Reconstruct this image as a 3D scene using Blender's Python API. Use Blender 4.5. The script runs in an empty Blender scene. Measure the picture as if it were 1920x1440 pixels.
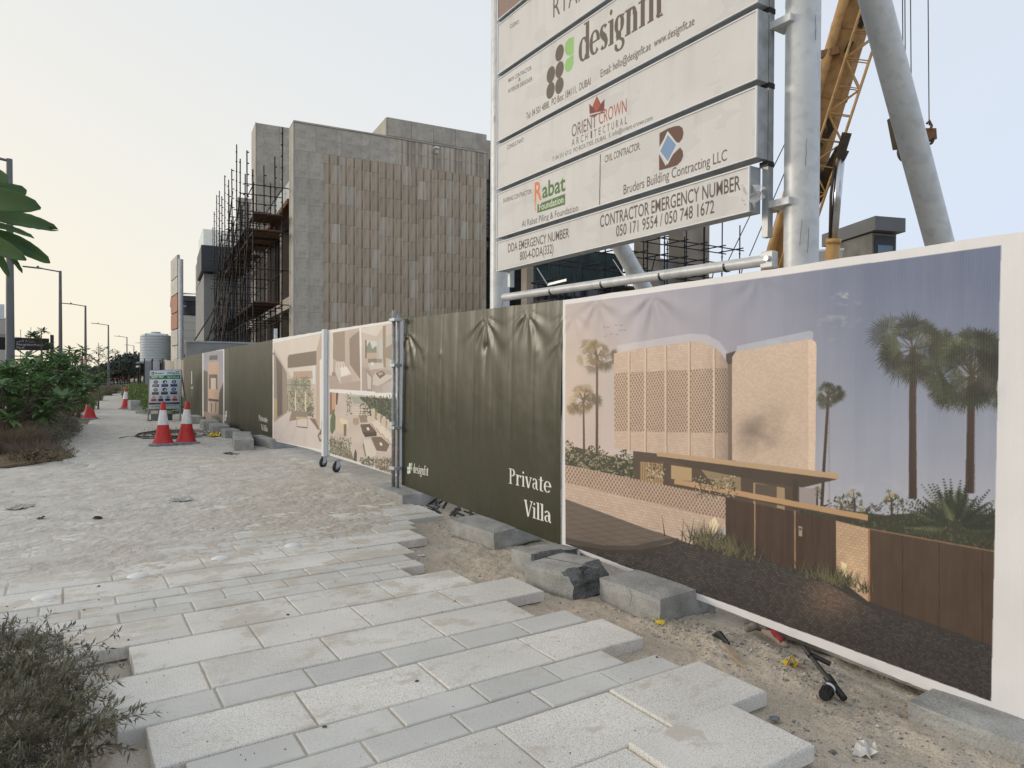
import bpy, bmesh, math, random
import numpy as np
from mathutils import Vector, Matrix, Quaternion
R = math.radians
rng = random.Random(7)
nrg = np.random.default_rng(7)

# ------------------------------------------------------------------ camera, sky, sun, exposure
F_PX, PITCH, ROLL, YAW, CAM_H = 1301.36, .012249, .0043294, .571528, 1.5
scene = bpy.context.scene
cam_d = bpy.data.cameras.new('camera')
cam = bpy.data.objects.new('camera', cam_d)
scene.collection.objects.link(cam)
cam_d.sensor_width = 36
cam_d.lens = 36 * F_PX / 1920
cam_d.clip_start = .05
cam_d.clip_end = 4000
cam.matrix_world = (Matrix.Translation((0, 0, CAM_H)) @ Matrix.Rotation(-YAW, 4, 'Z')
                    @ Matrix.Rotation(math.pi / 2 - PITCH, 4, 'X') @ Matrix.Rotation(ROLL, 4, 'Z'))
scene.camera = cam

SUN_EL, SUN_AZ = R(13), R(-48)          # azimuth measured from +Y (along the street), negative to the left
world = bpy.data.worlds.new('World')
scene.world = world
world.use_nodes = True
wn, wl = world.node_tree.nodes, world.node_tree.links
for n in list(wn): wn.remove(n)
sky = wn.new('ShaderNodeTexSky')
sky.sky_type = 'NISHITA'
sky.sun_disc = False
sky.sun_elevation = SUN_EL
sky.sun_rotation = SUN_AZ
sky.air_density = 1.0
sky.dust_density = 2.2
sky.ozone_density = 2.0
hsv = wn.new('ShaderNodeHueSaturation')
hsv.inputs['Saturation'].default_value = .5
bg = wn.new('ShaderNodeBackground')
bg.inputs['Strength'].default_value = .13
# the haze of the evening: a pale veil, thickest at the horizon, over the physical sky
veil = wn.new('ShaderNodeMix'); veil.data_type = 'RGBA'
tc = wn.new('ShaderNodeTexCoord')
dot = wn.new('ShaderNodeVectorMath'); dot.operation = 'DOT_PRODUCT'
dot.inputs[1].default_value = (math.sin(SUN_AZ), math.cos(SUN_AZ), 0)
wl.new(tc.outputs['Generated'], dot.inputs[0])
mr = wn.new('ShaderNodeMapRange')
mr.inputs['From Min'].default_value = -.7; mr.inputs['From Max'].default_value = 1.0
wl.new(dot.outputs['Value'], mr.inputs['Value'])
ramp = wn.new('ShaderNodeValToRGB')
ramp.color_ramp.elements[0].color = (4.8, 5.6, 7.1, 1); ramp.color_ramp.elements[0].position = 0.0
ramp.color_ramp.elements[1].color = (7.2, 6.3, 4.7, 1); ramp.color_ramp.elements[1].position = 1.0
for pos, c in ((.30, (5.5, 6.1, 7.0, 1)), (.5, (6.4, 6.6, 6.7, 1)), (.66, (6.8, 6.6, 6.0, 1)), (.82, (7.05, 6.4, 5.1, 1))):
    e = ramp.color_ramp.elements.new(pos); e.color = c
wl.new(mr.outputs['Result'], ramp.inputs['Fac'])
sepw = wn.new('ShaderNodeSeparateXYZ'); wl.new(tc.outputs['Generated'], sepw.inputs[0])
hz = wn.new('ShaderNodeMapRange')
hz.inputs['From Min'].default_value = 0.0; hz.inputs['From Max'].default_value = .9
hz.inputs['To Min'].default_value = .86; hz.inputs['To Max'].default_value = .66
wl.new(sepw.outputs['Z'], hz.inputs['Value'])
wl.new(hz.outputs['Result'], veil.inputs['Factor'])
wl.new(sky.outputs['Color'], hsv.inputs['Color'])
wl.new(hsv.outputs['Color'], veil.inputs['A'])
up = wn.new('ShaderNodeMapRange'); up.interpolation_type = 'SMOOTHSTEP'
up.inputs['From Min'].default_value = -.02; up.inputs['From Max'].default_value = .62; up.inputs['To Max'].default_value = .7
wl.new(sepw.outputs['Z'], up.inputs['Value'])
zen = wn.new('ShaderNodeMix'); zen.data_type = 'RGBA'; zen.inputs['B'].default_value = (6.3, 6.7, 7.15, 1)
wl.new(up.outputs['Result'], zen.inputs['Factor']); wl.new(ramp.outputs['Color'], zen.inputs['A'])
wl.new(zen.outputs['Result'], veil.inputs['B'])
wl.new(veil.outputs['Result'], bg.inputs['Color'])
wo = wn.new('ShaderNodeOutputWorld')
wl.new(bg.outputs[0], wo.inputs['Surface'])

sun_d = bpy.data.lights.new('sun', 'SUN')
sun_d.energy = 1.05
sun_d.angle = R(12)
sun_d.color = (1, .88, .74)
sun = bpy.data.objects.new('sun', sun_d)
scene.collection.objects.link(sun)
_sd = Vector((math.sin(SUN_AZ) * math.cos(SUN_EL), math.cos(SUN_AZ) * math.cos(SUN_EL), math.sin(SUN_EL)))
sun.rotation_euler = _sd.to_track_quat('Z', 'Y').to_euler()
sun.location = _sd * 50

scene.view_settings.view_transform = 'Standard'
scene.view_settings.look = 'None'
scene.view_settings.exposure = 0.17
scene.view_settings.gamma = 1
scene.view_settings.use_curve_mapping = False
scene.render.engine = 'CYCLES'

# ------------------------------------------------------------------ where things stand (read off the survey of the photograph)
def ray(px, py):
    x = px - 960.; y = py - 720.
    c, s = math.cos(ROLL), math.sin(ROLL)
    xr = c * x + s * y; yr = -s * x + c * y
    cp, sp = math.cos(PITCH), math.sin(PITCH)
    a, b, d = xr, F_PX * cp - yr * sp, -F_PX * sp - yr * cp
    c, s = math.cos(YAW), math.sin(YAW)
    return Vector((c * a + s * b, -s * a + c * b, d))
def pz(px, py, z=0.):
    d = ray(px, py); return Vector((0, 0, CAM_H)) + d * ((z - CAM_H) / d.z)
def pX(px, py, X):
    d = ray(px, py); return Vector((0, 0, CAM_H)) + d * (X / d.x)
def pY(px, py, Y):
    d = ray(px, py); return Vector((0, 0, CAM_H)) + d * (Y / d.y)
def pD(px, py, D):
    d = ray(px, py); return Vector((0, 0, CAM_H)) + d * (D / math.hypot(d.x, d.y))
def proj(X, Y, Z):
    c, s = math.cos(YAW), math.sin(YAW)
    x = c * X - s * Y; y = s * X + c * Y; z = Z - CAM_H
    cp, sp = math.cos(PITCH), math.sin(PITCH)
    yy = y * cp - z * sp; zz = y * sp + z * cp
    a = F_PX * x / yy; b = -F_PX * zz / yy
    c, s = math.cos(ROLL), math.sin(ROLL)
    return 960 + c * a - s * b, 720 + s * a + c * b

# ------------------------------------------------------------------ scene helpers
COL = scene.collection
def tag(o, label=None, cat=None, group=None, kind=None):
    if label: o['label'] = label
    if cat: o['category'] = cat
    if group: o['group'] = group
    if kind: o['kind'] = kind
    return o
def empty(name, loc=(0, 0, 0), rz=0, label=None, cat=None, group=None, kind=None, parent=None):
    o = bpy.data.objects.new(name, None); COL.objects.link(o)
    o.location = loc; o.rotation_euler = (0, 0, rz); o.empty_display_size = .2
    if parent: o.parent = parent
    return tag(o, label, cat, group, kind)
def put(name, me, parent=None, loc=(0, 0, 0), rot=(0, 0, 0), sc=None):
    o = bpy.data.objects.new(name, me); COL.objects.link(o)
    o.parent = parent; o.location = loc; o.rotation_euler = rot
    if sc: o.scale = sc
    return o
KIDS = {}
def copy_tree(o, parent=None):
    c = o.copy(); COL.objects.link(c); c.parent = parent
    for ch in o.children: copy_tree(ch, c)
    return c

class MB:
    """collects shapes and links them as one mesh"""
    def __init__(s): s.v = []; s.f = []; s.uv = None
    def add(s, vs, fs):
        o = len(s.v); s.v += [tuple(v) for v in vs]; s.f += [tuple(i + o for i in f) for f in fs]; return s
    def box(s, x0, x1, y0, y1, z0, z1, bev=0.):
        if bev <= 0:
            return s.add([(x0, y0, z0), (x1, y0, z0), (x1, y1, z0), (x0, y1, z0), (x0, y0, z1), (x1, y0, z1), (x1, y1, z1), (x0, y1, z1)],
                         [(3, 2, 1, 0), (4, 5, 6, 7), (0, 1, 5, 4), (1, 2, 6, 5), (2, 3, 7, 6), (3, 0, 4, 7)])
        b = bev; vs = []
        for z, i in ((z0, b), (z0 + b, 0), (z1 - b, 0), (z1, b)):
            vs += [(x0 + i, y0 + i, z), (x1 - i, y0 + i, z), (x1 - i, y1 - i, z), (x0 + i, y1 - i, z)]
        fs = [(3, 2, 1, 0), (12, 13, 14, 15)]
        for L in range(3):
            for k in range(4):
                a, c = L * 4 + k, L * 4 + (k + 1) % 4; fs.append((a, c, c + 4, a + 4))
        return s.add(vs, fs)
    def tube(s, p, q, r, n=8, r2=None, caps=True):
        p = Vector(p); q = Vector(q); r2 = r if r2 is None else r2
        d = (q - p)
        if d.length < 1e-6: return s
        d.normalize()
        a = d.orthogonal().normalized(); b = d.cross(a)
        vs = []
        for c, rr in ((p, r), (q, r2)):
            for k in range(n):
                t = 2 * math.pi * k / n
                vs.append(c + a * (rr * math.cos(t)) + b * (rr * math.sin(t)))
        fs = [(k, (k + 1) % n, n + (k + 1) % n, n + k) for k in range(n)]
        if caps: fs += [tuple(range(n - 1, -1, -1)), tuple(range(n, 2 * n))]
        return s.add(vs, fs)
    def path(s, pts, r, n=6):
        pts = [Vector(p) for p in pts]; m = len(pts); vs = []
        rr = r if hasattr(r, '__len__') else [r] * m
        up = None
        for i, p in enumerate(pts):
            d = (pts[min(i + 1, m - 1)] - pts[max(i - 1, 0)]).normalized()
            a = d.orthogonal().normalized() if up is None else (up - d * up.dot(d)).normalized()
            up = a; b = d.cross(a)
            for k in range(n):
                t = 2 * math.pi * k / n
                vs.append(p + a * (rr[i] * math.cos(t)) + b * (rr[i] * math.sin(t)))
        fs = []
        for i in range(m - 1):
            for k in range(n):
                fs.append((i * n + k, i * n + (k + 1) % n, (i + 1) * n + (k + 1) % n, (i + 1) * n + k))
        fs += [tuple(range(n - 1, -1, -1)), tuple(range((m - 1) * n, m * n))]
        return s.add(vs, fs)
    def lathe(s, prof, c=(0, 0, 0), n=24, cap=True):
        vs = []; m = len(prof)
        for r, z in prof:
            for k in range(n):
                t = 2 * math.pi * k / n; vs.append((c[0] + r * math.cos(t), c[1] + r * math.sin(t), c[2] + z))
        fs = []
        for i in range(m - 1):
            for k in range(n):
                fs.append((i * n + k, i * n + (k + 1) % n, (i + 1) * n + (k + 1) % n, (i + 1) * n + k))
        if cap: fs += [tuple(range(n - 1, -1, -1)), tuple(range((m - 1) * n, m * n))]
        return s.add(vs, fs)
    def bar(s, p, q, w, h=None, up=(0, 0, 1)):
        """rectangular bar from p to q"""
        h = w if h is None else h
        p = Vector(p); q = Vector(q); d = (q - p).normalized(); up = Vector(up)
        if abs(d.dot(up)) > .95: up = Vector((1, 0, 0))
        a = d.cross(up).normalized() * (w / 2); b = a.cross(d).normalized() * (h / 2)
        vs = [p - a - b, p + a - b, p + a + b, p - a + b, q - a - b, q + a - b, q + a + b, q - a + b]
        return s.add(vs, [(3, 2, 1, 0), (4, 5, 6, 7), (0, 1, 5, 4), (1, 2, 6, 5), (2, 3, 7, 6), (3, 0, 4, 7)])
    def prism(s, pts, d):
        """polygon pts (3D) extruded by vector d"""
        n = len(pts); d = Vector(d); vs = [Vector(p) for p in pts] + [Vector(p) + d for p in pts]
        return s.add(vs, [tuple(range(n - 1, -1, -1)), tuple(range(n, 2 * n))] + [(i, (i + 1) % n, n + (i + 1) % n, n + i) for i in range(n)])
    def build(s, name, m, parent=None, loc=(0, 0, 0), rot=(0, 0, 0), smooth=False):
        return put(name, s.mesh(name, m, smooth), parent, loc, rot)
    def mesh(s, name, m, smooth=False):
        me = bpy.data.meshes.new(name); me.from_pydata(s.v, [], s.f)
        bm = bmesh.new(); bm.from_mesh(me); bmesh.ops.recalc_face_normals(bm, faces=bm.faces); bm.to_mesh(me); bm.free()
        if m: me.materials.append(m)
        if smooth is True: me.shade_smooth()
        elif smooth: me.shade_smooth(); me.set_sharp_from_angle(angle=R(smooth))
        return me
def rawmesh(name, v, f, m, smooth=False, uv=None):
    """quick mesh from numpy arrays (f: Nx3 or Nx4)"""
    me = bpy.data.meshes.new(name)
    v = np.asarray(v, np.float32); f = np.asarray(f, np.int32); n, k = f.shape
    me.vertices.add(len(v)); me.vertices.foreach_set('co', v.ravel())
    me.loops.add(n * k); me.loops.foreach_set('vertex_index', f.ravel())
    me.polygons.add(n); me.polygons.foreach_set('loop_start', np.arange(0, n * k, k, dtype=np.int32))
    if uv is not None:
        l = me.uv_layers.new(name='UVMap'); l.data.foreach_set('uv', np.asarray(uv, np.float32)[f.ravel()].ravel())
    me.update(calc_edges=True)
    if m: me.materials.append(m)
    if smooth: me.shade_smooth()
    return me
def tbox(name, m, parent, x0, x1, y0, y1, z0, z1, bev=0.): return MB().box(x0, x1, y0, y1, z0, z1, bev).build(name, m, parent)

def vnoise(x, y, scale, seed=0, octv=4, gain=.5):
    """fractal value noise, about -1..1"""
    x = np.asarray(x, float) * scale; y = np.asarray(y, float) * scale; r = 0; a = 1; tot = 0
    g = np.random.default_rng(seed + 11).random((256, 256))
    for o in range(octv):
        xi = np.floor(x).astype(int); yi = np.floor(y).astype(int); fx = x - xi; fy = y - yi
        fx = fx * fx * (3 - 2 * fx); fy = fy * fy * (3 - 2 * fy)
        a00 = g[xi & 255, yi & 255]; a10 = g[(xi + 1) & 255, yi & 255]; a01 = g[xi & 255, (yi + 1) & 255]; a11 = g[(xi + 1) & 255, (yi + 1) & 255]
        r = r + a * ((a00 * (1 - fx) + a10 * fx) * (1 - fy) + (a01 * (1 - fx) + a11 * fx) * fy)
        tot += a; a *= gain; x = x * 2.03 + 17.3; y = y * 2.03 + 5.1
    return r / tot * 2 - 1
def sstep(a, b, x):
    t = np.clip((x - a) / (b - a), 0, 1); return t * t * (3 - 2 * t)

# ------------------------------------------------------------------ materials
def lin(c):
    return tuple((v / 255 / 12.92) if v / 255 <= .04045 else ((v / 255 + .055) / 1.055) ** 2.4 for v in c)
MATS = {}
def M(name, col=(.5, .5, .5), rough=.8, spec=.3, metal=0., var=.15, vs=3., bump=0., bs=40., coord='pos', rnd=0., speck=None, col2=None, stretch=None, alpha=None, trans=0., dust=0., wave=None, con=.3):
    if name in MATS: return MATS[name]
    m = bpy.data.materials.new(name); m.use_nodes = True; N, L = m.node_tree.nodes, m.node_tree.links
    b = N['Principled BSDF']; b.inputs['Roughness'].default_value = rough; b.inputs['Metallic'].default_value = metal
    b.inputs['Specular IOR Level'].default_value = spec
    if coord == 'pos': g = N.new('ShaderNodeNewGeometry'); co = g.outputs['Position']
    else: g = N.new('ShaderNodeTexCoord'); co = g.outputs['Object']
    if stretch:
        mp = N.new('ShaderNodeMapping'); mp.inputs['Scale'].default_value = stretch; L.new(co, mp.inputs['Vector']); co = mp.outputs['Vector']
    oi = None
    if rnd:
        oi = N.new('ShaderNodeObjectInfo')
    nz = N.new('ShaderNodeTexNoise'); nz.inputs['Scale'].default_value = vs; nz.inputs['Detail'].default_value = 7; nz.inputs['Roughness'].default_value = .5
    L.new(co, nz.inputs['Vector'])
    rp = N.new('ShaderNodeMapRange'); rp.inputs['From Min'].default_value = con; rp.inputs['From Max'].default_value = 1 - con
    L.new(nz.outputs['Fac'], rp.inputs['Value'])
    mx = N.new('ShaderNodeMix'); mx.data_type = 'RGBA'
    c1 = [c * (1 - var) for c in col]; c2 = [min(1, c * (1 + var)) for c in col] if col2 is None else col2
    mx.inputs['A'].default_value = (*c1, 1); mx.inputs['B'].default_value = (*c2[:3], 1)
    L.new(rp.outputs['Result'], mx.inputs['Factor']); out = mx.outputs['Result']
    def mulby(out, val_socket):
        q = N.new('ShaderNodeMix'); q.data_type = 'RGBA'; q.blend_type = 'MULTIPLY'; q.inputs['Factor'].default_value = 1
        L.new(out, q.inputs['A']); L.new(val_socket, q.inputs['B']); return q.outputs['Result']
    if speck:   # (scale, low multiplier, high multiplier)
        n2 = N.new('ShaderNodeTexNoise'); n2.inputs['Scale'].default_value = speck[0]; n2.inputs['Detail'].default_value = 2
        L.new(co, n2.inputs['Vector'])
        r2 = N.new('ShaderNodeMapRange'); r2.inputs['From Min'].default_value = .38; r2.inputs['From Max'].default_value = .5
        r2.inputs['To Min'].default_value = speck[1]; r2.inputs['To Max'].default_value = speck[2]; L.new(n2.outputs['Fac'], r2.inputs['Value'])
        out = mulby(out, r2.outputs['Result'])
    if oi:
        r3 = N.new('ShaderNodeMapRange'); r3.inputs['To Min'].default_value = 1 - rnd; r3.inputs['To Max'].default_value = 1 + rnd
        L.new(oi.outputs['Random'], r3.inputs['Value']); out = mulby(out, r3.outputs['Result'])
    if dust:    # dried sand lying in patches
        gp = N.new('ShaderNodeNewGeometry')
        n4 = N.new('ShaderNodeTexNoise'); n4.inputs['Scale'].default_value = 2.6; n4.inputs['Detail'].default_value = 10; n4.inputs['Roughness'].default_value = .72
        mp4 = N.new('ShaderNodeMapping'); mp4.inputs['Scale'].default_value = (1, 1.3, 1); L.new(gp.outputs['Position'], mp4.inputs['Vector']); L.new(mp4.outputs['Vector'], n4.inputs['Vector'])
        r4 = N.new('ShaderNodeMapRange'); r4.inputs['From Min'].default_value = .56 - dust; r4.inputs['From Max'].default_value = .60 - dust + .03
        L.new(n4.outputs['Fac'], r4.inputs['Value'])
        ml = N.new('ShaderNodeMath'); ml.operation = 'MULTIPLY'; ml.inputs[1].default_value = .8; L.new(r4.outputs['Result'], ml.inputs[0])
        q = N.new('ShaderNodeMix'); q.data_type = 'RGBA'; q.inputs['B'].default_value = (.53, .485, .415, 1)
        L.new(ml.outputs[0], q.inputs['Factor']); L.new(out, q.inputs['A']); out = q.outputs['Result']
    L.new(out, b.inputs['Base Color'])
    if bump:
        n5 = N.new('ShaderNodeTexNoise'); n5.inputs['Scale'].default_value = bs; n5.inputs['Detail'].default_value = 6; L.new(co, n5.inputs['Vector'])
        bp = N.new('ShaderNodeBump'); bp.inputs['Strength'].default_value = 1; bp.inputs['Distance'].default_value = bump
        L.new(n5.outputs['Fac'], bp.inputs['Height']); L.new(bp.outputs['Normal'], b.inputs['Normal'])
    if alpha is not None: b.inputs['Alpha'].default_value = alpha
    if trans: b.inputs['Transmission Weight'].default_value = trans
    MATS[name] = m
    return m
def leafmat(name, col, col2, trans=.25, rough=.5):
    if name in MATS: return MATS[name]
    m = M(name, col, rough, .35, var=.1, vs=9, col2=col2)
    N, L = m.node_tree.nodes, m.node_tree.links; b = N['Principled BSDF']; o = N['Material Output']
    t = N.new('ShaderNodeBsdfTranslucent'); src = b.inputs['Base Color'].links[0].from_socket
    L.new(src, t.inputs['Color'])
    ms = N.new('ShaderNodeMixShader'); ms.inputs[0].default_value = trans
    L.new(b.outputs[0], ms.inputs[1]); L.new(t.outputs[0], ms.inputs[2]); L.new(ms.outputs[0], o.inputs['Surface'])
    return m
# ------------------------------------------------------------------ printed surfaces: a small painter for flat print
def font_tris(txt, bold=0.):
    c = bpy.data.curves.new('t', 'FONT'); c.body = txt; c.size = 1; c.offset = bold; c.resolution_u = 3
    o = bpy.data.objects.new('t', c); COL.objects.link(o)
    dg = bpy.context.evaluated_depsgraph_get(); dg.update()
    me = bpy.data.meshes.new_from_object(o.evaluated_get(dg))
    me.calc_loop_triangles()
    v = np.array([p.co[:2] for p in me.vertices]) if len(me.vertices) else np.zeros((0, 2))
    t = [v[list(t.vertices)] for t in me.loop_triangles]
    bpy.data.objects.remove(o); bpy.data.curves.remove(c); bpy.data.meshes.remove(me)
    return t
def stroke(x0, y0, x1, y1, w, w1=None):
    w1 = w if w1 is None else w1
    d = math.hypot(x1 - x0, y1 - y0); nx, ny = -(y1 - y0) / d / 2, (x1 - x0) / d / 2
    return np.array([(x0 + nx * w, y0 + ny * w), (x1 + nx * w1, y1 + ny * w1), (x1 - nx * w1, y1 - ny * w1), (x0 - nx * w, y0 - ny * w)])
def arc(cx, cy, rx, ry, a0, a1, thin, thick, n=14, tilt=0.):
    """a bowl with the contrast of a serif letter: thick at the sides, thin at top and bottom"""
    out = []; P = []
    for i in range(n + 1):
        a = R(a0 + (a1 - a0) * i / n); w = thin + (thick - thin) * abs(math.cos(a + tilt)) ** 1.5
        P.append((cx + (rx + w / 2) * math.cos(a), cy + (ry + w / 2) * math.sin(a), cx + (rx - w / 2) * math.cos(a), cy + (ry - w / 2) * math.sin(a)))
    for p, q in zip(P, P[1:]): out.append(np.array([p[:2], q[:2], q[2:], p[2:]]))
    return out
def rect(x0, y0, x1, y1): return np.array([(x0, y0), (x1, y0), (x1, y1), (x0, y1)])
def serif_glyph(ch, st=.1, th=.035):
    """hand drawn serif letters, x height .48, capitals .7; returns polygons and advance"""
    S = lambda x, y, w=.13: rect(x - w, y, x + w, y + th)
    xh = .48; g = []
    if ch == 'P':
        g = [rect(.09, 0, .09 + st, .7), S(.14, 0, .12), S(.10, .7 - th, .08)] + arc(.24, .53, .15, .15, -90, 90, th, st) + [rect(.14, .68 - th / 2, .26, .68 + th / 2), rect(.14, .38 - th / 2, .26, .38 + th / 2)]; adv = .48
    elif ch == 'r':
        g = [rect(.07, 0, .07 + st, xh), S(.12, 0, .11), rect(0, xh - th, .1, xh)] + arc(.27, .33, .12, .13, 60, 180, th, st * .6) + [rect(.27, .37, .35, .47)]; adv = .37
    elif ch in 'iı':
        g = [rect(.07, 0, .07 + st, xh), S(.12, 0, .11), rect(.0, xh - th, .1, xh)]; adv = .25
        if ch == 'i': g += [np.array([(.12 + .055 * math.cos(a), .62 + .055 * math.sin(a)) for a in np.linspace(0, 6.28, 12)])]
    elif ch == 'v':
        g = [stroke(.07, xh, .21, 0, st), stroke(.36, xh, .22, 0, th * 1.3), S(.07, xh - th, .09), S(.36, xh - th, .08)]; adv = .44
    elif ch == 'V':
        g = [stroke(.08, .7, .28, 0, st), stroke(.50, .7, .29, 0, th * 1.3), S(.09, .7 - th, .11), S(.49, .7 - th, .1)]; adv = .56
    elif ch == 'a':
        g = [rect(.24, .06, .24 + st, .36)] + arc(.18, .34, .11, .12, 10, 165, th, st * .9) + arc(.17, .15, .10, .12, 60, 290, th, st * .9) + [stroke(.17, .285, .28, .25, th), stroke(.28, .06, .40, .02, st * .5)]; adv = .42
    elif ch == 't':
        g = [rect(.09, .06, .09 + st, .6), rect(0, xh - th, .28, xh)] + arc(.22, .09, .09, .075, 190, 310, th, st); adv = .31
    elif ch == 'e':
        g = arc(.22, .24, .16, .22, 0, 320, th, st) + [rect(.08, .24, .40, .24 + th)]; adv = .44
    elif ch == 'l':
        g = [rect(.07, 0, .07 + st, .72), S(.12, 0, .11), rect(0, .72 - th, .1, .72)]; adv = .25
    elif ch == 'd':
        g = [rect(.32, 0, .32 + st, .74), rect(.24, .74 - th, .36, .74), rect(.38, 0, .5, th)] + arc(.22, .24, .15, .22, 40, 320, th, st); adv = .5
    elif ch == 's':
        g = arc(.17, .35, .1, .11, 30, 260, th, st * .9) + arc(.17, .13, .1, .11, -150, 80, th, st * .9) + [stroke(.10, .30, .25, .19, st)]; adv = .35
    elif ch == 'g':
        g = arc(.2, .31, .12, .15, 0, 360, th, st, 20) + [rect(.28, .42, .40, .42 + th * 1.2), stroke(.12, .18, .1, .08, st * .5), rect(.09, .02, .28, .02 + st * .9)] + arc(.22, -.08, .15, .10, -200, 90, th, st * .7, 18); adv = .42
    elif ch == 'n':
        g = [rect(.07, 0, .07 + st, xh), S(.12, 0, .11), rect(0, xh - th, .1, xh), rect(.33, 0, .33 + st, .34), S(.38, 0, .11)] + arc(.27, .33, .11, .13, 0, 180, th, st); adv = .52
    elif ch == 'f':
        g = [rect(.09, 0, .09 + st, .6), S(.14, 0, .11), rect(0, xh - th, .30, xh)] + arc(.27, .6, .13, .12, 30, 180, th, st); adv = .33
    else: adv = .22
    return g, adv
def serif_text(txt, st=.1, th=.035, track=0.):
    x = 0; out = []
    for ch in txt:
        g, a = serif_glyph(ch, st, th)
        out += [p + np.array([x, 0]) for p in g]; x += a + track
    return out, x
class Canvas:
    """print on the upright plane from (ax,ay) rightwards along unit (ux,uy), w x h metres, from height z0; art may be given in metres or in survey pixels"""
    def __init__(s, ax, ay, ux, uy, w, z0, h, ppm, base=(235, 233, 230)):
        s.w, s.h, s.z0 = w, h, z0; s.ppm = ppm * 2; s.A = (ax, ay, ux, uy)
        nx, ny = int(w * ppm) * 2, int(h * ppm) * 2
        s.nx, s.ny = nx, ny
        s.S, s.Z = np.meshgrid((np.arange(nx) + .5) / nx * w, z0 + (np.arange(ny) + .5) / ny * h)
        s.PX, s.PY = proj_np(ax + ux * s.S, ay + uy * s.S, s.Z)
        s.img = np.zeros((ny, nx, 3), np.float32); s.img[:] = base
    def sz(s, px, py):
        """survey pixel -> (s,z) on the plane"""
        ax, ay, ux, uy = s.A; d = ray(px, py)
        # (d.x,d.y)*t = (ax,ay)+(ux,uy)*q
        det = d.x * (-uy) + d.y * ux
        t = (ax * (-uy) + ay * ux) / det
        q = (d.x * t - ax) * ux + (d.y * t - ay) * uy
        return q, CAM_H + d.z * t
    def pts(s, P): return np.array([s.sz(*p) for p in P])
    def mask(s, polys, out=None):
        """polys in metres; union mask"""
        m = np.zeros((s.ny, s.nx), bool) if out is None else out
        for P in polys:
            P = np.asarray(P, float)
            x0 = max(0, int(P[:, 0].min() / s.w * s.nx) - 1); x1 = min(s.nx, int(P[:, 0].max() / s.w * s.nx) + 2)
            y0 = max(0, int((P[:, 1].min() - s.z0) / s.h * s.ny) - 1); y1 = min(s.ny, int((P[:, 1].max() - s.z0) / s.h * s.ny) + 2)
            if x1 <= x0 or y1 <= y0: continue
            X = s.S[y0:y1, x0:x1]; Y = s.Z[y0:y1, x0:x1]; c = np.zeros(X.shape, bool)
            a = P; b = np.roll(P, -1, 0)
            for (xa, ya), (xb, yb) in zip(a, b):
                if ya == yb: continue
                k = (ya > Y) != (yb > Y)
                c ^= k & (X < (xb - xa) * (Y - ya) / (yb - ya) + xa)
            m[y0:y1, x0:x1] |= c
        return m
    def fill(s, P, col, a=1., px=True):
        Q = s.pts(P) if px else P
        m = s.mask([Q]); s.paint(m, col, a); return m
    def paint(s, m, col, a=1.):
        if callable(col): c = col(s.PX[m], s.PY[m])
        else: c = np.array(col, np.float32)
        if hasattr(a, 'shape'): a = a[m][:, None]
        s.img[m] = s.img[m] * (1 - a) + c * a
    def polys(s, PL, col, a=1.): s.paint(s.mask(PL), col, a)
    def text(s, txt, L, Rr, h, col, bold=0., px=True, serif=None):
        """text fitted between the two baseline ends; h = capital height in metres"""
        L = np.array(s.sz(*L)) if px else np.array(L); Rr = np.array(s.sz(*Rr)) if px else np.array(Rr)
        if serif: T, wd = serif_text(txt, *serif); ch = .7
        else:
            T = font_tris(txt, bold)
            if not T: return
            wd = max(t[:, 0].max() for t in T); ch = .72
        d = (Rr - L); kx = d[0] / wd; sl = d[1] / wd
        out = [np.stack([L[0] + t[:, 0] * kx, L[1] + t[:, 0] * sl + t[:, 1] * h / ch], 1) for t in T]
        s.polys(out, col)
    def ellipse(s, cx, cy, rx, rz, col, a=1., n=28):
        t = np.linspace(0, 2 * math.pi, n, endpoint=False)
        s.polys([np.stack([cx + rx * np.cos(t), cy + rz * np.sin(t)], 1)], col, a)
    def image(s, name, sat=1., gam=1.):
        a = s.img.reshape(s.ny // 2, 2, s.nx // 2, 2, 3).mean((1, 3)) / 255
        g_ = a.mean(2, keepdims=True); a = g_ + (a - g_) * sat; a = a ** gam
        h, w = a.shape[:2]; im = bpy.data.images.new(name, w, h)
        buf = np.ones((h, w, 4), np.float32); buf[..., :3] = np.clip(a, 0, 1)
        im.pixels.foreach_set(buf.ravel()); im.pack(); return im
def proj_np(X, Y, Z):
    c, s = math.cos(YAW), math.sin(YAW)
    x = c * X - s * Y; y = s * X + c * Y; z = Z - CAM_H
    cp, sp = math.cos(PITCH), math.sin(PITCH)
    yy = y * cp - z * sp; zz = y * sp + z * cp
    a = F_PX * x / yy; b = -F_PX * zz / yy
    c, s = math.cos(ROLL), math.sin(ROLL)
    return 960 + c * a - s * b, 720 + s * a + c * b
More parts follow.
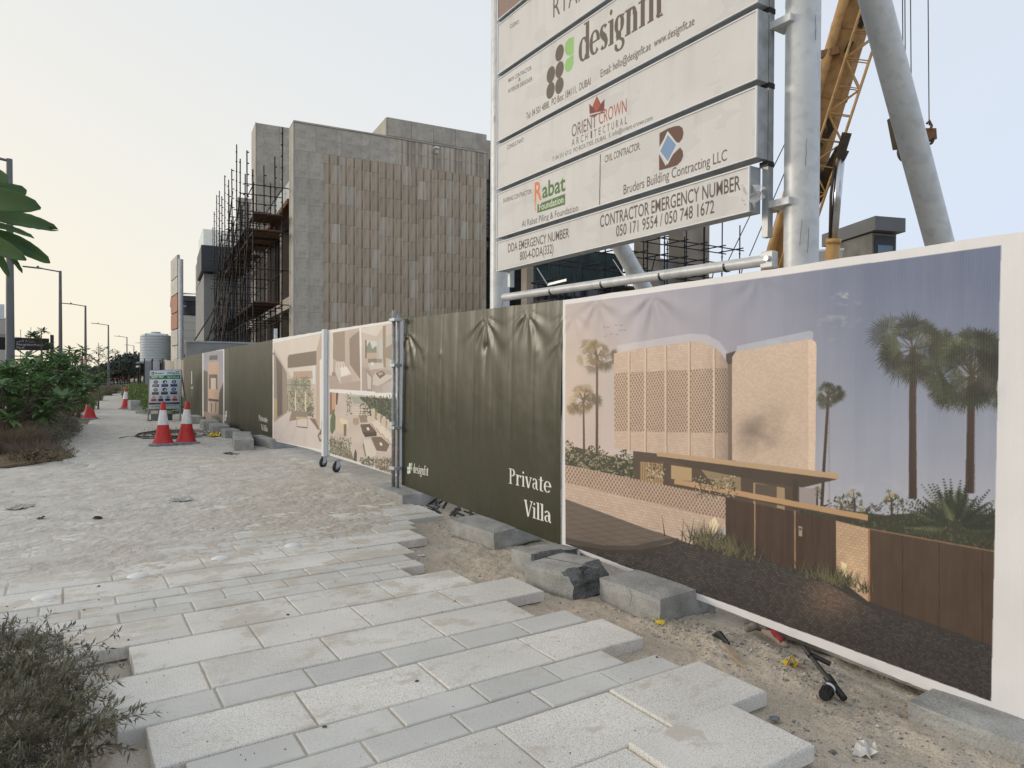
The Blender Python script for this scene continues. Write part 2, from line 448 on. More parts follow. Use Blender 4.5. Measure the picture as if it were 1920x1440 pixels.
def printmat(name, im, rough=.45, spec=.5, gain=.9, bump=0., rib=0.):
    m = bpy.data.materials.new(name); m.use_nodes = True; N, L = m.node_tree.nodes, m.node_tree.links
    b = N['Principled BSDF']; b.inputs['Roughness'].default_value = rough; b.inputs['Specular IOR Level'].default_value = spec
    t = N.new('ShaderNodeTexImage'); t.image = im; t.interpolation = 'Cubic'
    q = N.new('ShaderNodeMix'); q.data_type = 'RGBA'; q.blend_type = 'MULTIPLY'; q.inputs['Factor'].default_value = 1
    L.new(t.outputs['Color'], q.inputs['A'])
    g = N.new('ShaderNodeNewGeometry'); nz = N.new('ShaderNodeTexNoise'); nz.inputs['Scale'].default_value = 2.5; nz.inputs['Detail'].default_value = 6
    L.new(g.outputs['Position'], nz.inputs['Vector'])
    mr = N.new('ShaderNodeMapRange'); mr.inputs['To Min'].default_value = gain * .9; mr.inputs['To Max'].default_value = gain * 1.08
    L.new(nz.outputs['Fac'], mr.inputs['Value']); L.new(mr.outputs['Result'], q.inputs['B'])
    L.new(q.outputs['Result'], b.inputs['Base Color'])
    bp = N.new('ShaderNodeBump'); bp.inputs['Distance'].default_value = .004
    n2 = N.new('ShaderNodeTexNoise'); n2.inputs['Scale'].default_value = 3.; n2.inputs['Detail'].default_value = 3
    mp = N.new('ShaderNodeMapping'); mp.inputs['Scale'].default_value = (1, 2.2, .5); L.new(g.outputs['Position'], mp.inputs['Vector']); L.new(mp.outputs['Vector'], n2.inputs['Vector'])
    L.new(n2.outputs['Fac'], bp.inputs['Height'])
    if rib:
        wv = N.new('ShaderNodeTexWave'); wv.bands_direction = 'Y'; wv.inputs['Scale'].default_value = 28; L.new(g.outputs['Position'], wv.inputs['Vector'])
        b2 = N.new('ShaderNodeBump'); b2.inputs['Distance'].default_value = rib; L.new(wv.outputs['Fac'], b2.inputs['Height']); L.new(bp.outputs['Normal'], b2.inputs['Normal'])
        L.new(b2.outputs['Normal'], b.inputs['Normal'])
    else: L.new(bp.outputs['Normal'], b.inputs['Normal'])
    return m
# ------------------------------------------------------------------ materials of the place
SAND = M('sand', (.44, .375, .295), .95, .1, var=.0, vs=1.3, col2=(.50, .44, .36, 1), bump=.018, bs=17, speck=(120, .80, 1.14))
def _two_tone(m):
    N, L = m.node_tree.nodes, m.node_tree.links; b = N['Principled BSDF']; src = b.inputs['Base Color'].links[0].from_socket
    g = N.new('ShaderNodeNewGeometry'); dt = N.new('ShaderNodeVectorMath'); dt.operation = 'DOT_PRODUCT'; dt.inputs[1].default_value = (-.55, .34, 0); L.new(g.outputs['Position'], dt.inputs[0])
    nz = N.new('ShaderNodeTexNoise'); nz.inputs['Scale'].default_value = .8; nz.inputs['Detail'].default_value = 8; nz.inputs['Roughness'].default_value = .65; L.new(g.outputs['Position'], nz.inputs['Vector'])
    ad = N.new('ShaderNodeMath'); ad.operation = 'MULTIPLY_ADD'; ad.inputs[1].default_value = 3.2; L.new(nz.outputs['Fac'], ad.inputs[0]); L.new(dt.outputs['Value'], ad.inputs[2])
    mr = N.new('ShaderNodeMapRange'); mr.inputs['From Min'].default_value = 1.9; mr.inputs['From Max'].default_value = 3.9; L.new(ad.outputs[0], mr.inputs['Value'])
    n2 = N.new('ShaderNodeTexNoise'); n2.inputs['Scale'].default_value = 3.; n2.inputs['Detail'].default_value = 9; n2.inputs['Roughness'].default_value = .7; L.new(g.outputs['Position'], n2.inputs['Vector'])
    m2 = N.new('ShaderNodeMapRange'); m2.inputs['From Min'].default_value = .35; m2.inputs['From Max'].default_value = .65; L.new(n2.outputs['Fac'], m2.inputs['Value'])
    d = N.new('ShaderNodeMix'); d.data_type = 'RGBA'; d.inputs['A'].default_value = (.46, .43, .385, 1); d.inputs['B'].default_value = (.63, .60, .55, 1); L.new(m2.outputs['Result'], d.inputs['Factor'])
    q = N.new('ShaderNodeMix'); q.data_type = 'RGBA'; L.new(mr.outputs['Result'], q.inputs['Factor']); L.new(src, q.inputs['A']); L.new(d.outputs['Result'], q.inputs['B']); L.new(q.outputs['Result'], b.inputs['Base Color'])
_two_tone(SAND)
CONC = M('concrete', (.34, .35, .34), .9, .2, var=.2, vs=6, bump=.004, bs=90, speck=(160, .82, 1.15))
CONC_D = M('concrete_dark', (.20, .21, .21), .95, .2, var=.25, vs=9, bump=.012, bs=45, speck=(140, .7, 1.2))
STONE_L = M('granite_light', (.645, .625, .58), .85, .25, var=.10, vs=1.7, bump=.0015, bs=350, speck=(230, .70, 1.17), rnd=.05, dust=.02)
STONE_S = M('granite_blue', (.555, .55, .52), .85, .25, var=.08, vs=2.5, bump=.001, bs=350, speck=(300, .86, 1.1), rnd=.06, dust=-.01)
STONE_LD = M('granite_light_dusty', (.645, .625, .58), .9, .2, var=.10, vs=1.7, bump=.0015, bs=350, speck=(230, .74, 1.15), rnd=.06, dust=.075)
STONE_SD = M('granite_blue_dusty', (.57, .56, .525), .9, .2, var=.08, vs=2.5, bump=.001, bs=350, speck=(300, .86, 1.1), rnd=.06, dust=.06)
SOIL = M('soil', (.20, .16, .115), .95, .1, var=.3, vs=4, bump=.02, bs=20)
WHITE_PAINT = M('white_paint', (.72, .74, .76), .5, .4, var=.05, vs=3)
GALV = M('galvanised_steel', (.50, .53, .55), .45, .5, metal=.55, var=.18, vs=14, bump=.0006, bs=60)
GALV_D = M('galvanised_dull', (.33, .35, .37), .5, .5, metal=.5, var=.25, vs=20)
BLACK = M('black_plastic', (.02, .02, .022), .45, .5, var=.3, vs=20)
RUST = M('scaffold_steel', (.035, .033, .04), .7, .3, metal=.3, var=.4, vs=3)
WOODB = M('scaffold_board', (.15, .095, .06), .85, .2, var=.35, vs=4)
ORANGE = M('cone_red', (.52, .035, .035), .5, .4, var=.12, vs=8)
REFL = M('cone_white', (.72, .72, .70), .4, .5, var=.1, vs=12)
YEL = M('yellow_plastic', (.72, .55, .06), .5, .4, var=.1, vs=20)

# ------------------------------------------------------------------ ground, far and near
def ground_h(X, Y): return -.075 + vnoise(X, Y, .8, 3) * .012
gs = [-700, -250, -90, -40, -18, -8, -3.02]
ground = MB()
def sheet(x0, x1, y0, y1, z, nx=1, ny=1):
    m = MB(); 
    for i in range(nx):
        for j in range(ny):
            a, b = x0 + (x1 - x0) * i / nx, x0 + (x1 - x0) * (i + 1) / nx; c, d = y0 + (y1 - y0) * j / ny, y0 + (y1 - y0) * (j + 1) / ny
            m.add([(a, c, z), (b, c, z), (b, d, z), (a, d, z)], [(0, 1, 2, 3)])
    return m
tag(sheet(-1500, 1500, -300, 2500, -.16, 6, 6).build('ground', M('desert_ground', (.36, .315, .25), .95, .1, var=.15, vs=.2)), kind='structure')

# rows of pavers: near edge, far edge, joint phase, length, left end, right end, kind
ROWS = [
 (0.10, .49, .59, .63, -.7, 2.5, 'L'), (.50, .88, .28, .63, -.7, 2.2, 'L'), (.89, 1.09, .2, .42, -.7, 1.9, 'S'), (1.10, 1.27, .0, .42, -.7, 2.1, 'S'), (1.28, 1.665, .64, .63, -.4, 1.90, 'L'),
 (1.675, 2.09, .647, .63, -.3, 2.54, 'L'), (2.10, 2.515, .281, .63, .1, 2.80, 'L'), (2.53, 2.712, .172, .42, .17, 2.685, 'S'), (2.725, 2.918, .38, .42, .36, 2.469, 'S'),
 (2.932, 3.30, .277, .63, .27, 2.805, 'L'), (3.315, 3.535, .172, .42, .17, 2.69, 'S'), (3.55, 3.905, -.049, .63, -.1, 2.484, 'L'),
 (3.925, 4.325, .283, .63, .27, 2.84, 'L'), (4.345, 4.755, -.02, .63, -.02, 2.522, 'L'), (4.77, 4.97, .27, .42, -.2, 2.19, 'S'), (4.98, 5.165, .07, .42, -.35, 2.391, 'S'),
 (5.18, 5.36, .275, .42, -.6, 2.391, 'S'), (5.38, 5.765, -.02, .63, -.7, 2.53, 'L'), (5.78, 6.19, .284, .63, -.7, 2.865, 'L'), (6.205, 6.40, .38, .42, -.8, 2.93, 'S'),
 (6.415, 6.62, .2, .42, -.8, 2.975, 'S'), (6.635, 6.85, .05, .42, -.8, 3.41, 'S'), (6.865, 7.30, .38, .63, -.9, 3.42, 'L'), (7.315, 7.65, .28, .63, -.9, 3.39, 'L'), (7.665, 7.86, .3, .42, -.9, 3.3, 'S'),
 (7.875, 8.21, .28, .63, -.9, 3.3, 'L')]
_y = 8.22; _k = 0
while _y < 36:
    t = 'LLSLSS'[_k % 6]; w = .40 if t == 'L' else .205
    lft = -1.0 + .25 * math.sin(_y) if _y < 12.5 else (.15 + .2 * math.sin(_y * 3) if _y < 24 else .55)
    ROWS.append((_y, _y + w - .012, (.28 * _k) % .63, .63 if t == 'L' else .42, lft, 3.35, t)); _y += w; _k += 1
HOLE = {12: (-.05, .285)}                # a paver is missing here, by the shrub
def paver_mesh(w, l, th, seed, mat):
    """a stone w x l x th with a slightly worn top edge"""
    r = random.Random(seed); n = 4; ring = []
    for k in range(n): ring.append((w * k / n, 0))
    for k in range(3): ring.append((w, l * k / 3))
    for k in range(n): ring.append((w * (1 - k / n), l))
    for k in range(3): ring.append((0, l * (1 - k / 3)))
    m = len(ring); vs = []
    cx, cy = w / 2, l / 2
    jit = [(r.uniform(-.0014, .0014), r.uniform(-.0014, .0014)) for _ in ring]
    for z, ins in ((-th, 0), (-.006, 0), (-.0015, .0025), (0, .007)):
        for (x, y), j in zip(ring, jit):
            sx = ins if x < cx else -ins; sy = ins if y < cy else -ins
            if abs(x - cx) < w / 2 - 1e-4: sx = 0
            if abs(y - cy) < l / 2 - 1e-4: sy = 0
            chip = .0 if r.random() > .05 else -.004
            vs.append((x + sx + j[0], y + sy + j[1], z + (chip if z > -.01 and z < 0 else 0)))
    fs = [tuple(range(3 * m, 4 * m))]
    for L in range(3):
        for k in range(m): fs.append((L * m + k, L * m + (k + 1) % m, (L + 1) * m + (k + 1) % m, (L + 1) * m + k))
    me = bpy.data.meshes.new('paver'); me.from_pydata(vs, [], fs); me.materials.append(mat); me.update(); return me
pavement = empty('pavement', kind='structure')
PC = {}; TH = .07; npav = 0; far = MB()
for ri, (y0, y1, ph, L, xl, xr, t) in enumerate(ROWS):
    k0 = math.floor((xl - ph) / L); x = ph + k0 * L
    while x < xr - .03:
        a = max(x, xl); b = min(x + L, xr); x += L
        if b - a < .07: continue
        if ri in HOLE and a < HOLE[ri][1] - .05: continue
        g = .005
        if t == 'S' and b - a < .2 and a > xl: pass
        w = round(b - a - 2 * g, 2); l = round(y1 - y0, 3)
        zz = rng.uniform(-.0025, .0025); zz += .016 if (ri == 5 and a > 1.8) else (.006 if ri == 6 and a > 2.1 else 0)
        if npav < 298 and y0 > .4:
            key = (w, l, t, rng.randrange(2), y0 > 4.3)
            if key not in PC:
                mat = (STONE_LD if key[4] else STONE_L) if t == 'L' else (STONE_SD if key[4] else STONE_S)
                PC[key] = paver_mesh(w, l, TH, len(PC), mat)
            put('paver', PC[key], pavement, (a + g, y0, zz), (rng.uniform(-.003, .003), rng.uniform(-.003, .003), rng.uniform(-.0025, .0025))); npav += 1
        else:
            far.box(a + g, b - g, y0, y1, -TH, zz, .004)
tag(far.build('distant_pavers', STONE_LD, pavement), kind='stuff')

# sand between, beside and over the pavers: one modelled surface
def _inrow0(X, Y):
    m = np.zeros(X.shape, bool)
    for i, (y0, y1, ph, L, xl, xr, t) in enumerate(ROWS):
        left = xl if i not in HOLE else HOLE[i][1]
        m |= (Y > y0 - .012) & (Y < y1 + .012) & (X > left) & (X < xr)
    return m
def inrow(X, Y):
    e = .038
    return _inrow0(X, Y) & _inrow0(X + e, Y) & _inrow0(X - e, Y) & _inrow0(X, Y + e) & _inrow0(X, Y - e)
def blur(a, n=1):
    for _ in range(n):
        a = (a + np.roll(a, 1, 0) + np.roll(a, -1, 0) + np.roll(a, 1, 1) + np.roll(a, -1, 1)) / 5
    return a
def sand_height(X, Y, fine=True):
    big = vnoise(X, Y, .9, 1, 3); mid = vnoise(X, Y, 5, 2, 5, .6); sm = vnoise(X, Y, 21, 5, 4, .65)
    bed = -.074 + .018 * big + .030 * mid + .009 * sm
    bed = bed + .045 * sstep(3.0, 3.25, X + .15 * big) * sstep(3.6, 3.3, X) * sstep(1.8, 2.3, Y) * sstep(3.4, 2.7, Y) - .02 * sstep(3.3, 3.5, X) * sstep(3.2, 2.6, Y) + .045 * sstep(5.2, 8, Y) * sstep(2.6, 3.4, X) 
    bed = bed + .05 * sstep(8, 12, Y)
    ins = inrow(X, Y).astype(float)
    joint = -.009 + .004 * sm
    cover = (1 + .35 * sstep(7, 10, Y)) * sstep(4.9, 7.1, Y - .35 * X + 1.1 * big) * (1 - .5 * sstep(.5, -1.2, X) * sstep(12, 8, Y))
    ripple = vnoise(X * 1.0, Y * 1.0, 7, 9, 4, .62)
    drift = -.009 + .0045 * sm + cover * (.0145 + .0125 * ripple + .007 * sm + .006 * mid)
    h = np.where(ins > 0, np.maximum(joint, drift), bed)
    out = (X > 3.3) & (Y > 8); h = np.where(out, np.maximum(h, -.012 + .012 * ripple + .01 * mid), h)
    left = (X < 0) & (Y > 5) & (ins == 0); h = np.where(left, np.maximum(h, -.03 + .02 * mid + .01 * sm), h)
    return h
def sand_patch(name, x0, x1, y0, y1, st, mat):
    xs = np.arange(x0, x1 + st / 2, st); ys = np.arange(y0, y1 + st / 2, st); X, Y = np.meshgrid(xs, ys)
    Z = sand_height(X, Y)
    nx, ny = len(xs), len(ys); idx = np.arange(nx * ny).reshape(ny, nx)
    f = np.stack([idx[:-1, :-1], idx[:-1, 1:], idx[1:, 1:], idx[1:, :-1]], -1).reshape(-1, 4)
    me = rawmesh(name, np.stack([X, Y, Z], -1).reshape(-1, 3), f, mat, True)
    return tag(put(name, me), kind='structure')
sand_patch('sandy_ground', -3.0, 5.6, .2, 9.0, .02, SAND)
DUST = M('sand_dust', (.50, .475, .425), .95, .1, var=.0, vs=.9, col2=(.62, .60, .56, 1), bump=.010, bs=30, speck=(60, .86, 1.08))
sand_patch('sandy_path', -6.0, 5.6, 9.0, 24.0, .035, SAND)
sand_patch('sandy_path', -6.0, 5.6, 24.0, 60.0, .16, SAND)
# ------------------------------------------------------------------ printed fence along the site
FX = 3.51
def at(px, py): return pX(px, py, FX)
def wrinkled(name, y1, y0, zb, zt, mat, parent, folds=(), amp=.010, st=.022, seed=0, bow=0., bottom=None, back=None, lean=0., x=FX, seams=(), zr_=(0, 2)):
    """cloth from far left y1 to near right y0 on the plane x"""
    W = y1 - y0; nx = max(8, int(W / st)); nz = int(2.1 / st)
    s, t = np.meshgrid(np.linspace(0, W, nx), np.linspace(0, 1, nz)); 
    sag = .004 * np.abs(np.sin(s * math.pi / .62)) 
    zl, zr = zb if isinstance(zb, tuple) else (zb, zb); tl, tr = zt if isinstance(zt, tuple) else (zt, zt)
    B_ = zl + (zr - zl) * s / W; T_ = tl + (tr - tl) * s / W
    Z = B_ + (T_ - sag - B_) * t
    d = vnoise(s * 2.2, Z * .5, 1.5, seed, 3) * amp + vnoise(s, Z, 7, seed + 1, 3) * amp * .15
    for (fs, fz, A, rad, n, ph) in folds:
        A = A * (.36 if rad >= .2 else .5)
        dx = s - fs; dz = Z - fz; r = np.hypot(dx, dz) + 1e-4; a = np.arctan2(dx, -dz)
        if rad < .2: d = d - A * 1.2 * np.exp(-(r / .035) ** 1.2) - A * .45 * np.exp(-np.abs(dx) / .025) * np.exp(-np.abs(dz + .12) / .16)
        else: d = d + A * np.exp(-(r / rad) ** 1.3) * np.sin(n * 1.35 * a + ph + 1.5 * vnoise(r * 3, a, 1., int(fs * 37) + 5, 2)) * np.clip(r / .06, 0, 1) * sstep(1.5, 1.1, np.abs(a))
    for c, w_, A in seams: d = d + A * np.exp(-((s - c) / w_) ** 2)
    d = d + bow * np.sin(t * math.pi) + lean * (t - .5)
    P = np.stack([x + d, y1 - s, Z], -1).reshape(-1, 3); idx = np.arange(nx * nz).reshape(nz, nx)
    f = np.stack([idx[:-1, :-1], idx[:-1, 1:], idx[1:, 1:], idx[1:, :-1]], -1).reshape(-1, 4)
    c0, c1 = zr_; uv = np.stack([s / W, (Z - c0) / (c1 - c0)], -1).reshape(-1, 2)
    o = put(name, rawmesh(name, P, f, mat, True, uv), parent)
    m = o.modifiers.new('thickness', 'SOLIDIFY'); m.thickness = .004; m.offset = -1
    e = o.modifiers.new('edges', 'EDGE_SPLIT'); e.split_angle = R(60)
    return o
def cv(y1, y0, zb, zt, ppm, base):
    zb, zt = 0., 2.24
    return Canvas(FX, y1, 0, -1, y1 - y0, zb, zt - zb, ppm, base)

# --- the large villa picture
def villa_picture():
    y1, y0, zb, zt = 4.675, 1.30, (.07, -.03), (2.134, 2.14)

    c = cv(y1, y0, 0, 2.24, 340, (232, 231, 232))
    k1 = lambda L: [(1040 + x / 2.149, 430 + y / 2.149) for x, y in L]
    k2 = lambda L: [(1040 + x / 2.182, 900 + y / 2.182) for x, y in L]
    inner = [(1060, 571), (1877, 460), (1858, 1315), (1060, 1020)]
    def skyc(X, Y):
        t = np.clip((X - 1060) / 560, 0, 1)[:, None]; v = np.clip((Y - 520) / 420, 0, 1)[:, None]
        top = np.array([186, 177, 186]) * (1 - t) + np.array([102, 116, 150]) * t
        bot = np.array([224, 198, 186]) * (1 - t) + np.array([168, 172, 188]) * t
        n = vnoise(X, Y, .006, 4, 4)[:, None]
        band = (np.floor((X - 1060) / 68) % 2)[:, None] * 3.0
        return top * (1 - v) + bot * v + n * 6 + band
    M0 = c.fill(inner, skyc)
    def inpic(P, col, a=1., px=True):
        m = c.mask([c.pts(P) if px else P]) & M0; c.paint(m, col, a); return m
    def poly_in(PL, col, a=1.): c.paint(c.mask([c.pts(P) for P in PL]) & M0, col, a)
    # thin clouds
    for (x, y, w, h, a) in ((1590, 560, 34, 16, .5), (1570, 602, 60, 14, .3), (1500, 640, 90, 12, .2), (1640, 920, 90, 30, .18)):
        d_ = ((c.PX - x) / w) ** 2 + ((c.PY - y) / h) ** 2; mm = M0 & (d_ < 1)
        c.paint(mm, (222, 208, 205), np.clip(1 - d_, 0, 1) * np.clip(vnoise(c.PX, c.PY * 2, .07, 21, 5) * 2.2, 0, 1) * a * 1.3)
    pr = random.Random(3)
    def leafy(x0, x1, ytop, ybot, n, cols, sz):
        for col in cols:
            L = []
            for _ in range(n // len(cols)):
                x = pr.uniform(x0, x1); yt, yb = ytop(x), ybot(x); y = yt + (yb - yt) * pr.random()
                a = pr.uniform(0, 6.28); w = sz * pr.uniform(.4, 1)
                L.append([(x, y), (x + w * math.cos(a), y + w * math.sin(a)), (x + w * .6 * math.cos(a + .7), y + w * .6 * math.sin(a + .7))])
            poly_in(L, col)
    def palm(cx, cy, r, tx, ty, tw, cols, n=30):
        poly_in([[(cx - tw * .4, cy), (cx + tw * .4, cy), (tx + tw * .5, ty), (tx - tw * .5, ty)]], (62, 44, 36))
        for i in range(int(ty - cy) // 4): poly_in([[(cx - tw * .4, cy + i * 4), (cx + tw * .45, cy + i * 4 + 1), (cx + tw * .4, cy + i * 4 + 2)]], (84, 62, 48))
        for k in range(n):
            a = pr.uniform(-.2, 6.5); rr = r * (pr.uniform(.12, .4) if pr.random() < .25 else pr.uniform(.4, .82)) * (.8 + .2 * math.sin(3 * a + cx)); fx = cx + rr * math.cos(a); fy = cy + rr * .9 * math.sin(a) - r * .05
            poly_in([[(cx - 1, cy), (cx + 1, cy), (fx + .7, fy), (fx - .7, fy)]], (58, 54, 30))
            lit_ = -math.sin(a) * .5 - math.cos(a) * .5; q_ = .66 + .45 * max(0, lit_ + pr.uniform(-.3, .5)); col = tuple(v_ * q_ for v_ in cols[k % len(cols)]); L = []; fr = r * pr.uniform(.30, .50); sp = pr.uniform(.9, 1.4)
            for j in range(19):
                b = a + sp * (j / 9 - 1); q = fr * pr.uniform(.8, 1.1); w = .036
                L.append([(fx, fy), (fx + q * .6 * math.cos(b - w), fy + q * .6 * math.sin(b - w)), (fx + q * math.cos(b), fy + q * math.sin(b) + q * .1), (fx + q * .6 * math.cos(b + w), fy + q * .6 * math.sin(b + w))])
            poly_in(L, col)
    warm = [(140, 112, 66), (104, 88, 52), (176, 142, 88), (72, 64, 38)]; cool = [(52, 62, 42), (74, 82, 54), (40, 48, 34), (102, 106, 70), (30, 38, 28)]
    # left greenery
    inpic([(1060, 850), (1080, 838), (1120, 850), (1200, 868), (1200, 900), (1060, 890)], (50, 52, 34))
    leafy(1060, 1200, lambda x: 832 + 8 * math.sin(x / 9) + (x - 1060) * .2, lambda x: 905 + (x - 1060) * .2, 1500, [(52, 56, 34), (78, 78, 48), (36, 40, 26), (150, 140, 110)], 9)
    palm(1119, 668, 42, 1119, 850, 5, warm); palm(1094, 752, 34, 1095, 850, 4, warm)
    # middle palm and far trees
    inpic([(1498, 948), (1540, 950), (1600, 958), (1660, 966), (1720, 962), (1800, 962), (1870, 965), (1870, 1048), (1500, 990)], (52, 56, 38))
    leafy(1500, 1866, lambda x: 940 + 12 * math.sin(x / 17) - (6 if x > 1700 else 0), lambda x: 1050, 1900, [(44, 50, 34), (70, 74, 48), (34, 38, 28), (98, 92, 58)], 8)
    for x, y, r in ((1532, 925, 14), (1578, 948, 17), (1603, 938, 22), (1672, 942, 24), (1625, 955, 17)): palm(x, y, r, x, y + 30, 4, [(110, 100, 58), (76, 78, 46), (150, 130, 72)], 10)
    palm(1554, 742, 30, 1540, 960, 6, cool, 40)
    # tower one: pierced brick screen
    def brick(base, mort, x0, sx, y0f, sy, dark=None):
        def f(X, Y):
            row = (Y - y0f(X)) / sy; ri = np.floor(row); q = (X - x0) / sx + .5 * (ri % 2); fx = q - np.floor(q); fy = row - ri
            cc = np.array(base, np.float32) + ((np.sin(ri * 12.9 + np.floor(q) * 78.2) * 43758.5) % 1)[:, None] * 14 - 7
            mm = (fx < .12) | (fy < .2); cc[mm] = cc[mm] * .5 + np.array(mort) * .5
            if dark is not None: dm = dark(X, Y) & (fx > .25) & (fx < .8) & (fy > .25); cc[dm] = (140, 108, 88)
            return cc
        return f
    T1 = k1([(238, 500), (345, 480), (545, 452), (590, 455), (630, 468), (670, 495), (697, 540), (700, 600), (698, 935), (440, 905), (240, 882)])
    hole = lambda X, Y: (Y > 700 - (X - 1150) * .05) & (Y < 808 + (X - 1150) * .02)
    inpic(k1([(250, 500), (250, 468), (545, 420), (610, 424), (660, 450), (700, 500), (700, 540), (640, 475), (545, 450)]), (226, 222, 226), .4)
    inpic(k1([(730, 500), (735, 470), (1030, 408), (1043, 415), (1042, 450), (740, 492)]), (218, 222, 230), .4)
    inpic(k1([(690, 500), (730, 490), (730, 940), (690, 935)]), (120, 98, 82))
    inpic(k1([(690, 505), (728, 490), (728, 510), (716, 540), (695, 545)]), (54, 44, 38))
    def t1c(X, Y):
        cc = brick((213, 184, 162), (180, 150, 128), 1150, 5.2, lambda X: 655 - (X - 1150) * .12, 5.0, hole)(X, Y)
        sh = np.clip((X - 1300) / 66, 0, 1)[:, None]; cc = cc * (1 - .25 * sh * sh); return cc
    inpic(T1, t1c)
    for x in (300, 365, 448, 540, 640):
        yt = {300: 492, 365: 478, 448: 468, 540: 455, 640: 476}[x]; yb = 888 + (x - 240) * .11
        inpic(k1([(x - 4, yt), (x + 4, yt - 1), (x + 4, yb + 1), (x - 4, yb)]), (222, 192, 166)); inpic(k1([(x + 4, yt), (x + 7, yt), (x + 7, yb), (x + 4, yb)]), (150, 118, 98))
    T2 = k1([(715, 515), (730, 492), (1000, 447), (1035, 443), (1054, 455), (1057, 480), (1050, 972), (715, 930)])
    def t2c(X, Y):
        cc = brick((214, 186, 162), (198, 168, 145), 1372, 4.6, lambda X: 650 - (X - 1370) * .1, 3.4)(X, Y)
        sh = np.clip(vnoise(X, Y, .02, 8, 3) + .35, 0, 1)[:, None] * np.exp(-((Y - 810) / 38) ** 2 - ((X - 1432) / 52) ** 2)[:, None]; cc = cc * (1 - .4 * sh)
        e = ((X > 1516))[:, None]; return np.where(e, cc * 1.06 + 4, cc)
    inpic(T2, t2c)
    # ground floor
    inpic(k1([(318, 893), (700, 935), (985, 975), (985, 1150), (690, 1090), (320, 1005)]), (82, 62, 46))
    for q, col in (([(345, 935), (437, 945), (437, 1030), (345, 1010)], (176, 140, 96)), ([(470, 950), (552, 962), (552, 1015), (470, 1005)], (190, 158, 110)), ([(585, 962), (750, 985), (750, 1060), (640, 1035)], (150, 128, 92)),
                   ([(800, 1020), (928, 1042), (928, 1130), (800, 1108)], (168, 140, 104)), ([(808, 1024), (895, 1036), (895, 1122), (808, 1108)], (88, 74, 58))): inpic(k1(q), col)
    for x in np.arange(345, 437, 9): inpic(k1([(x, 935), (x + 3, 936), (x + 3, 1020), (x, 1018)]), (130, 98, 66))
    # canopies
    inpic(k1([(413, 912), (1145, 1006), (1000, 1040), (880, 1025), (560, 962)]), (70, 54, 42)); inpic(k1([(413, 898), (422, 897), (1147, 984), (1147, 1008), (413, 914)]), (196, 160, 118))
    inpic(k1([(960, 1010), (980, 1012), (980, 1130), (960, 1128)]), (60, 46, 38)); inpic(k1([(985, 1040), (1060, 1045), (1050, 1130), (985, 1120)]), (150, 130, 124), .6)
    # terrace, pierced wall, gates
    inpic(k2([(500, 235), (1400, 420), (1830, 560), (1830, 1000), (0, 320), (0, 100)]), (56, 51, 49))
    inpic(k1([(1132, 1173), (1263, 1205), (1263, 1500), (1132, 1400)]), lambda X, Y: brick((208, 172, 134), (150, 118, 90), 1567, 9, lambda X: 978 + (X - 1567) * .22, 5.5)(X, Y) * (1 + .12 * np.exp(-((X - 1600) / 18) ** 2 - ((Y - 1080) / 40) ** 2))[:, None])
    inpic(k1([(43, 948), (690, 1080), (690, 1200), (560, 1272), (43, 1085)]),
          brick((210, 182, 160), (164, 136, 116), 1060, 6.3, lambda X: 872 + (X - 1060) * .19, 5.4, lambda X, Y: Y < 905 + (X - 1060) * .23))
    brown = lambda X, Y: np.array([72, 47, 34]) + (vnoise(X * 3, Y * .3, .06, 5, 4) * 9)[:, None] + np.clip((X - 1500) / 300, -.5, 1)[:, None] * 10 * ((X < 1560))[:, None]
    inpic(k1([(688, 1083), (1134, 1170), (1134, 1400), (990, 1372), (688, 1285)]), brown)
    inpic(k1([(1263, 1207), (1830, 1310), (1830, 1700), (1267, 1500)]), lambda X, Y: np.array([80, 58, 43]) + (vnoise(X * 2, Y * .5, .05, 6, 4) * 7)[:, None])
    for x in (1400, 1548, 1722): inpic(k1([(x, 1230 + (x - 1400) * .2), (x + 3, 1231 + (x - 1400) * .2), (x + 3, 1680), (x, 1680)]), (44, 32, 26))
    inpic(k1([(1263, 1203), (1830, 1305), (1830, 1311), (1263, 1209)]), (140, 108, 76)); inpic(k1([(1263, 1205), (1271, 1206), (1271, 1500), (1263, 1498)]), (170, 116, 70))
    for x in (806, 968): inpic(k1([(x - 2, 1100 + (x - 806) * .2), (x + 3, 1101 + (x - 806) * .2), (x + 3, 1315 + (x - 806) * .33), (x - 2, 1313 + (x - 806) * .33)]), (178, 138, 98))
    inpic(k1([(983, 1195), (997, 1198), (997, 1238), (983, 1235)]), (170, 150, 124)); inpic(k1([(986, 1203), (994, 1205), (994, 1214), (986, 1212)]), (60, 50, 44))
    inpic(k1([(483, 1008), (490, 1006), (1263, 1150), (1263, 1174), (483, 1026)]), (196, 152, 106)); inpic(k1([(483, 1026), (1263, 1174), (1250, 1178), (486, 1032)]), (80, 58, 44))
    leafy(1300, 1380, lambda x: 895, lambda x: 935, 300, [(52, 56, 34), (78, 78, 48), (205, 190, 160)], 6); leafy(1215, 1245, lambda x: 870, lambda x: 900, 120, [(60, 60, 36), (205, 190, 160)], 6)
    # paving: dark setts
    cob = k2([(0, 250), (300, 300), (500, 245), (580, 270), (800, 310), (985, 362), (1110, 420), (1290, 522), (1830, 700), (1830, 1000), (0, 320)])
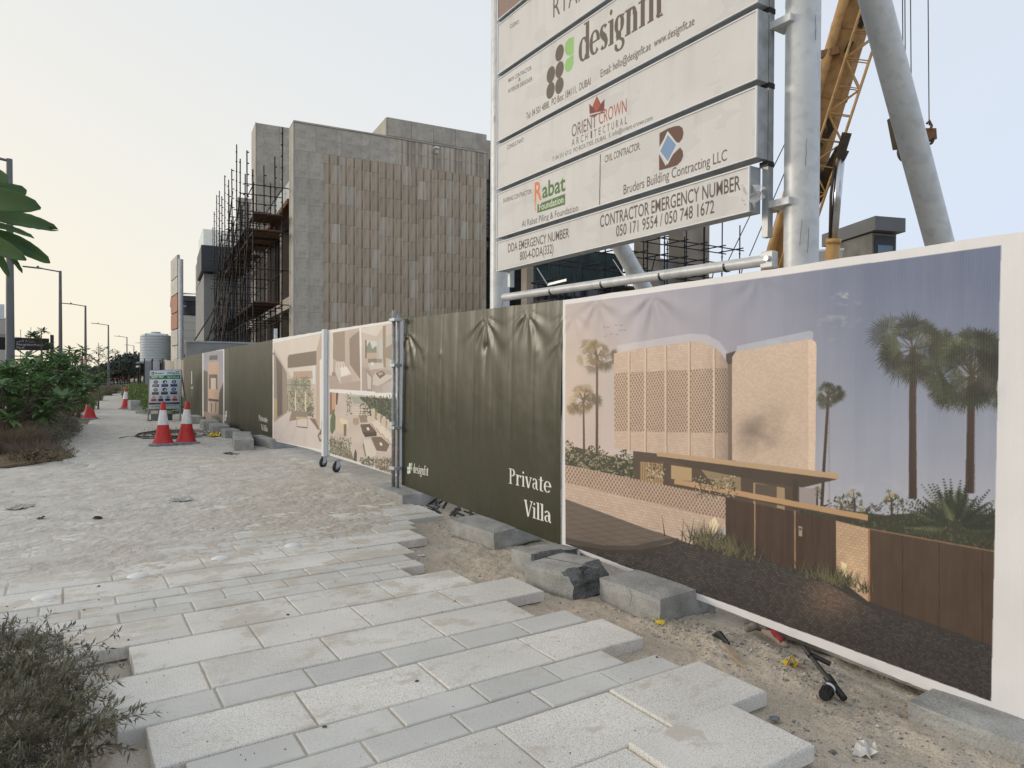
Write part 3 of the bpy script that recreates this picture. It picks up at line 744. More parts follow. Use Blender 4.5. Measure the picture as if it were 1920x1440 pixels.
    def cobc(X, Y):
        d = (Y - 1000 - (X - 1060) * .19); sy = 4 + np.clip(d, 0, 300) * .02; row = np.floor(d / 4.6); q = (X + 3 * (row % 2)) / 6.2; fx = q - np.floor(q); fy = d / 4.6 - row
        cc = np.array([66, 60, 57], np.float32) + ((np.sin(row * 12.9 + np.floor(q) * 78.2) * 43758.5) % 1)[:, None] * 30 - 12
        cc[(fx < .15) | (fy < .22)] = (38, 34, 33); g = np.exp(-((X - 1560) / 60) ** 2 - ((Y - 1120) / 40) ** 2)[:, None]; return cc + g * np.array([50, 34, 22])
    inpic(cob, cobc)
    ter = k2([(0, 60), (45, 78), (505, 245), (470, 262), (360, 283), (200, 285), (0, 250)])
    def terc(X, Y):
        cc = np.full((len(X), 3), 0., np.float32) + np.array([112, 96, 85]); u = (Y - X * .36) / 13; v = (Y + X * .09) / 9
        cc[(u - np.floor(u) < .07) | (v - np.floor(v) < .1)] = (90, 76, 66); return cc + (vnoise(X, Y, .03, 7) * 5)[:, None]
    inpic(k2([(0, 238), (200, 285), (360, 283), (505, 240), (510, 252), (400, 300), (250, 302), (0, 262)]), (58, 50, 46))
    inpic(ter, terc)
    inpic(k2([(0, 228), (200, 268), (330, 268), (460, 240), (508, 238), (505, 246), (360, 285), (200, 286), (0, 246)]), (78, 68, 62))
    # grasses with lamps
    def grass(cx, cy, w, h, n):
        for col in ((46, 46, 32), (74, 72, 46), (34, 34, 26), (104, 98, 62)):
            L = []
            for _ in range(n):
                x = cx + pr.gauss(0, w * .35); a = pr.gauss(0, .6); q = h * pr.uniform(.5, 1); y = cy + (x - cx) * .28 + pr.uniform(-.1, .2) * h
                L.append([(x - 1, y), (x + 1, y), (x + q * math.sin(a), y - q * math.cos(a))])
            poly_in(L, col)
    inpic(k2([(630, 175), (655, 150), (670, 180), (660, 220), (640, 220)]), (250, 226, 180)); inpic(k2([(1170, 330), (1195, 345), (1200, 440), (1180, 420)]), (250, 222, 170))
    grass(1352, 1030, 92, 50, 90); grass(1560, 1090, 80, 40, 80)
    # right palms and the cycad in front
    palm(1712, 655, 82, 1712, 935, 15, cool, 52); palm(1822, 705, 96, 1818, 925, 16, cool, 70)
    for k in range(70):
        a = pr.uniform(-3.25, .1); q = 112 * pr.uniform(.55, 1); cx, cy = 1792, 985; L = []
        ex, ey = cx + q * math.cos(a), cy + q * .95 * math.sin(a) + q * .12
        for j in range(14):
            f = .2 + .8 * j / 13; x = cx + (ex - cx) * f; y = cy + (ey - cy) * f + 26 * (f * f - f) * -.4
            for s_ in (-1, 1):
                b = a + s_ * .75; w = 19 * (1.15 - f); L.append([(x, y), (x + w * math.cos(b), y + w * math.sin(b)), (x + 3.4 * math.cos(a), y + 3.4 * math.sin(a))])
        poly_in(L, cool[k % 5] if k % 3 else (30, 40, 28))
    for _ in range(9):
        x = 1123 + pr.uniform(0, 55); y = 608 + pr.uniform(0, 26); poly_in([[(x, y), (x + 3, y - 2), (x + 2, y)], [(x, y), (x - 3, y - 1), (x - 1, y + 1)]], (90, 80, 80))
    # warm glow printed at the left edge of the picture
    g = np.exp(-((c.PX - 1075) / 90) ** 2 - ((c.PY - 700) / 150) ** 2); c.img[M0] = c.img[M0] * (1 - .30 * g[M0][:, None]) + np.array([240, 200, 150]) * .30 * g[M0][:, None]
    return c.image('villa_picture', .86, 1.0), (y1, y0, zb, zt)

def green_print(name, y1, y0, zb, zt, items, ppm=330, base=(51, 52, 31)):
    c = cv(y1, y0, zb, zt, ppm, base)
    n = vnoise(c.S * 3, c.Z * .6, 1.4, 17)[..., None]; c.img += n * 2.5
    for s0 in np.arange(.33, y1 - y0, .36): c.img[(abs(c.S - s0) < .006)] *= .94
    for it in items: it(c)
    return c.image(name)
def clover(c, cx, cy, r, dark, green):
    """four leaf style mark of round petals"""
    for (i, j) in ((0, 1), (-1, 0), (0, 0), (-1, -1), (0, -1)):
        if (i, j) == (0, 1): c.ellipse(cx, cy + 1.55 * r, r, r * 1.02, dark); continue
        c.ellipse(cx + i * 2.05 * r, cy + j * 1.95 * r * 1.02 - (0 if i == 0 else .55 * r) + .0, r, r * 1.02, dark)
    gx = cx + 2.05 * r
    for k in (0, 1):
        y = cy + 1.9 * r - k * 2.0 * r
        t = np.linspace(math.pi / 2, 2 * math.pi, 22); P = np.stack([gx + r * np.cos(t), y + r * np.sin(t)], 1)
        c.polys([np.vstack([P, [(gx + r, y + r)]])], green)

# panels: thing with cloth, posts and clamps
FG = 'printed panels of the fence round the building site'
def hang(name, label, y1, y0, zb, zt, im, folds=(), amp=.01, seed=0, rough=.42, spec=.5, bow=0., lean=0., rib=0., gain=.95, posts=True, seams=(), zr_=(0., 2.24)):
    t = empty(name, (FX, (y1 + y0) / 2, 0), 0, label, 'fence panel', FG)
    o = wrinkled('banner', y1, y0, zb, zt, printmat(name + '_print', im, rough, spec if 'green' not in name else .5, gain, rib=rib), None, folds, amp, seed=seed, bow=bow, lean=lean, seams=seams, zr_=zr_)
    o.parent = t; o.matrix_parent_inverse = Matrix.Translation((-FX, -(y1 + y0) / 2, 0))
    def kid(mb, nm, mat, smooth=False):
        q = mb.build(nm, mat, t, smooth=smooth); q.matrix_parent_inverse = Matrix.Translation((-FX, -(y1 + y0) / 2, 0)); return q
    return t, kid
im, (y1, y0, zb, zt) = villa_picture()
W = y1 - y0
t, kid = hang('villa_banner_panel', 'huge white edged banner with villa and palm tree picture, nearest the camera', y1, y0, zb, zt, im,
     [(.45, 2.1, .022, .28, 7, 0), (1.05, 2.08, .028, .30, 6, 1), (1.95, 2.1, .010, .2, 5, 2), (.15, 2.0, .014, .25, 6, 0), (.75, .06, .016, .16, 5, 1), (2.2, .05, .010, .16, 6, 1), (3.22, 1.45, .016, .14, 5, .4), (2.9, .04, .012, .2, 7, 1)],
     .007, 3, .5, rib=.0002, gain=.93)
o = [c for c in t.children][0]
for yy in (4.45, 3.1, 1.6): kid(MB().tube((FX + .05, yy, -.05), (FX + .05, yy, 2.02), .024, 10), 'post', GALV, True)
# hem pipe at the near end: the cloth is wrapped round it
W_CLOTH = M('white_cloth', (.74, .745, .75), .7, .3, var=.04, vs=5, bump=.003, bs=12)
hem = MB(); m_ = []
for i in range(30):
    z = -.03 + 2.165 * i / 29; m_.append((FX + .03 + .003 * math.sin(i * 1.7), 1.30 + .005 * math.sin(i * .9), z))
hem.path(m_, [.032 + .004 * math.sin(i * 2.3) for i in range(30)], 12); kid(hem, 'hem', W_CLOTH, True)

# --- near green panel
Y = lambda px, py=800: at(px, py).y
def near_green(c):
    W_ = (238, 238, 232)
    c.text('Private', (956, 906), (1037, 925), .145, W_, serif=(.105, .035)); c.text('Villa', (985, 966), (1037, 981), .145, W_, serif=(.115, .04))
    s0, z0 = c.sz(770, 877); clover(c, s0, z0, .0235, W_, (150, 205, 150))
    c.text('designfıt', (776, 886), (806, 892), .105, W_, serif=(.12, .045))
a1, a0 = 7.95, 4.68
im = green_print('green_print', a1, a0, .03, 2.08, [near_green])
t, kid = hang('green_banner_panel', 'wrinkled olive green banner beside the villa picture, white words Private Villa', a1, a0, (.14, .075), (2.20, 2.14), im,
     [(.12, 2.02, .030, .35, 7, 0), (.35, 1.9, .012, .2, 6, 1), (1.98, 2.08, .030, .32, 8, 0), (2.0, 1.78, -.028, .16, 6, 1.5), (1.02, 1.74, .014, .09, 5, 1), (2.72, 2.08, .026, .3, 7, 1), (3.25, 1.8, .018, .2, 6, 2), (2.9, 1.72, .008, .1, 5, 0), (1.3, .06, .016, .2, 6, 1), (.6, 1.72, .010, .1, 5, 2), (3.3, 2.02, .02, .2, 6, 0)],
     .010, 8, .36, bow=-.012, lean=.03, seams=[(.33 + .36 * i, .012, .003) for i in range(9)])
for yy in (6.2, 4.8): kid(MB().tube((FX + .05, yy, -.05), (FX + .05, yy, 2.02), .024, 10), 'post', GALV, True)

# --- the post between gate and green panel
t = empty('fence_post', (3.42, 8.03, 0), 0, 'tall galvanised post between the green banner and the picture gate', 'post')
MB().tube((0, 0, .05), (0, 0, 2.30), .024, 12).build('tube', GALV_D, t, smooth=True)
MB().tube((.02, -.09, .05), (.02, -.09, 2.24), .017, 12).build('tube', GALV_D, t, smooth=True)
for z in (.35, .85, 1.62, 2.18):
    MB().box(-.045, .06, -.12, .04, z - .02, z + .02, .005).build('clamp', GALV, t); 
for z in (.88, 1.64): MB().lathe([(.0, 0), (.028, 0), (.028, .04), (0, .04)], (-.03, -.03, z), 12).build('cap', WHITE_PAINT, t)
t = empty('fence_post', (3.55, 14.30, 0), 0, 'thin galvanised post at the far end of the picture gate', 'post')
MB().tube((0, 0, .0), (0, 0, 2.42), .035, 12).build('tube', GALV, t, smooth=True)
MB().box(-.05, .05, -.05, .05, 1.9, 1.94, .005).build('clamp', GALV_D, t)

# --- picture gate, two leaves
def gate_near(c):
    k = lambda L: [(560 + x / 4.8, 600 + y / 4.8) for x, y in L]
    pr = random.Random(5)
    c.fill(k([(278, 118), (545, 72), (557, 636), (278, 620)]), lambda X, Y: np.array([186, 158, 138]) + (vnoise(X, Y, .08, 1) * 7)[:, None] + ((X - 620) * .25)[:, None])
    c.fill(k([(310, 118), (415, 100), (425, 395), (310, 350)]), (150, 125, 100)); c.fill(k([(415, 100), (440, 96), (430, 400), (418, 400)]), (196, 170, 150))
    c.fill(k([(455, 170), (545, 95), (555, 535), (460, 400)]), lambda X, Y: np.array([140, 112, 92]) + (5 * np.sin(X * 2.2))[:, None])
    c.fill(k([(278, 500), (330, 490), (470, 560), (557, 545), (557, 636), (278, 620)]), (178, 150, 132)); c.fill(k([(278, 118), (310, 114), (310, 500), (278, 500)]), (222, 205, 190))
    c.fill(k([(335, 380), (410, 372), (420, 420), (480, 490), (480, 545), (378, 580), (330, 470)]), (214, 196, 180)); c.fill(k([(375, 425), (430, 418), (465, 480), (385, 510)]), (238, 228, 216))
    c.fill(k([(378, 515), (480, 490), (480, 545), (378, 580)]), (186, 160, 142))
    for x in (345, 370, 395): c.fill(k([(x, 385), (x + 6, 383), (x + 10, 430), (x + 4, 430)]), (186, 160, 142))
    c.fill(k([(300, 470), (330, 468), (332, 505), (300, 505)]), (150, 120, 98))
    # living room picture
    c.fill(k([(565, 70), (890, 20), (893, 660), (567, 636)]), lambda X, Y: np.array([196, 172, 152]) + ((Y - 660) * -.25)[:, None])
    c.fill(k([(570, 75), (770, 40), (700, 145), (570, 110)]), (222, 204, 190)); c.fill(k([(610, 180), (705, 195), (705, 345), (610, 335)]), (200, 205, 200))
    c.fill(k([(612, 240), (640, 190), (660, 260), (700, 230), (703, 300), (612, 300)]), (120, 126, 108)); c.fill(k([(612, 295), (703, 295), (703, 345), (612, 340)]), (196, 160, 136))
    c.fill(k([(720, 180), (755, 165), (755, 395), (720, 360)]), (190, 192, 184)); c.fill(k([(785, 150), (893, 90), (893, 480), (785, 430)]), (186, 176, 156)); c.fill(k([(785, 250), (893, 180), (893, 380), (785, 340)]), (150, 126, 96))
    c.fill(k([(850, 110), (855, 108), (855, 480), (850, 475)]), (60, 50, 44)); c.fill(k([(755, 55), (783, 50), (785, 430), (760, 420)]), (150, 122, 92)); c.fill(k([(600, 180), (612, 180), (612, 345), (600, 345)]), (90, 74, 64))
    c.fill(k([(567, 420), (893, 470), (893, 660), (567, 636)]), (172, 150, 136)); c.fill(k([(690, 470), (860, 500), (720, 600), (640, 570)]), (206, 190, 176))
    for q, col in (([(620, 360), (760, 370), (765, 430), (640, 450)], (206, 192, 178)), ([(625, 350), (700, 345), (700, 385), (625, 385)], (126, 110, 96)), ([(700, 350), (750, 350), (750, 385), (700, 385)], (150, 130, 110)), ([(650, 380), (675, 380), (675, 410), (650, 408)], (236, 224, 210)),
                   ([(690, 480), (750, 455), (785, 490), (730, 530)], (112, 84, 66)), ([(710, 480), (745, 468), (760, 485), (725, 500)], (190, 160, 130)), ([(600, 440), (640, 460), (668, 520), (660, 640), (615, 640)], (150, 130, 118)), ([(612, 470), (655, 520), (650, 625), (620, 620)], (206, 190, 176)),
                   ([(690, 600), (760, 570), (830, 545), (880, 570), (893, 655), (690, 655)], (172, 156, 148)), ([(755, 600), (800, 560), (860, 550), (875, 655), (755, 655)], (190, 174, 164))): c.fill(k(q), col)
    # garden lounge picture
    c.fill(k([(280, 650), (893, 705), (893, 1395), (280, 1195)]), lambda X, Y: np.array([202, 180, 164]) + (vnoise(X, Y, .05, 3) * 12)[:, None])
    def leaves(x0, x1, y0_, y1_, n, cols, s=16):
        for col in cols:
            c.polys([c.pts([(560 + (x) / 4.8, 600 + (y) / 4.8), (560 + (x + s * math.cos(a)) / 4.8, 600 + (y + s * 1.6 * math.sin(a)) / 4.8), (560 + (x + s * .5 * math.cos(a + .8)) / 4.8, 600 + (y + s * .8 * math.sin(a + .8)) / 4.8)])
                     for x, y, a in ((pr.uniform(x0, x1), pr.uniform(y0_, y1_), pr.uniform(0, 6.28)) for _ in range(n))], col)
    c.fill(k([(280, 650), (330, 655), (325, 830), (280, 860)]), (150, 90, 60)); c.fill(k([(335, 655), (360, 657), (350, 760), (335, 765)]), (110, 54, 40)); c.fill(k([(300, 655), (330, 657), (330, 800), (300, 810)]), (206, 150, 100))
    c.fill(k([(540, 690), (893, 715), (893, 990), (800, 880), (640, 800), (600, 740)]), (48, 56, 36)); leaves(560, 885, 700, 900, 70, [(34, 44, 28), (74, 84, 50), (96, 104, 66), (50, 58, 38)], 28)
    c.fill(k([(470, 690), (540, 690), (590, 750), (500, 755)]), (150, 160, 142)); leaves(430, 475, 670, 850, 24, [(60, 66, 44), (90, 96, 62)], 16)
    for y in (780, 805, 830, 845): c.fill(k([(480, y), (620, y + 4), (620, y + 10), (480, y + 6)]), (228, 206, 176))
    for i in range(4): x = 650 + i * 50; y = 800 + i * 42; c.fill(k([(x, y), (x + 30, y - 5), (x + 46, y + 30), (x + 42, y + 90), (x + 5, y + 70)]), (208, 184, 150)); c.fill(k([(x + 34, y + 10), (x + 46, y + 30), (x + 42, y + 90), (x + 34, y + 80)]), (150, 124, 94))
    c.fill(k([(620, 860), (660, 865), (860, 1060), (850, 1140), (780, 1130), (640, 960), (600, 930)]), (212, 190, 164))
    for i in range(4): x = 650 + i * 48; y = 920 + i * 46; c.fill(k([(x, y), (x + 60, y - 20), (x + 90, y + 20), (x + 40, y + 60)]), (226, 208, 184)); c.fill(k([(x, y + 2), (x + 40, y + 60), (x + 40, y + 72), (x, y + 14)]), (150, 120, 96))
    c.fill(k([(820, 950), (893, 990), (893, 1130), (850, 1120), (855, 1060)]), (178, 146, 100)); c.fill(k([(555, 940), (640, 935), (700, 1010), (700, 1045), (620, 1050), (575, 1010)]), (92, 70, 54)); c.fill(k([(575, 1010), (700, 1010), (700, 1040), (600, 1055)]), (60, 46, 36))
    c.fill(k([(650, 1055), (740, 1050), (820, 1120), (790, 1185), (700, 1175)]), (110, 84, 66)); c.fill(k([(610, 968), (630, 965), (640, 990), (620, 995)]), (232, 222, 210)); c.fill(k([(725, 1105), (745, 1102), (755, 1128), (735, 1132)]), (232, 222, 210))
    c.fill(k([(585, 1080), (640, 1072), (695, 1180), (690, 1240), (610, 1225)]), (216, 202, 184)); c.fill(k([(585, 1100), (610, 1225), (600, 1230), (578, 1130)]), (120, 100, 84))
    c.fill(k([(490, 885), (540, 878), (545, 935), (510, 950), (488, 925)]), (170, 142, 108)); c.fill(k([(540, 860), (610, 850), (620, 920), (560, 925)]), (140, 116, 88)); c.fill(k([(335, 870), (440, 900), (450, 960), (400, 1020), (335, 1000)]), (214, 188, 150)); c.fill(k([(370, 880), (440, 905), (440, 950), (380, 930)]), (232, 208, 168))
    c.fill(k([(405, 940), (430, 935), (428, 1045), (405, 1045)]), (120, 88, 62)); c.fill(k([(285, 900), (310, 805), (333, 870), (330, 980), (300, 1030), (285, 1000)]), (82, 100, 56))
    c.fill(k([(280, 1060), (400, 1100), (480, 1200), (500, 1265), (280, 1196)]), (120, 106, 76)); leaves(280, 470, 1060, 1230, 90, [(74, 80, 52), (150, 140, 104), (54, 58, 40), (178, 168, 132)], 16)
    c.fill(k([(495, 1265), (500, 1200), (512, 1160), (524, 1200), (522, 1275)]), (62, 62, 46)); leaves(560, 700, 1240, 1310, 50, [(84, 88, 62), (120, 116, 84), (60, 62, 46)], 18); leaves(700, 885, 1250, 1380, 90, [(74, 80, 52), (110, 104, 74), (54, 58, 40), (150, 120, 90)], 20)
    c.fill(k([(860, 1110), (895, 1120), (895, 1360), (850, 1330)]), (170, 104, 74)); c.fill(k([(868, 1130), (880, 1132), (876, 1340), (864, 1330)]), (206, 140, 104))
def gate_far(c):
    k = lambda L: [(505 + x / 5.76, 610 + y / 5.76) for x, y in L]; pr = random.Random(6)
    c.fill(k([(48, 190), (604, 80), (604, 1350), (48, 1245)]), lambda X, Y: np.array([206, 184, 168]) + (vnoise(X, Y, .06, 1) * 6)[:, None])
    c.fill(k([(48, 190), (560, 95), (505, 275), (200, 330), (250, 580), (48, 230)]), (222, 203, 188)); c.fill(k([(560, 90), (604, 82), (604, 1350), (505, 1080), (505, 275)]), (196, 164, 138))
    c.fill(k([(48, 280), (160, 460), (190, 520), (190, 940), (48, 1045)]), (150, 126, 104)); c.fill(k([(75, 340), (140, 440), (140, 960), (88, 985)]), (92, 78, 66)); c.fill(k([(48, 780), (85, 800), (85, 1030), (48, 1045)]), (190, 150, 96))
    c.fill(k([(198, 345), (215, 318), (508, 275), (508, 428), (198, 462)]), lambda X, Y: np.array([116, 97, 77]) + (6 * np.sin(X * 1.7))[:, None])
    c.fill(k([(215, 470), (500, 430), (500, 640), (250, 580)]), (226, 208, 190)); c.fill(k([(258, 500), (470, 490), (470, 580), (258, 580)]), (190, 150, 122)); c.fill(k([(462, 460), (492, 440), (492, 620), (470, 640)]), (214, 218, 226))
    c.fill(k([(190, 580), (450, 590), (450, 920), (190, 920)]), (170, 158, 134))
    for x0, x1, y0_, y1_, n, cs in ((235, 320, 580, 720, 60, [(86, 96, 60), (128, 134, 90)]), (340, 430, 560, 700, 60, [(86, 96, 60), (128, 134, 90)]), (220, 470, 700, 960, 170, [(92, 92, 58), (150, 140, 96), (70, 74, 48), (196, 176, 130)]), (400, 480, 870, 1060, 60, [(80, 92, 54), (60, 70, 42)])):
        for col in cs:
            c.polys([c.pts(k([(x, y), (x + 22 * math.cos(a), y + 34 * math.sin(a)), (x + 8 * math.cos(a + .8), y + 14 * math.sin(a + .8))])) for x, y, a in ((pr.uniform(x0, x1), pr.uniform(y0_, y1_), pr.uniform(0, 6.28)) for _ in range(n))], col)
    for x in (275, 385): c.fill(k([(x, 720), (x + 14, 720), (x + 14, 940), (x, 940)]), (226, 206, 170))
    c.fill(k([(190, 640), (450, 645), (450, 650), (190, 645)]), (60, 54, 46)); c.fill(k([(195, 740), (200, 740), (200, 920), (195, 920)]), (60, 54, 46))
    c.fill(k([(60, 1040), (220, 930), (480, 1000), (604, 1290), (604, 1350), (48, 1245)]), (214, 196, 186)); c.fill(k([(245, 920), (410, 930), (410, 1000), (215, 1035)]), (140, 118, 98)); c.fill(k([(430, 1000), (495, 1010), (540, 1120), (525, 1130)]), (130, 100, 80))
    for x0_, y0_, x1_, y1_ in ((100, 1235, 250, 990), (245, 1240, 280, 1080), (390, 1280, 385, 1110)): c.fill(k([(x0_, y0_), (x0_ + 4, y0_), (x1_ + 3, y1_), (x1_, y1_)]), (186, 166, 156))
    c.fill(k([(290, 985), (420, 995), (425, 1015), (290, 1010)]), (206, 170, 120))
    for x in (290, 410): c.fill(k([(x, 1005), (x + 8, 1005), (x + 8, 1105), (x, 1105)]), (196, 160, 110))
    c.fill(k([(300, 1090), (410, 1100), (415, 1112), (300, 1100)]), (90, 72, 60)); c.fill(k([(545, 380), (570, 350), (568, 1120), (545, 1110)]), (232, 224, 216)); c.fill(k([(592, 370), (604, 360), (604, 990), (592, 985)]), (150, 120, 96)); c.fill(k([(597, 380), (604, 372), (604, 980), (597, 975)]), (222, 200, 180))
    c.fill(k([(560, 1030), (580, 1025), (604, 1100), (604, 1260), (540, 1255), (520, 1190), (560, 1120)]), (128, 88, 66)); c.fill(k([(535, 1190), (560, 1175), (575, 1210), (550, 1235)]), (206, 186, 170))
gl = [(8.06, 10.88, (.26, .23), (2.21, 2.196), gate_near, 'picture gate leaf showing bedroom, living room and garden lounge'), (10.96, 14.38, (.166, .25), 2.211, gate_far, 'picture gate leaf showing a bright hallway with plants and bench')]
for i, (b, a, z0, z1, art, lab) in enumerate(gl):
    c = cv(a, b, z0, z1, 300 if i == 0 else 260, (234, 232, 228)); art(c); im = c.image('gate_print', .72, .86)
    t, kid = hang('picture_gate', lab, a, b, z0, z1, im, [(.1, 2.2, .01, .3, 6, 0), (1.4, 2.2, .008, .3, 5, 0)], .005, 20 + i, .5, gain=.95)
    x = FX + .03; z0 = .22; z1 = 2.19
    for yy in (a - .025, b + .025): kid(MB().box(x - .02, x + .02, yy - .025, yy + .025, z0, z1), 'post', WHITE_PAINT)
    for zz in (z0 + .02, z1 - .02): kid(MB().box(x - .02, x + .02, b + .05, a - .05, zz - .02, zz + .02), 'rail', WHITE_PAINT)
# the white upright between the leaves
tag(MB().box(FX - .075, FX - .015, 10.86, 10.96, .2, 2.22, .006).build('gate_upright', WHITE_PAINT), 'white square upright where the two picture gate leaves meet', 'post')
def caster(px, py, lab):
    p = pz(px, py); t = empty('caster_wheel', (FX - .0, at(px, py - 40).y, 0), R(25), lab, 'wheel', 'swivel wheels under the picture gate')
    t.scale = (.78, .78, .85)
    m = MB(); n = 20
    m.lathe([(.045, -.022), (.085, -.024), (.098, -.014), (.098, .014), (.085, .024), (.045, .022)], n=n, cap=False); o = m.build('tyre', BLACK, t, (-.03, 0, .10), (math.pi / 2, 0, 0), True)
    MB().lathe([(0, -.015), (.047, -.018), (.047, .018), (0, .015)], n=16).build('rim', GALV_D, t, (-.03, 0, .10), (math.pi / 2, 0, 0))
    for s in (-1, 1): MB().prism([(-.075, s * .033, .09), (.02, s * .033, .09), (.05, s * .033, .215), (-.045, s * .033, .215)], (0, .004, 0)).build('fork', GALV, t)
    MB().box(-.07, .07, -.055, .055, .212, .224, .003).build('plate', GALV_D, t)
caster(633, 880, 'nearer of the two swivel wheels under the picture gate'); caster(608, 866, 'farther of the two swivel wheels under the picture gate')

# --- far green panels and the small picture
def g2(c):
    W_ = (232, 232, 226); c.text('Private', (485, 788), (502, 793), .12, W_, serif=(.13, .05)); c.text('Villa', (490, 806), (502, 810), .12, W_, serif=(.13, .05))
    for s0 in (.9, 2.2, 3.4): c.img[(abs(c.S - s0) < .02)] *= .96
a, b = 18.76, 14.42
t, kid = hang('green_banner_panel', 'smooth green banner left of the picture gate, small white words Private Villa', a, b, (.08, .15), (2.176, 2.2), green_print('green_print', a, b, .03, 2.03, [g2], 200), [(.3, 2, .01, .3, 6, 0), (3.6, 1.9, .012, .2, 6, 0)], .008, 31, .42)
def small_pic(c):
    q = lambda L: [(240 + x / 5.144, 600 + y / 5.144) for x, y in L]; pr = random.Random(9)
    c.fill(q([(728, 312), (918, 290), (918, 1025), (728, 962)]), lambda X, Y: np.array([150, 152, 172]) + np.clip((Y - 670) / 60, 0, 1)[:, None] * np.array([40, 24, 12]))
    c.fill(q([(785, 345), (863, 338), (863, 382), (785, 386)]), (86, 72, 58))
    c.fill(q([(728, 480), (770, 500), (770, 960), (728, 950)]), (92, 84, 66)); c.fill(q([(880, 700), (918, 600), (918, 1000), (870, 980)]), (84, 78, 62))
    c.fill(q([(775, 410), (875, 405), (875, 768), (775, 755)]), (214, 168, 134)); c.fill(q([(782, 525), (862, 525), (862, 670), (782, 662)]), (98, 80, 62)); c.fill(q([(800, 560), (850, 560), (850, 668), (800, 664)]), (216, 196, 180))
    c.fill(q([(775, 756), (875, 768), (875, 790), (775, 780)]), (66, 56, 44)); c.fill(q([(785, 785), (870, 795), (870, 910), (785, 890)]), (190, 160, 124)); c.fill(q([(800, 800), (812, 800), (812, 890), (800, 888)]), (110, 90, 70)); c.fill(q([(840, 800), (850, 800), (850, 895), (840, 893)]), (110, 90, 70))
    c.fill(q([(728, 880), (918, 920), (918, 1025), (728, 962)]), (150, 126, 108)); c.fill(q([(800, 920), (890, 935), (890, 970), (810, 955)]), (92, 96, 66))
c = cv(22.97, 18.80, .03, 1.98, 170, (234, 233, 231)); c.fill([(420.5, 640), (430, 640), (430, 820), (420.5, 820)], (66, 68, 46)); c.fill([(370, 640), (379.4, 640), (379.4, 820), (370, 820)], (66, 68, 46)); small_pic(c)
s0, z0 = c.sz(423.2, 779); clover(c, s0, z0, .045, (232, 232, 226), (232, 232, 226)); 
t, kid = hang('villa_facade_banner', 'narrow white edged banner picturing a tall beige villa front, between green banners', 22.97, 18.80, (.12, .08), (2.144, 2.17), c.image('facade_print', .8, .95), [], .006, 41, .5)
def g3(c):
    W_ = (226, 228, 222)
    for i in range(6): s0, z0 = c.sz(359.5, 698 + i * 4); c.ellipse(s0, z0, .10, .045, W_)
    s0, z0 = c.sz(360, 727); c.polys([rect(s0 - .25, z0 - .05, s0 + .25, z0 + .05)], (170, 176, 168))
    s0, z0 = c.sz(360, 735); c.polys([rect(s0 - .25, z0 - .02, s0 + .25, z0 + .02)], (130, 136, 124)); s0, z0 = c.sz(360, 741); c.polys([rect(s0 - .2, z0 - .02, s0 + .2, z0 + .02)], (130, 136, 124))
a, b = 27.0, 23.0
t, kid = hang('green_banner_panel', 'farthest green banner of the fence, behind the safety board', a, b, .11, (2.10, 2.14), green_print('green_print', a, b, .0, 1.98, [g3], 120), [], .012, 51, .42)
# ------------------------------------------------------------------ the project board on its poles
BX = 5.0
BY1, BY0 = 8.17, 3.90
board = empty('project_signboard', (5.25, (BY1 + BY0) / 2, 0), 0, 'tall project board of stacked white panels on thick white poles, naming contractors', 'sign')
def bkid(o): o.parent = board; o.matrix_parent_inverse = Matrix.Translation(-board.location); return o
BOXM = M('board_steel', (.42, .44, .45), .5, .5, metal=.45, var=.2, vs=9, bump=.001, bs=30)
def P5(x, y): return (900 + x / 2.769, y / 2.769)
TXT = (92, 80, 74); GRY = (90, 88, 88)
def panel(z0, z1, art, y0=BY0, y1=BY1, ppm=260, side=.14, name='sign_panel'):
    c = Canvas(BX, y1, 0, -1, y1 - y0, z0, z1 - z0, ppm, (222, 221, 219))
    e = .018; c.img[(c.S < e) | (c.S > c.w - e) | (c.Z < z0 + e) | (c.Z > z1 - e)] = (205, 203, 196)
    st = vnoise(c.S * 1.2, c.Z * 3, 1.5, int(z0 * 10)) > .3; c.img[st] *= .975
    dr = np.clip(vnoise(c.S * 9, c.Z * .25, 1.3, int(z0 * 7), 4), 0, 1) * np.clip((c.Z - z0) / (z1 - z0), 0, 1); c.img -= (dr * 16)[..., None] * np.array([.9, 1, 1.15])
    pt = np.exp(-((c.Z - z0) / .03) ** 2) * np.clip(vnoise(c.S, c.Z, 6, 3) + .3, 0, 1); c.img -= (pt * 26)[..., None] * np.array([.7, .9, 1.3])
    art(c)
    im = c.image('board_print')
    m = printmat('board_print', im, .6, .35, .93)
    nx = 60; nz = 10; s, t = np.meshgrid(np.linspace(0, y1 - y0, nx), np.linspace(0, 1, nz))
    d = vnoise(s * 2, t * 2 + z0, 1.2, 4, 3) * .004
    P = np.stack([BX - .003 + d * np.sin(t * math.pi), y1 - s, z0 + (z1 - z0) * t], -1).reshape(-1, 3); idx = np.arange(nx * nz).reshape(nz, nx)
    f = np.stack([idx[:-1, :-1], idx[:-1, 1:], idx[1:, 1:], idx[1:, :-1]], -1).reshape(-1, 4)
    bx = bkid(MB().box(BX + .004, BX + side, y0, y1, z0, z1).build(name, BOXM))
    face = put('sign_face', rawmesh('sign_face', P, f, m, True, np.stack([s / (y1 - y0), t], -1).reshape(-1, 2))); face.parent = bx
    fr = MB()
    for a, b, lo, hi in ((y0, y1, z0, z0 + .012), (y0, y1, z1 - .012, z1), (y0, y0 + .014, z0 + .012, z1 - .012), (y1 - .014, y1, z0 + .012, z1 - .012)): fr.box(BX - .012, BX + .004, a, b, lo, hi)
    o = fr.build('trim', WHITE_PAINT); o.parent = bx
    for i in range(9):
        pass
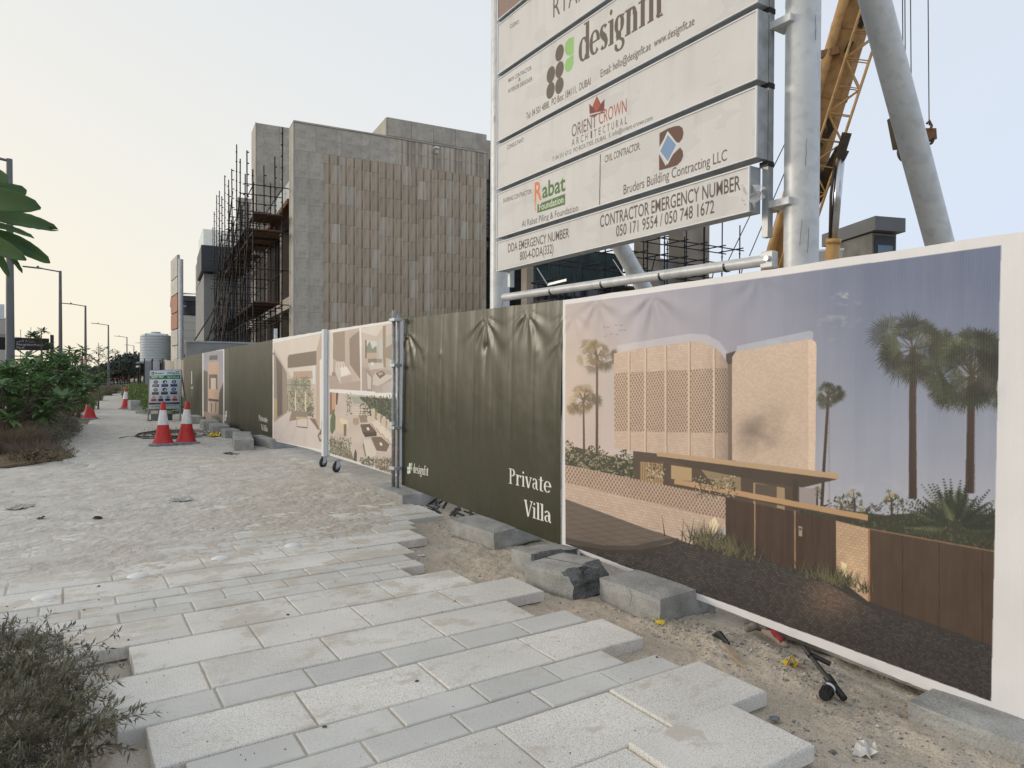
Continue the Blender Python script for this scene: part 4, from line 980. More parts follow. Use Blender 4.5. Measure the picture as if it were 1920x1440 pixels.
def a0(c):
    c.text('DDA EMERGENCY NUMBER', P5(145, 1311), P5(463, 1232), .115, TXT, .006); c.text('800-4-DDA(332)', P5(208, 1353), P5(382, 1312), .115, TXT, .006)
    c.text('CONTRACTOR EMERGENCY NUMBER', P5(623, 1182), P5(1352, 985), .135, TXT, .007); c.text('050 171 9554 / 050 748 1672', P5(707, 1230), P5(1217, 1105), .125, TXT, .006)
def a1(c):
    c.text('SHORING CONTRACTOR:', P5(121, 1055), P5(270, 1003), .06, GRY, .006)
    A = c.sz(*P5(282, 1042)); B = c.sz(*P5(318, 1032)); c.text('R', P5(281, 1046), P5(322, 1034), .24, (232, 132, 74), .02)
    c.text('abat', P5(324, 1030), P5(444, 988), .2, (86, 122, 66), .02)
    c.fill([P5(299, 1062), P5(443, 1006), P5(443, 1062), P5(299, 1106)], (86, 122, 66)); c.text('Foundation', P5(306, 1094), P5(434, 1052), .088, (235, 235, 230), .01)
    for i in range(5): c.fill([P5(282 + i, 1052 + i * 10), P5(295, 1046 + i * 11), P5(295, 1050 + i * 11), P5(284 + i, 1058 + i * 10)], (232, 132, 74))
    c.text('Al Rabat Piling & Foundation', P5(218, 1180), P5(510, 1096), .085, GRY)
    c.fill([P5(624, 802), P5(628, 801), P5(624, 1071), P5(620, 1072)], (70, 66, 64))
    c.text('CIVIL CONTRACTOR:', P5(648, 846), P5(833, 775), .08, TXT, .006)
    q = lambda L: [P5(*p) for p in L]
    BR = (104, 72, 62)
    c.fill(q([(933, 692), (975, 668), (1010, 656), (1035, 653), (1052, 664), (1058, 690), (1052, 720), (1035, 742), (1010, 735), (975, 690), (933, 762)]), BR)
    c.fill(q([(931, 800), (965, 862), (1005, 800), (1040, 766), (1054, 785), (1056, 810), (1046, 836), (1025, 858), (990, 870), (931, 886)]), BR)
    c.fill(q([(975, 680), (1028, 748), (975, 856), (930, 780)]), (226, 226, 224)); c.fill(q([(976, 700), (1020, 752), (976, 838), (937, 785)]), (128, 158, 196))
    c.text('Bruders Building Contracting LLC', P5(744, 1011), P5(1283, 832), .105, TXT)
def a2(c):
    c.text('CONSULTANT:', P5(142, 778), P5(228, 734), .055, GRY, .006)
    q = lambda L: [P5(*p) for p in L]; RC = (176, 84, 66); DC = (122, 60, 54)
    c.fill(q([(568, 538), (585, 556), (607, 498), (628, 540), (648, 514), (646, 574), (570, 592)]), DC); c.fill(q([(607, 502), (626, 548), (605, 582), (588, 556)]), RC); c.fill(q([(570, 600), (646, 580), (646, 586), (570, 607)]), DC)
    c.text('ORIENT', P5(476, 714), P5(606, 660), .15, (112, 86, 80)); c.text('CROWN', P5(617, 650), P5(763, 582), .15, (176, 92, 80))
    for i, ch in enumerate('ARCHITECTURAL'):
        x = 478 + i * 22.8; c.text(ch, P5(x, 760 - i * 9.4), P5(x + 14, 754 - i * 9.4), .085, (112, 86, 80))
    c.text('T: 04 551 6712  PO BOX:7305, DUBAI,  E: info@orient-crown.com', P5(376, 838), P5(897, 622), .052, GRY)
def a3(c):
    c.text('MAIN CONTRACTOR', P5(148, 430), P5(268, 362), .055, GRY, .005); c.text('&', P5(200, 424), P5(212, 418), .05, GRY); c.text('INTERIOR DESIGNER', P5(147, 486), P5(272, 418), .055, GRY, .005)
    DK = (104, 92, 82); G = (158, 204, 128)
    def ov(x, y, rx, ry, col):
        s0, z0 = c.sz(*P5(x, y)); s1, _ = c.sz(*P5(x + rx, y)); _, z1 = c.sz(*P5(x, y - ry)); c.ellipse(s0, z0, s1 - s0, z1 - z0, col)
    for x, y in ((414, 275), (369, 388), (414, 362), (367, 470), (413, 445)): ov(x, y, 22, 42, DK)
    q = lambda L: [P5(*p) for p in L]
    c.fill(q([(488, 190), (488, 275), (470, 290), (450, 286), (440, 262), (444, 225), (462, 200)]), G)
    c.fill(q([(488, 280), (487, 330), (476, 362), (458, 376), (443, 366), (440, 338), (450, 310), (468, 294)]), G)
    c.text('designfıt', P5(513, 332), P5(952, 78), .40, DK, serif=(.15, .035))
    c.text('Tel: 04 501 4888,  PO Box: 184111,  DUBAI', P5(241, 622), P5(575, 440), .088, TXT, .006); c.text('Email: hello@designfit.ae  www.designfit.ae', P5(626, 404), P5(1114, 128), .088, TXT, .006)
def a4(c):
    c.text('CLIENT:', P5(156, 150), P5(205, 122), .055, GRY, .005); c.text('RYAN', P5(376, 97), P5(560, -20), .26, (104, 96, 94))
def a5(c): c.img[:] = (150, 128, 116)
panel(2.93, 3.33, a0, y0=3.97); panel(3.385, 3.995, a1); panel(4.05, 4.65, a2); panel(4.705, 5.56, a3, ppm=240); panel(5.62, 6.30, a4, ppm=200); panel(6.36, 8.1, a5, ppm=40)
POLE = M('pole_paint', (.60, .62, .63), .45, .45, metal=.1, var=.1, vs=2.2, bump=.0012, bs=7, speck=(9, .93, 1.05))
# poles, rakers, crossbar
def pole(y, x=5.35, r=.143, lab=None):
    o = bkid(MB().tube((x, y, -.1), (x, y, 8.6), r, 28).build('pole', POLE, smooth=40))
    rr = random.Random(int(y * 10))
    for i in range(16):       # scuffs
        a = rr.uniform(2.2, 5.0); z = rr.uniform(2.2, 6); l = rr.uniform(.05, .3)
        p = [(x + (r + .0006) * math.cos(a + .04 * k * rr.uniform(-1, 1)), y + (r + .0006) * math.sin(a + .04 * k), z + l * k / 4) for k in range(5)]
        if i < 7: q = MB().path(p, .0016, 4).build('scratch', M('scuff', (.12, .12, .12), .8)); q.parent = o
pole(3.71); pole(8.66)
for y, x1, z1, x0 in ((3.733, 6.484, 5.087, 7.731), (8.66, 7.20, 4.2, 7.862)):
    z0 = 2.945 if y < 5 else 3.4
    d = Vector((x0 - x1, 0, z0 - z1)); d.normalize(); a = Vector((x1, y, z1)); top = a - d * ((a.x - 5.4) / d.x); bot = a + d * ((a.z + .1) / -d.z)
    bkid(MB().tube(top, bot, .135, 24).build('raking_brace', POLE, smooth=40))
cb = MB(); cb.tube((5.2, 8.30, 2.60), (5.2, 3.93, 2.525), .052, 16); bkid(cb.build('crossbar', POLE, smooth=40))
for yy in (7.15, 6.15, 5.22, 4.38): bkid(MB().tube((5.2, yy - .012, 2.58 - .0 + (yy - 6.5) * .017 - .018), (5.2, yy + .012, 2.58 + (yy - 6.5) * .017 - .018), .0545, 16).build('strap', BLACK, smooth=40))
bkid(MB().box(5.16, 5.24, 3.86, 3.98, 2.45, 2.60, .01).build('bracket', POLE)); bkid(MB().tube((5.13, 3.90, 2.53), (5.27, 3.90, 2.53), .025, 10).build('bolt', GALV))
for px, py in ((1030, 533), (1178, 522)):
    p = pX(px, py, 5.2); m = MB(); m.bar((5.2, p.y + .04, p.z), (5.12, p.y + .16, p.z + .22), .03, .006); m.bar((5.2, p.y + .04, p.z), (5.2, p.y - .36, p.z + .015), .03, .006, (1, 0, 0)); bkid(m.build('loose_bracket', GALV))
# steel uprights behind the boards and stubs to the poles
for yy in (3.93, 8.1): bkid(MB().box(5.15, 5.22, yy - .03, yy + .03, 2.72, 8.3).build('upright', BOXM))
for z in (3.0, 4.55, 6.2):
    bkid(MB().box(5.16, 5.35, 3.70, 3.90, z - .03, z + .03).build('stub', POLE))
for z in (3.36, 4.04, 4.69): bkid(MB().box(5.142, 5.226, 3.895, 3.985, z - .025, z + .02).build('tape', BLACK))
# torn plastic film at the lower corner
pf = MB(); r_ = random.Random(3)
n = 9; g = [[(BX + .02 + .05 * math.sin(i * 1.3 + j) * r_.uniform(.5, 1), 3.86 + .20 * i / n + r_.uniform(-.01, .01) * 2, 3.14 - .26 * j / n * (1 - abs(i - 5) / 9) + .05 * (i / n)) for i in range(n)] for j in range(n)]
for j in range(n - 1):
    for i in range(n - 1): pf.add([g[j][i], g[j][i + 1], g[j + 1][i + 1], g[j + 1][i]], [(0, 1, 2, 3)])
o = pf.build('plastic_film', M('clear_film', (.75, .75, .75), .3, .6, alpha=.55)); tag(o, 'torn clear plastic film hanging from the lowest board corner by the pole', 'plastic film')
# ------------------------------------------------------------------ villa clad in travertine
VA = -R(5.8); VO = (8.214, 30.0)
villa = empty('stone_villa', (VO[0], VO[1], 0), VA, 'large villa clad in striped travertine and grey stone slabs, scaffolded street front', 'building')
LIME = M('limestone', (.43, .395, .34), .9, .2, var=.16, vs=1.6, bump=.004, bs=14, coord='obj', rnd=.07, speck=(6, .93, 1.06))
LIMEW = M('limestone_wall', (.43, .395, .345), .9, .2, var=.2, vs=1.2, bump=.004, bs=14)
LIMEE = M('limestone_edge', (.46, .44, .39), .9, .2, var=.1, vs=1.2, bump=.003, bs=14)
TRAV = M('travertine', (.19, .148, .105), .85, .25, var=.0, vs=1.0, col2=(.47, .39, .30, 1), stretch=(9, 9, .45), con=.40, coord='obj', rnd=.10, bump=.003, bs=4)
TRAV2 = M('travertine_pale', (.28, .24, .185), .85, .25, var=.0, vs=1.0, col2=(.54, .48, .40, 1), stretch=(9, 9, .45), con=.38, coord='obj', rnd=.10, bump=.003, bs=4)
GLASSD = M('dark_glass', (.02, .024, .028), .08, .6, var=.2, vs=.6)
DARKF = M('dark_frame', (.025, .028, .032), .5, .4, var=.2, vs=3)
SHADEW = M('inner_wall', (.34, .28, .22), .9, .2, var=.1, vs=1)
CONCW = M('raw_concrete', (.26, .26, .25), .9, .2, var=.2, vs=1.2, bump=.004, bs=8)
V = lambda nm, m, *b: tbox(nm, m, villa, *b)
V('gable_wall', LIMEW, .02, 9.05, .06, 1.05, 0, 12.25)
V('wall_end', LIMEE, -.03, .02, .05, 1.1, 0, 12.31)
V('coping', LIMEW, -.03, 9.05, .0, 1.08, 12.26, 12.33)
# grey stone slabs: two columns down the left, a double course over the top
def slab(x0, x1, z0, z1, mat=LIME, d=.05): 
    return MB().box(x0, x1, -d, .055, z0, z1, .004).mesh('slab', mat)
r_ = random.Random(12)
def place_tile(nm, x0, x1, z0, z1, mat, proud, cache={}):
    k = (round(x1 - x0, 2), round(z1 - z0, 2), mat.name)
    if k not in cache: cache[k] = MB().box(.0025, k[0] - .0025, -.03, .0, .003, k[1] - .003).mesh(nm, mat)
    o = put(nm, cache[k], villa, (x0, .058 - proud, z0)); return o
z = 12.25
for row in range(2):
    h = .58; x = 0.02; w = [.9, 1.1, 1.25, 1.25, 1.25, 1.1, 1.1, 1.08]
    for i, ww in enumerate(w):
        m = LIME if i < 4 else TRAV2
        place_tile('slab', x, x + ww, z - h, z, m, r_.uniform(0, .006)); x += ww
    z -= h
z = 11.09
for row in range(8):
    h = 1.15 if row < 7 else 3.0
    place_tile('slab', .02, .62, z - h, z, LIME, r_.uniform(0, .006)); place_tile('slab', .62, 1.24, z - h, z, LIME, r_.uniform(0, .006)); z -= h
TW = .36; xx = 1.24; col = 0
while xx < 9.0:
    off = [0, .0, .12, .12, .30, .30, .42, .18][(col // 3) % 8]
    off = [0, .0, .1, .1, .32, .32, .48, .2, .38][(col // 2 + col // 7) % 9]; z = 11.09; first = True
    while z > 3.3:
        h = .86 if not first else .40 + off
        first = False; z1 = max(z - h, 3.2)
        mat = TRAV2 if r_.random() < .13 + (.2 if (9.3 > z > 8.2) else 0) * (col > 12) else TRAV
        if z - z1 > .1: place_tile('travertine_tile', xx, min(xx + TW, 9.04), z1, z, mat, r_.uniform(0, .006))
        z = z1
    xx += TW; col += 1
# security light on the wall
m = MB(); m.box(6.35, 6.47, -.16, .0, 11.85, 11.97, .01); m.box(6.2, 6.42, -.42, -.18, 11.98, 12.06, .01); m.tube((6.41, -.1, 11.9), (6.3, -.3, 12.0), .02, 6); m.build('wall_light', WHITE_PAINT, villa)
# rear block and chimney block rising above
V('rear_block', LIMEW, 4.97, 10.4, 3.0, 9.0, 8.5, 14.30); V('rear_block_edge', LIMEE, 4.91, 4.965, 3.02, 9.0, 8.5, 14.28)
V('side_block', LIMEW, 10.42, 15, 3.5, 9.0, 8.5, 14.2)
for i, xs in enumerate((5.0, 6.2, 7.4, 8.6)):
    for j, zz in enumerate((12.5, 13.4)):
        if xs + 1.2 < 10.5: tbox('slab', LIME, villa, xs + .01, xs + 1.19, 2.96, 2.998, zz, zz + .88)
# recess right of the wall: dark glazing, slabs
V('side_wall', DARKF, 9.1, 16, 2.2, 2.4, 0, 11.7); V('floor_slab', CONCW, 9.06, 16, 1.0, 2.2, 7.95, 8.25); V('floor_slab', CONCW, 9.06, 16, 1.0, 2.2, 4.2, 4.5)
for i in range(4):
    for zf in (.6, 4.6, 8.35): V('window', GLASSD, 9.3 + i * 1.5, 10.6 + i * 1.5, 2.12, 2.19, zf, zf + 3.1)
# street front: fins, floors, glazing
for nm, y0, y1, x0, x1, zt in (('fin_wall', 12.9, 14.9, 0, 9, 16.35), ('fin_wall', 23.2, 23.9, 0, 9, 14.3)):
    if y0 < 20:
        V(nm, LIMEW, x0, 2.6, y0, y1, 0, zt); V(nm, LIMEW, 2.6, x1, y0, y1, 0, 9.4); V('beam', LIMEW, 2.6, x1, y0, y1, 13.9, zt)
        V('wall_end', LIMEE, -.05, 0, y0 - .02, y1 + .02, 0, zt + .04)
        for i in range(2):
            for j in range(11): tbox('slab', LIME, villa, .02 + i * 1.3, 1.31 + i * 1.3, y0 - .035, y0 - .001, zt - 1.4 * (j + 1) + .006, zt - 1.4 * j)
    else:
        V(nm, LIMEW, x0, x1, y0, y1, 0, zt); V('wall_end', LIMEE, -.05, 0, y0 - .02, y1 + .02, 0, zt + .04)
for z0, z1 in ((4.65, 5.2), (9.27, 9.85)):
    V('floor_slab', LIMEW, .35, 9, 1.1, 12.86, z0, z1); V('floor_slab', LIMEW, .35, 9, 14.95, 23.15, z0, z1)
V('fascia', M('brown_soffit', (.16, .085, .05), .8, .2, var=.2, vs=2), -.1, .34, 1.15, 12.8, 9.05, 9.25)
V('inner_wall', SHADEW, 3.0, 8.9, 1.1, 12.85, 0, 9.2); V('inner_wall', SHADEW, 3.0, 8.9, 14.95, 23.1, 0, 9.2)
for y in range(6):
    yy = 1.3 + y * 1.9
    for z0, z1 in ((.3, 4.6), (5.25, 9.2)):
        V('window', GLASSD, .95, 1.0, yy + .03, yy + 1.75, z0, z1); V('mullion', DARKF, .9, 1.05, yy - .05, yy + .02, z0, z1)
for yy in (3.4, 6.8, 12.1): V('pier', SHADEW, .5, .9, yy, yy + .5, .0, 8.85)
V('window', GLASSD, 1.0, 1.05, 15.0, 23.1, .3, 9.2)
GLASS = M('balustrade_glass', (.62, .70, .68), .05, .5, var=.05, vs=1, alpha=.45)
for i in range(4): V('balustrade', GLASS, .55, .57, 1.2 + i * 2.9, 4.0 + i * 2.9, 9.86, 11.0)

# ------------------------------------------------------------------ scaffold on the street front
def scaffold_tube(m, a, b, r=.022, n=6): m.tube(a, b, r, n, caps=False)
sc = empty('scaffold', (VO[0], VO[1], 0), VA, 'dark steel scaffold of tubes and boards along the villa street front', 'scaffold')
sr = random.Random(21)
lev = [2.1, 3.9, 4.5, 6.0, 7.6, 8.3, 9.6]
ys = [1.0 + i * 1.75 for i in range(15)]
for row, x in enumerate((-.35, -1.55)):
    for i, y in enumerate(ys):
        top = (13.2, 12.4, 11.6, 12.9, 11.0, 12.2, 13.4, 12.6, 11.9, 12.9, 13.6, 12.7, 13.0, 13.9, 14.0)[(i + row * 2) % 15] - (.9 if row == 0 else 0) - (1.3 if i < 2 and row else 0)
        m = MB(); scaffold_tube(m, (x + sr.uniform(-.03, .03), y, 0), (x + sr.uniform(-.08, .08), y + sr.uniform(-.05, .05), top), .03)
        for z in np.arange(.5, top, .5): m.lathe([(.05, 0), (.05, .035)], (x, y, z), 6)
        m.build('standard', RUST, sc)
    for z in lev:
        for i in range(0, 14, 3):
            m = MB(); scaffold_tube(m, (x, ys[i] - .3, z + sr.uniform(-.03, .03)), (x, ys[min(i + 3, 14)] + .3, z + sr.uniform(-.03, .03))); m.build('ledger', RUST, sc)
for z in lev:
    for y in ys[::2] if z in (2.1, 6.0) else ys:
        m = MB(); scaffold_tube(m, (-1.85, y + .03, z + .05), (-.05, y + .03, z + .05)); m.build('transom', RUST, sc)
for z0 in (4.55, 7.65, 8.35):
    for i in range(14):
        if z0 == 7.65 and i > 8: continue
        if sr.random() < .2: continue
        for k in range(4): tbox('plank', WOODB, sc, -1.5 + k * .28, -1.24 + k * .28, ys[i] - .1, ys[i] + 1.9, z0 + .06 + .004 * (k % 2), z0 + .10 + .004 * (k % 2))
for i, (y0, z0, y1, z1) in enumerate(((24, .2, 17, 5.2), (24, 5.2, 16, 10.4), (17, 0.3, 10, 5), (10, 4, 4, 9.2), (16, 7, 9, 11.2), (9, .3, 3, 4.3), (26.5, .2, 12, 7.2), (22, .2, 11, 5.5), (5, 4.5, 1, 8), (12, 6.2, 5, 10.2), (24, 3.2, 13, 9.0))):
    m = MB(); scaffold_tube(m, (-1.65, y0, z0), (-1.65, y1, z1), .03); m.build('brace', RUST, sc)
for a, b in (((-3.4, 13.5, .3), (-1.4, 15.5, 8.0)), ((-2.6, 10.0, .3), (-1.5, 11.0, 7.0)), ((-4.6, 17.0, 0), (-1.6, 14.0, 5.4)), ((-5.2, 17.5, 0), (-1.6, 16.0, 6.4))):
    m = MB(); scaffold_tube(m, a, b, .04, 8); m.build('prop', M('timber_prop', (.14, .11, .09), .9), sc)
# scaffold in the side recess
s2 = empty('scaffold', (VO[0], VO[1], 0), VA, 'small dark scaffold in the recess right of the travertine wall', 'scaffold')
for x in (9.45, 10.6, 11.8):
    for y in (.6, 1.7): m = MB(); scaffold_tube(m, (x, y, 0), (x, y, 12.2 if x < 10 else 11.0), .035); m.build('standard', RUST, s2)
for z in (3, 5, 6.6, 8.3, 9.2, 10.2):
    for y in (.6, 1.7): m = MB(); scaffold_tube(m, (9.2, y, z), (12.2, y, z), .03); m.build('ledger', RUST, s2)
for z in (8.35,): tbox('plank', WOODB, s2, 8.85, 12.2, .55, 1.7, z, z + .05)

# ------------------------------------------------------------------ villa with the dark cantilever beyond
nb = empty('canopy_villa', (VO[0], VO[1], 0), VA, 'grey villa with dark cantilevered roof terrace and glass balustrade beyond the scaffold', 'building')
Wl = M('grey_render', (.30, .31, .30), .9, .2, var=.08, vs=.6); DK = M('dark_cladding', (.055, .062, .07), .6, .4, var=.15, vs=1)
Nb = lambda nm, m, *b: tbox(nm, m, nb, *b)
Nb('wall', Wl, -2.2, 8, 25.2, 38, 0, 8.9)
Nb('roof_slab', DK, -2.4, 8, 24.6, 31, 9.1, 10.9); Nb('soffit', M('soffit', (.09, .095, .1), .7), -2.38, 8, 24.62, 31, 9.03, 9.09)
Nb('parapet', Wl, -2.2, -1.8, 31.2, 38, 9, 11.2)
for i in range(4): Nb('balustrade', GLASS, -2.3, -2.28, 24.8 + i * 1.5, 26.2 + i * 1.5, 10.92, 12.1)
for i in range(3): Nb('balustrade', GLASS, -2.25 + i * 2, -.35 + i * 2, 24.8, 24.82, 10.92, 12.1)
Nb('garden_wall', Wl, -3.3, 8, 24.3, 24.45, 0, 3.1); Nb('dark_wall', DK, -2.3, 8, 20.2, 20.3, 0, 3.6)
fb = empty('small_beige_building', (9.2, 74, 0), -R(6), 'small pale building with dark roof band beyond the grey villa', 'building')
BW = M('beige_render', (.48, .46, .41), .9, .2, var=.06, vs=.4)
tbox('wall', BW, fb, -.5, 6, 0, 8, 0, 7.2); tbox('roof_band', DK, fb, -.65, 6.2, -.2, 8, 8.6, 9.1)
for i in range(3): tbox('window', GLASSD, fb, -.3 + i * 1.7, 1.2 + i * 1.7, -.05, 0, 7.3, 8.55); tbox('pier', DARKF, fb, 1.2 + i * 1.7, 1.4 + i * 1.7, -.06, .1, 7.2, 8.6)
tbox('core', Wl, fb, 0, 6, .5, 8, 7.2, 8.6)
for i in range(9): tbox('groove', Wl, fb, -.5, 5, -.012, -.002, .5 + i * .75, .53 + i * .75)

cw = empty('concrete_wall', (3.9, 29.2, 0), 0, 'plain grey concrete wall behind the farthest green banner', 'wall')
tbox('wall', CONCW, cw, 0, 4.4, 0, .2, 0, 2.72); tbox('coping', CONC, cw, -.03, 4.42, -.03, .23, 2.725, 2.79)

# ------------------------------------------------------------------ unfinished building and scaffolds behind the project board
ub = empty('unfinished_building', (0, 22, 0), 0, 'unfinished beige concrete frame building seen under the project board', 'building')
BEI = M('beige_block', (.33, .29, .24), .9, .2, var=.2, vs=.8, bump=.004, bs=5)
tbox('column', BEI, ub, 21.0, 21.8, 0, .8, 0, 9.5); tbox('column', BEI, ub, 23.2, 24.9, 0, .9, 0, 11); tbox('column', BEI, ub, 17.9, 18.5, 2, 2.8, 0, 9)
tbox('floor_slab', CONC, ub, 21.8, 23.2, .1, 8, 5.2, 5.5); tbox('floor_slab', CONC, ub, 18.5, 23.2, 1, 8, 3.0, 3.3); tbox('wall', CONCW, ub, 21.8, 23.2, .3, .5, 5.5, 6.7); tbox('window', GLASSD, ub, 21.9, 23.1, .2, .22, 3.4, 5.1)
NET = M('scaffold_net', (.05, .075, .075), .9, .1, var=.3, vs=1.2)
tbox('netted_wall', NET, ub, 16.0, 20.9, 1.4, 1.6, 0, 6.9); tbox('wall', BEI, ub, 15.4, 15.8, .9, 1.3, 0, 6.6)
for i in range(5): tbox('window', GLASSD, ub, 15.6 + i * 1.05, 16.5 + i * 1.05, 1.33, 1.37, 3.2, 5.3)
ss = empty('scaffold', (0, 20.8, 0), 0, 'black tube scaffold in front of the unfinished building under the project board', 'scaffold')
for i in range(10):
    x = 15.0 + i * 1.17
    for y in (0, 1.0):
        m = MB(); scaffold_tube(m, (x, y, 0), (x, y, 7.4 + (.9 if i > 6 else 0) + .2 * (i % 3)), .03)
        for z in np.arange(.5, 7.5, .5): m.lathe([(.05, 0), (.05, .035)], (x, y, z), 6)
        m.build('standard', RUST, ss)
for z in (1.5, 2.8, 3.6, 4.2, 5.0, 5.8, 6.5, 7.2):
    for y in (0, 1.0): m = MB(); scaffold_tube(m, (14.9, y, z), (25.8, y, z - .02), .026); m.build('ledger', RUST, ss)
    for i in range(10): m = MB(); scaffold_tube(m, (15.0 + i * 1.17, -.2, z + .05), (15.0 + i * 1.17, 1.2, z + .05), .026); m.build('transom', RUST, ss)
for i in range(6): m = MB(); scaffold_tube(m, (15.1 + i * 1.8, -.03, 1.5), (16.7 + i * 1.8, -.03, 6.4), .026); m.build('brace', RUST, ss)
tbox('plank', WOODB, ss, 15, 20, 0, .9, 4.25, 4.3); tbox('plank', WOODB, ss, 18, 25, 0, .9, 5.05, 5.1)

# ------------------------------------------------------------------ small tower with flat dark roof, right
rt = empty('flat_roof_tower', (39.1, 22.3, 0), 0, 'small grey tower with flat overhanging dark roof and blue window', 'building')
GB = M('grey_block', (.21, .205, .19), .9, .2, var=.25, vs=1.2, bump=.01, bs=6)
def wedge(nm, pts, z0, z1, mat): 
    return MB().prism([(p[0] - 39.1, p[1] - 22.3, z0) for p in pts], (0, 0, z1 - z0)).build(nm, mat, rt)
c0 = pD(1641, 420, 45); L0 = pD(1541, 430, 49.5); R0 = pD(1698, 425, 46.5); back = L0 + (R0 - c0)
wedge('roof', [c0, L0, back, R0], 9.95, 10.75, M('roof_metal', (.13, .135, .14), .55, .4, var=.08, vs=1))
ci = c0 + (back - c0) * .10; Li = L0 + (R0 - L0) * .10; Ri = R0 + (L0 - R0) * .10; Bi = back + (c0 - back) * .1
wedge('body', [ci, Li, Bi, Ri], 0, 9.9, GB)
q0 = ci + (Ri - ci) * .0; q1 = ci + (Ri - ci) * .12; off = (ci - Li).normalized() * .03
wedge('window_frame', [ci + (Ri - ci) * .08 + off, ci + (Ri - ci) * .08 + off * 2, ci + (Ri - ci) * .92 + off * 2, ci + (Ri - ci) * .92 + off], 6, 9.75, DARKF)
wedge('window', [ci + (Ri - ci) * .2 + off * 2.1, ci + (Ri - ci) * .2 + off * 3, ci + (Ri - ci) * .82 + off * 3, ci + (Ri - ci) * .82 + off * 2.1], 6.2, 9.2, M('blue_glass', (.10, .16, .24), .1, .6, var=.2, vs=.5))
lw = empty('white_parapet', (34, 21, 0), 0, 'low white roof parapet behind the crane cylinder', 'building')
p0 = pD(1505, 475, 40); p1 = pD(1580, 470, 40)
MB().prism([p0 - lw.location, p1 - lw.location, (p1 - lw.location) + Vector((2, 2, 0)), (p0 - lw.location) + Vector((2, 2, 0))], (0, 0, -8)).build('wall', BW, lw)
MB().prism([p0 - lw.location + Vector((0, 0, .02)), p1 - lw.location + Vector((.05, -.05, .02)), (p1 - lw.location) + Vector((2, 2, .02)), (p0 - lw.location) + Vector((2, 2, .02))], (0, 0, .12)).build('coping', WHITE_PAINT, lw)

# ------------------------------------------------------------------ crane
cr = empty('mobile_crane', (16.3, 11.6, 0), 0, 'yellow mobile crane with telescopic boom and folded lattice jib behind the board', 'crane')
CY = M('crane_yellow', (.43, .255, .10), .5, .45, var=.16, vs=2.5, bump=.001, bs=10, speck=(5, .9, 1.08)); CD = M('crane_dark', (.05, .04, .03), .6, .3, var=.3, vs=6)
def ck(mb, nm, mat, smooth=False): q = mb.build(nm, mat, cr, smooth=smooth); q.matrix_parent_inverse = Matrix.Translation(-cr.location); return q
A = pD(1472, 470, 20.6); B = pD(1655, -150, 18.8); ax = (B - A).normalized()
view = (A - Vector((0, 0, 1.5))).normalized(); side = ax.cross(-view).normalized()
if side.dot(Vector((math.cos(YAW), -math.sin(YAW), 0))) < 0: side = -side
nn = ax.cross(side).normalized()
if nn.dot(view) > 0: nn = -nn          # nn points at the viewer, side to the right
A0 = A - ax * 6; BL = (B - A0).length
def cp(l, s, n): return A0 + ax * l + side * s + nn * n
def cbar(m, l0, l1, s, n, w, h): m.bar(cp(l0, s, n), cp(l1, s, n), w, h, nn)
m = MB()
sec = [(-.42, -.35), (.28, -.35), (.40, -.15), (.40, .2), (.25, .36), (-.3, .36), (-.44, .2)]
def boomsec(m, l0, l1, k, ds=0):
    a = [cp(l0, x * k + ds, y * k) for x, y in sec]; m.prism(a, ax * (l1 - l0))
boomsec(m, 0, 11.6, 1.0); ck(m, 'boom', CY)
m = MB(); boomsec(m, 11.6, BL + 4, .86); ck(m, 'boom_extension', CY)
for l in (3.4, 6.2, 8.4, 9.9, 11.5): m = MB(); a = [cp(l, x * 1.06, y * 1.06) for x, y in sec]; m.prism(a, ax * .13); ck(m, 'collar', CY)
m = MB(); m.tube(cp(1, -.36, .52), cp(12.6, -.33, .5), .12, 14); ck(m, 'ram_tube', CY, True)
for l in (4.2, 7.0, 9.0, 10.8, 12.2):
    m = MB(); m.bar(cp(l, -.62, .45), cp(l + .18, -.1, .5), .16, .28, nn); ck(m, 'bracket', M('crane_bracket', (.22, .12, .06), .6, .3, var=.3, vs=8))
# stowed lattice jib
ch = [(-.02, .62), (.52, .58), (-.02, .98), (.52, .94)]
def jib(l, s, n): return cp(l, s + .02 * (l - 6), n)
for s, n in ch: m = MB(); m.tube(jib(2.6, s, n), jib(14.5, s, n), .030, 8); ck(m, 'jib_chord', CY, True)
step = .62
for i in range(19):
    l = 2.7 + i * step; f = i % 2
    for (a, b) in ((0, 1), (2, 3), (0, 2), (1, 3)):
        m = MB(); m.tube(jib(l, *ch[a if f else b]), jib(l + step, *ch[b if f else a]), .017, 6); m.tube(jib(l, *ch[a]), jib(l, *ch[b]), .014, 6); ck(m, 'jib_lacing', CY)
m = MB(); r2 = random.Random(5)
for i in range(14):
    l = 4 + r2.random() * 8; m.bar(cp(l, .1 + r2.uniform(-.1, .15), .42), cp(l + .25, .15 + r2.uniform(-.1, .15), .45), .12, .09, nn)
ck(m, 'fittings', CD)
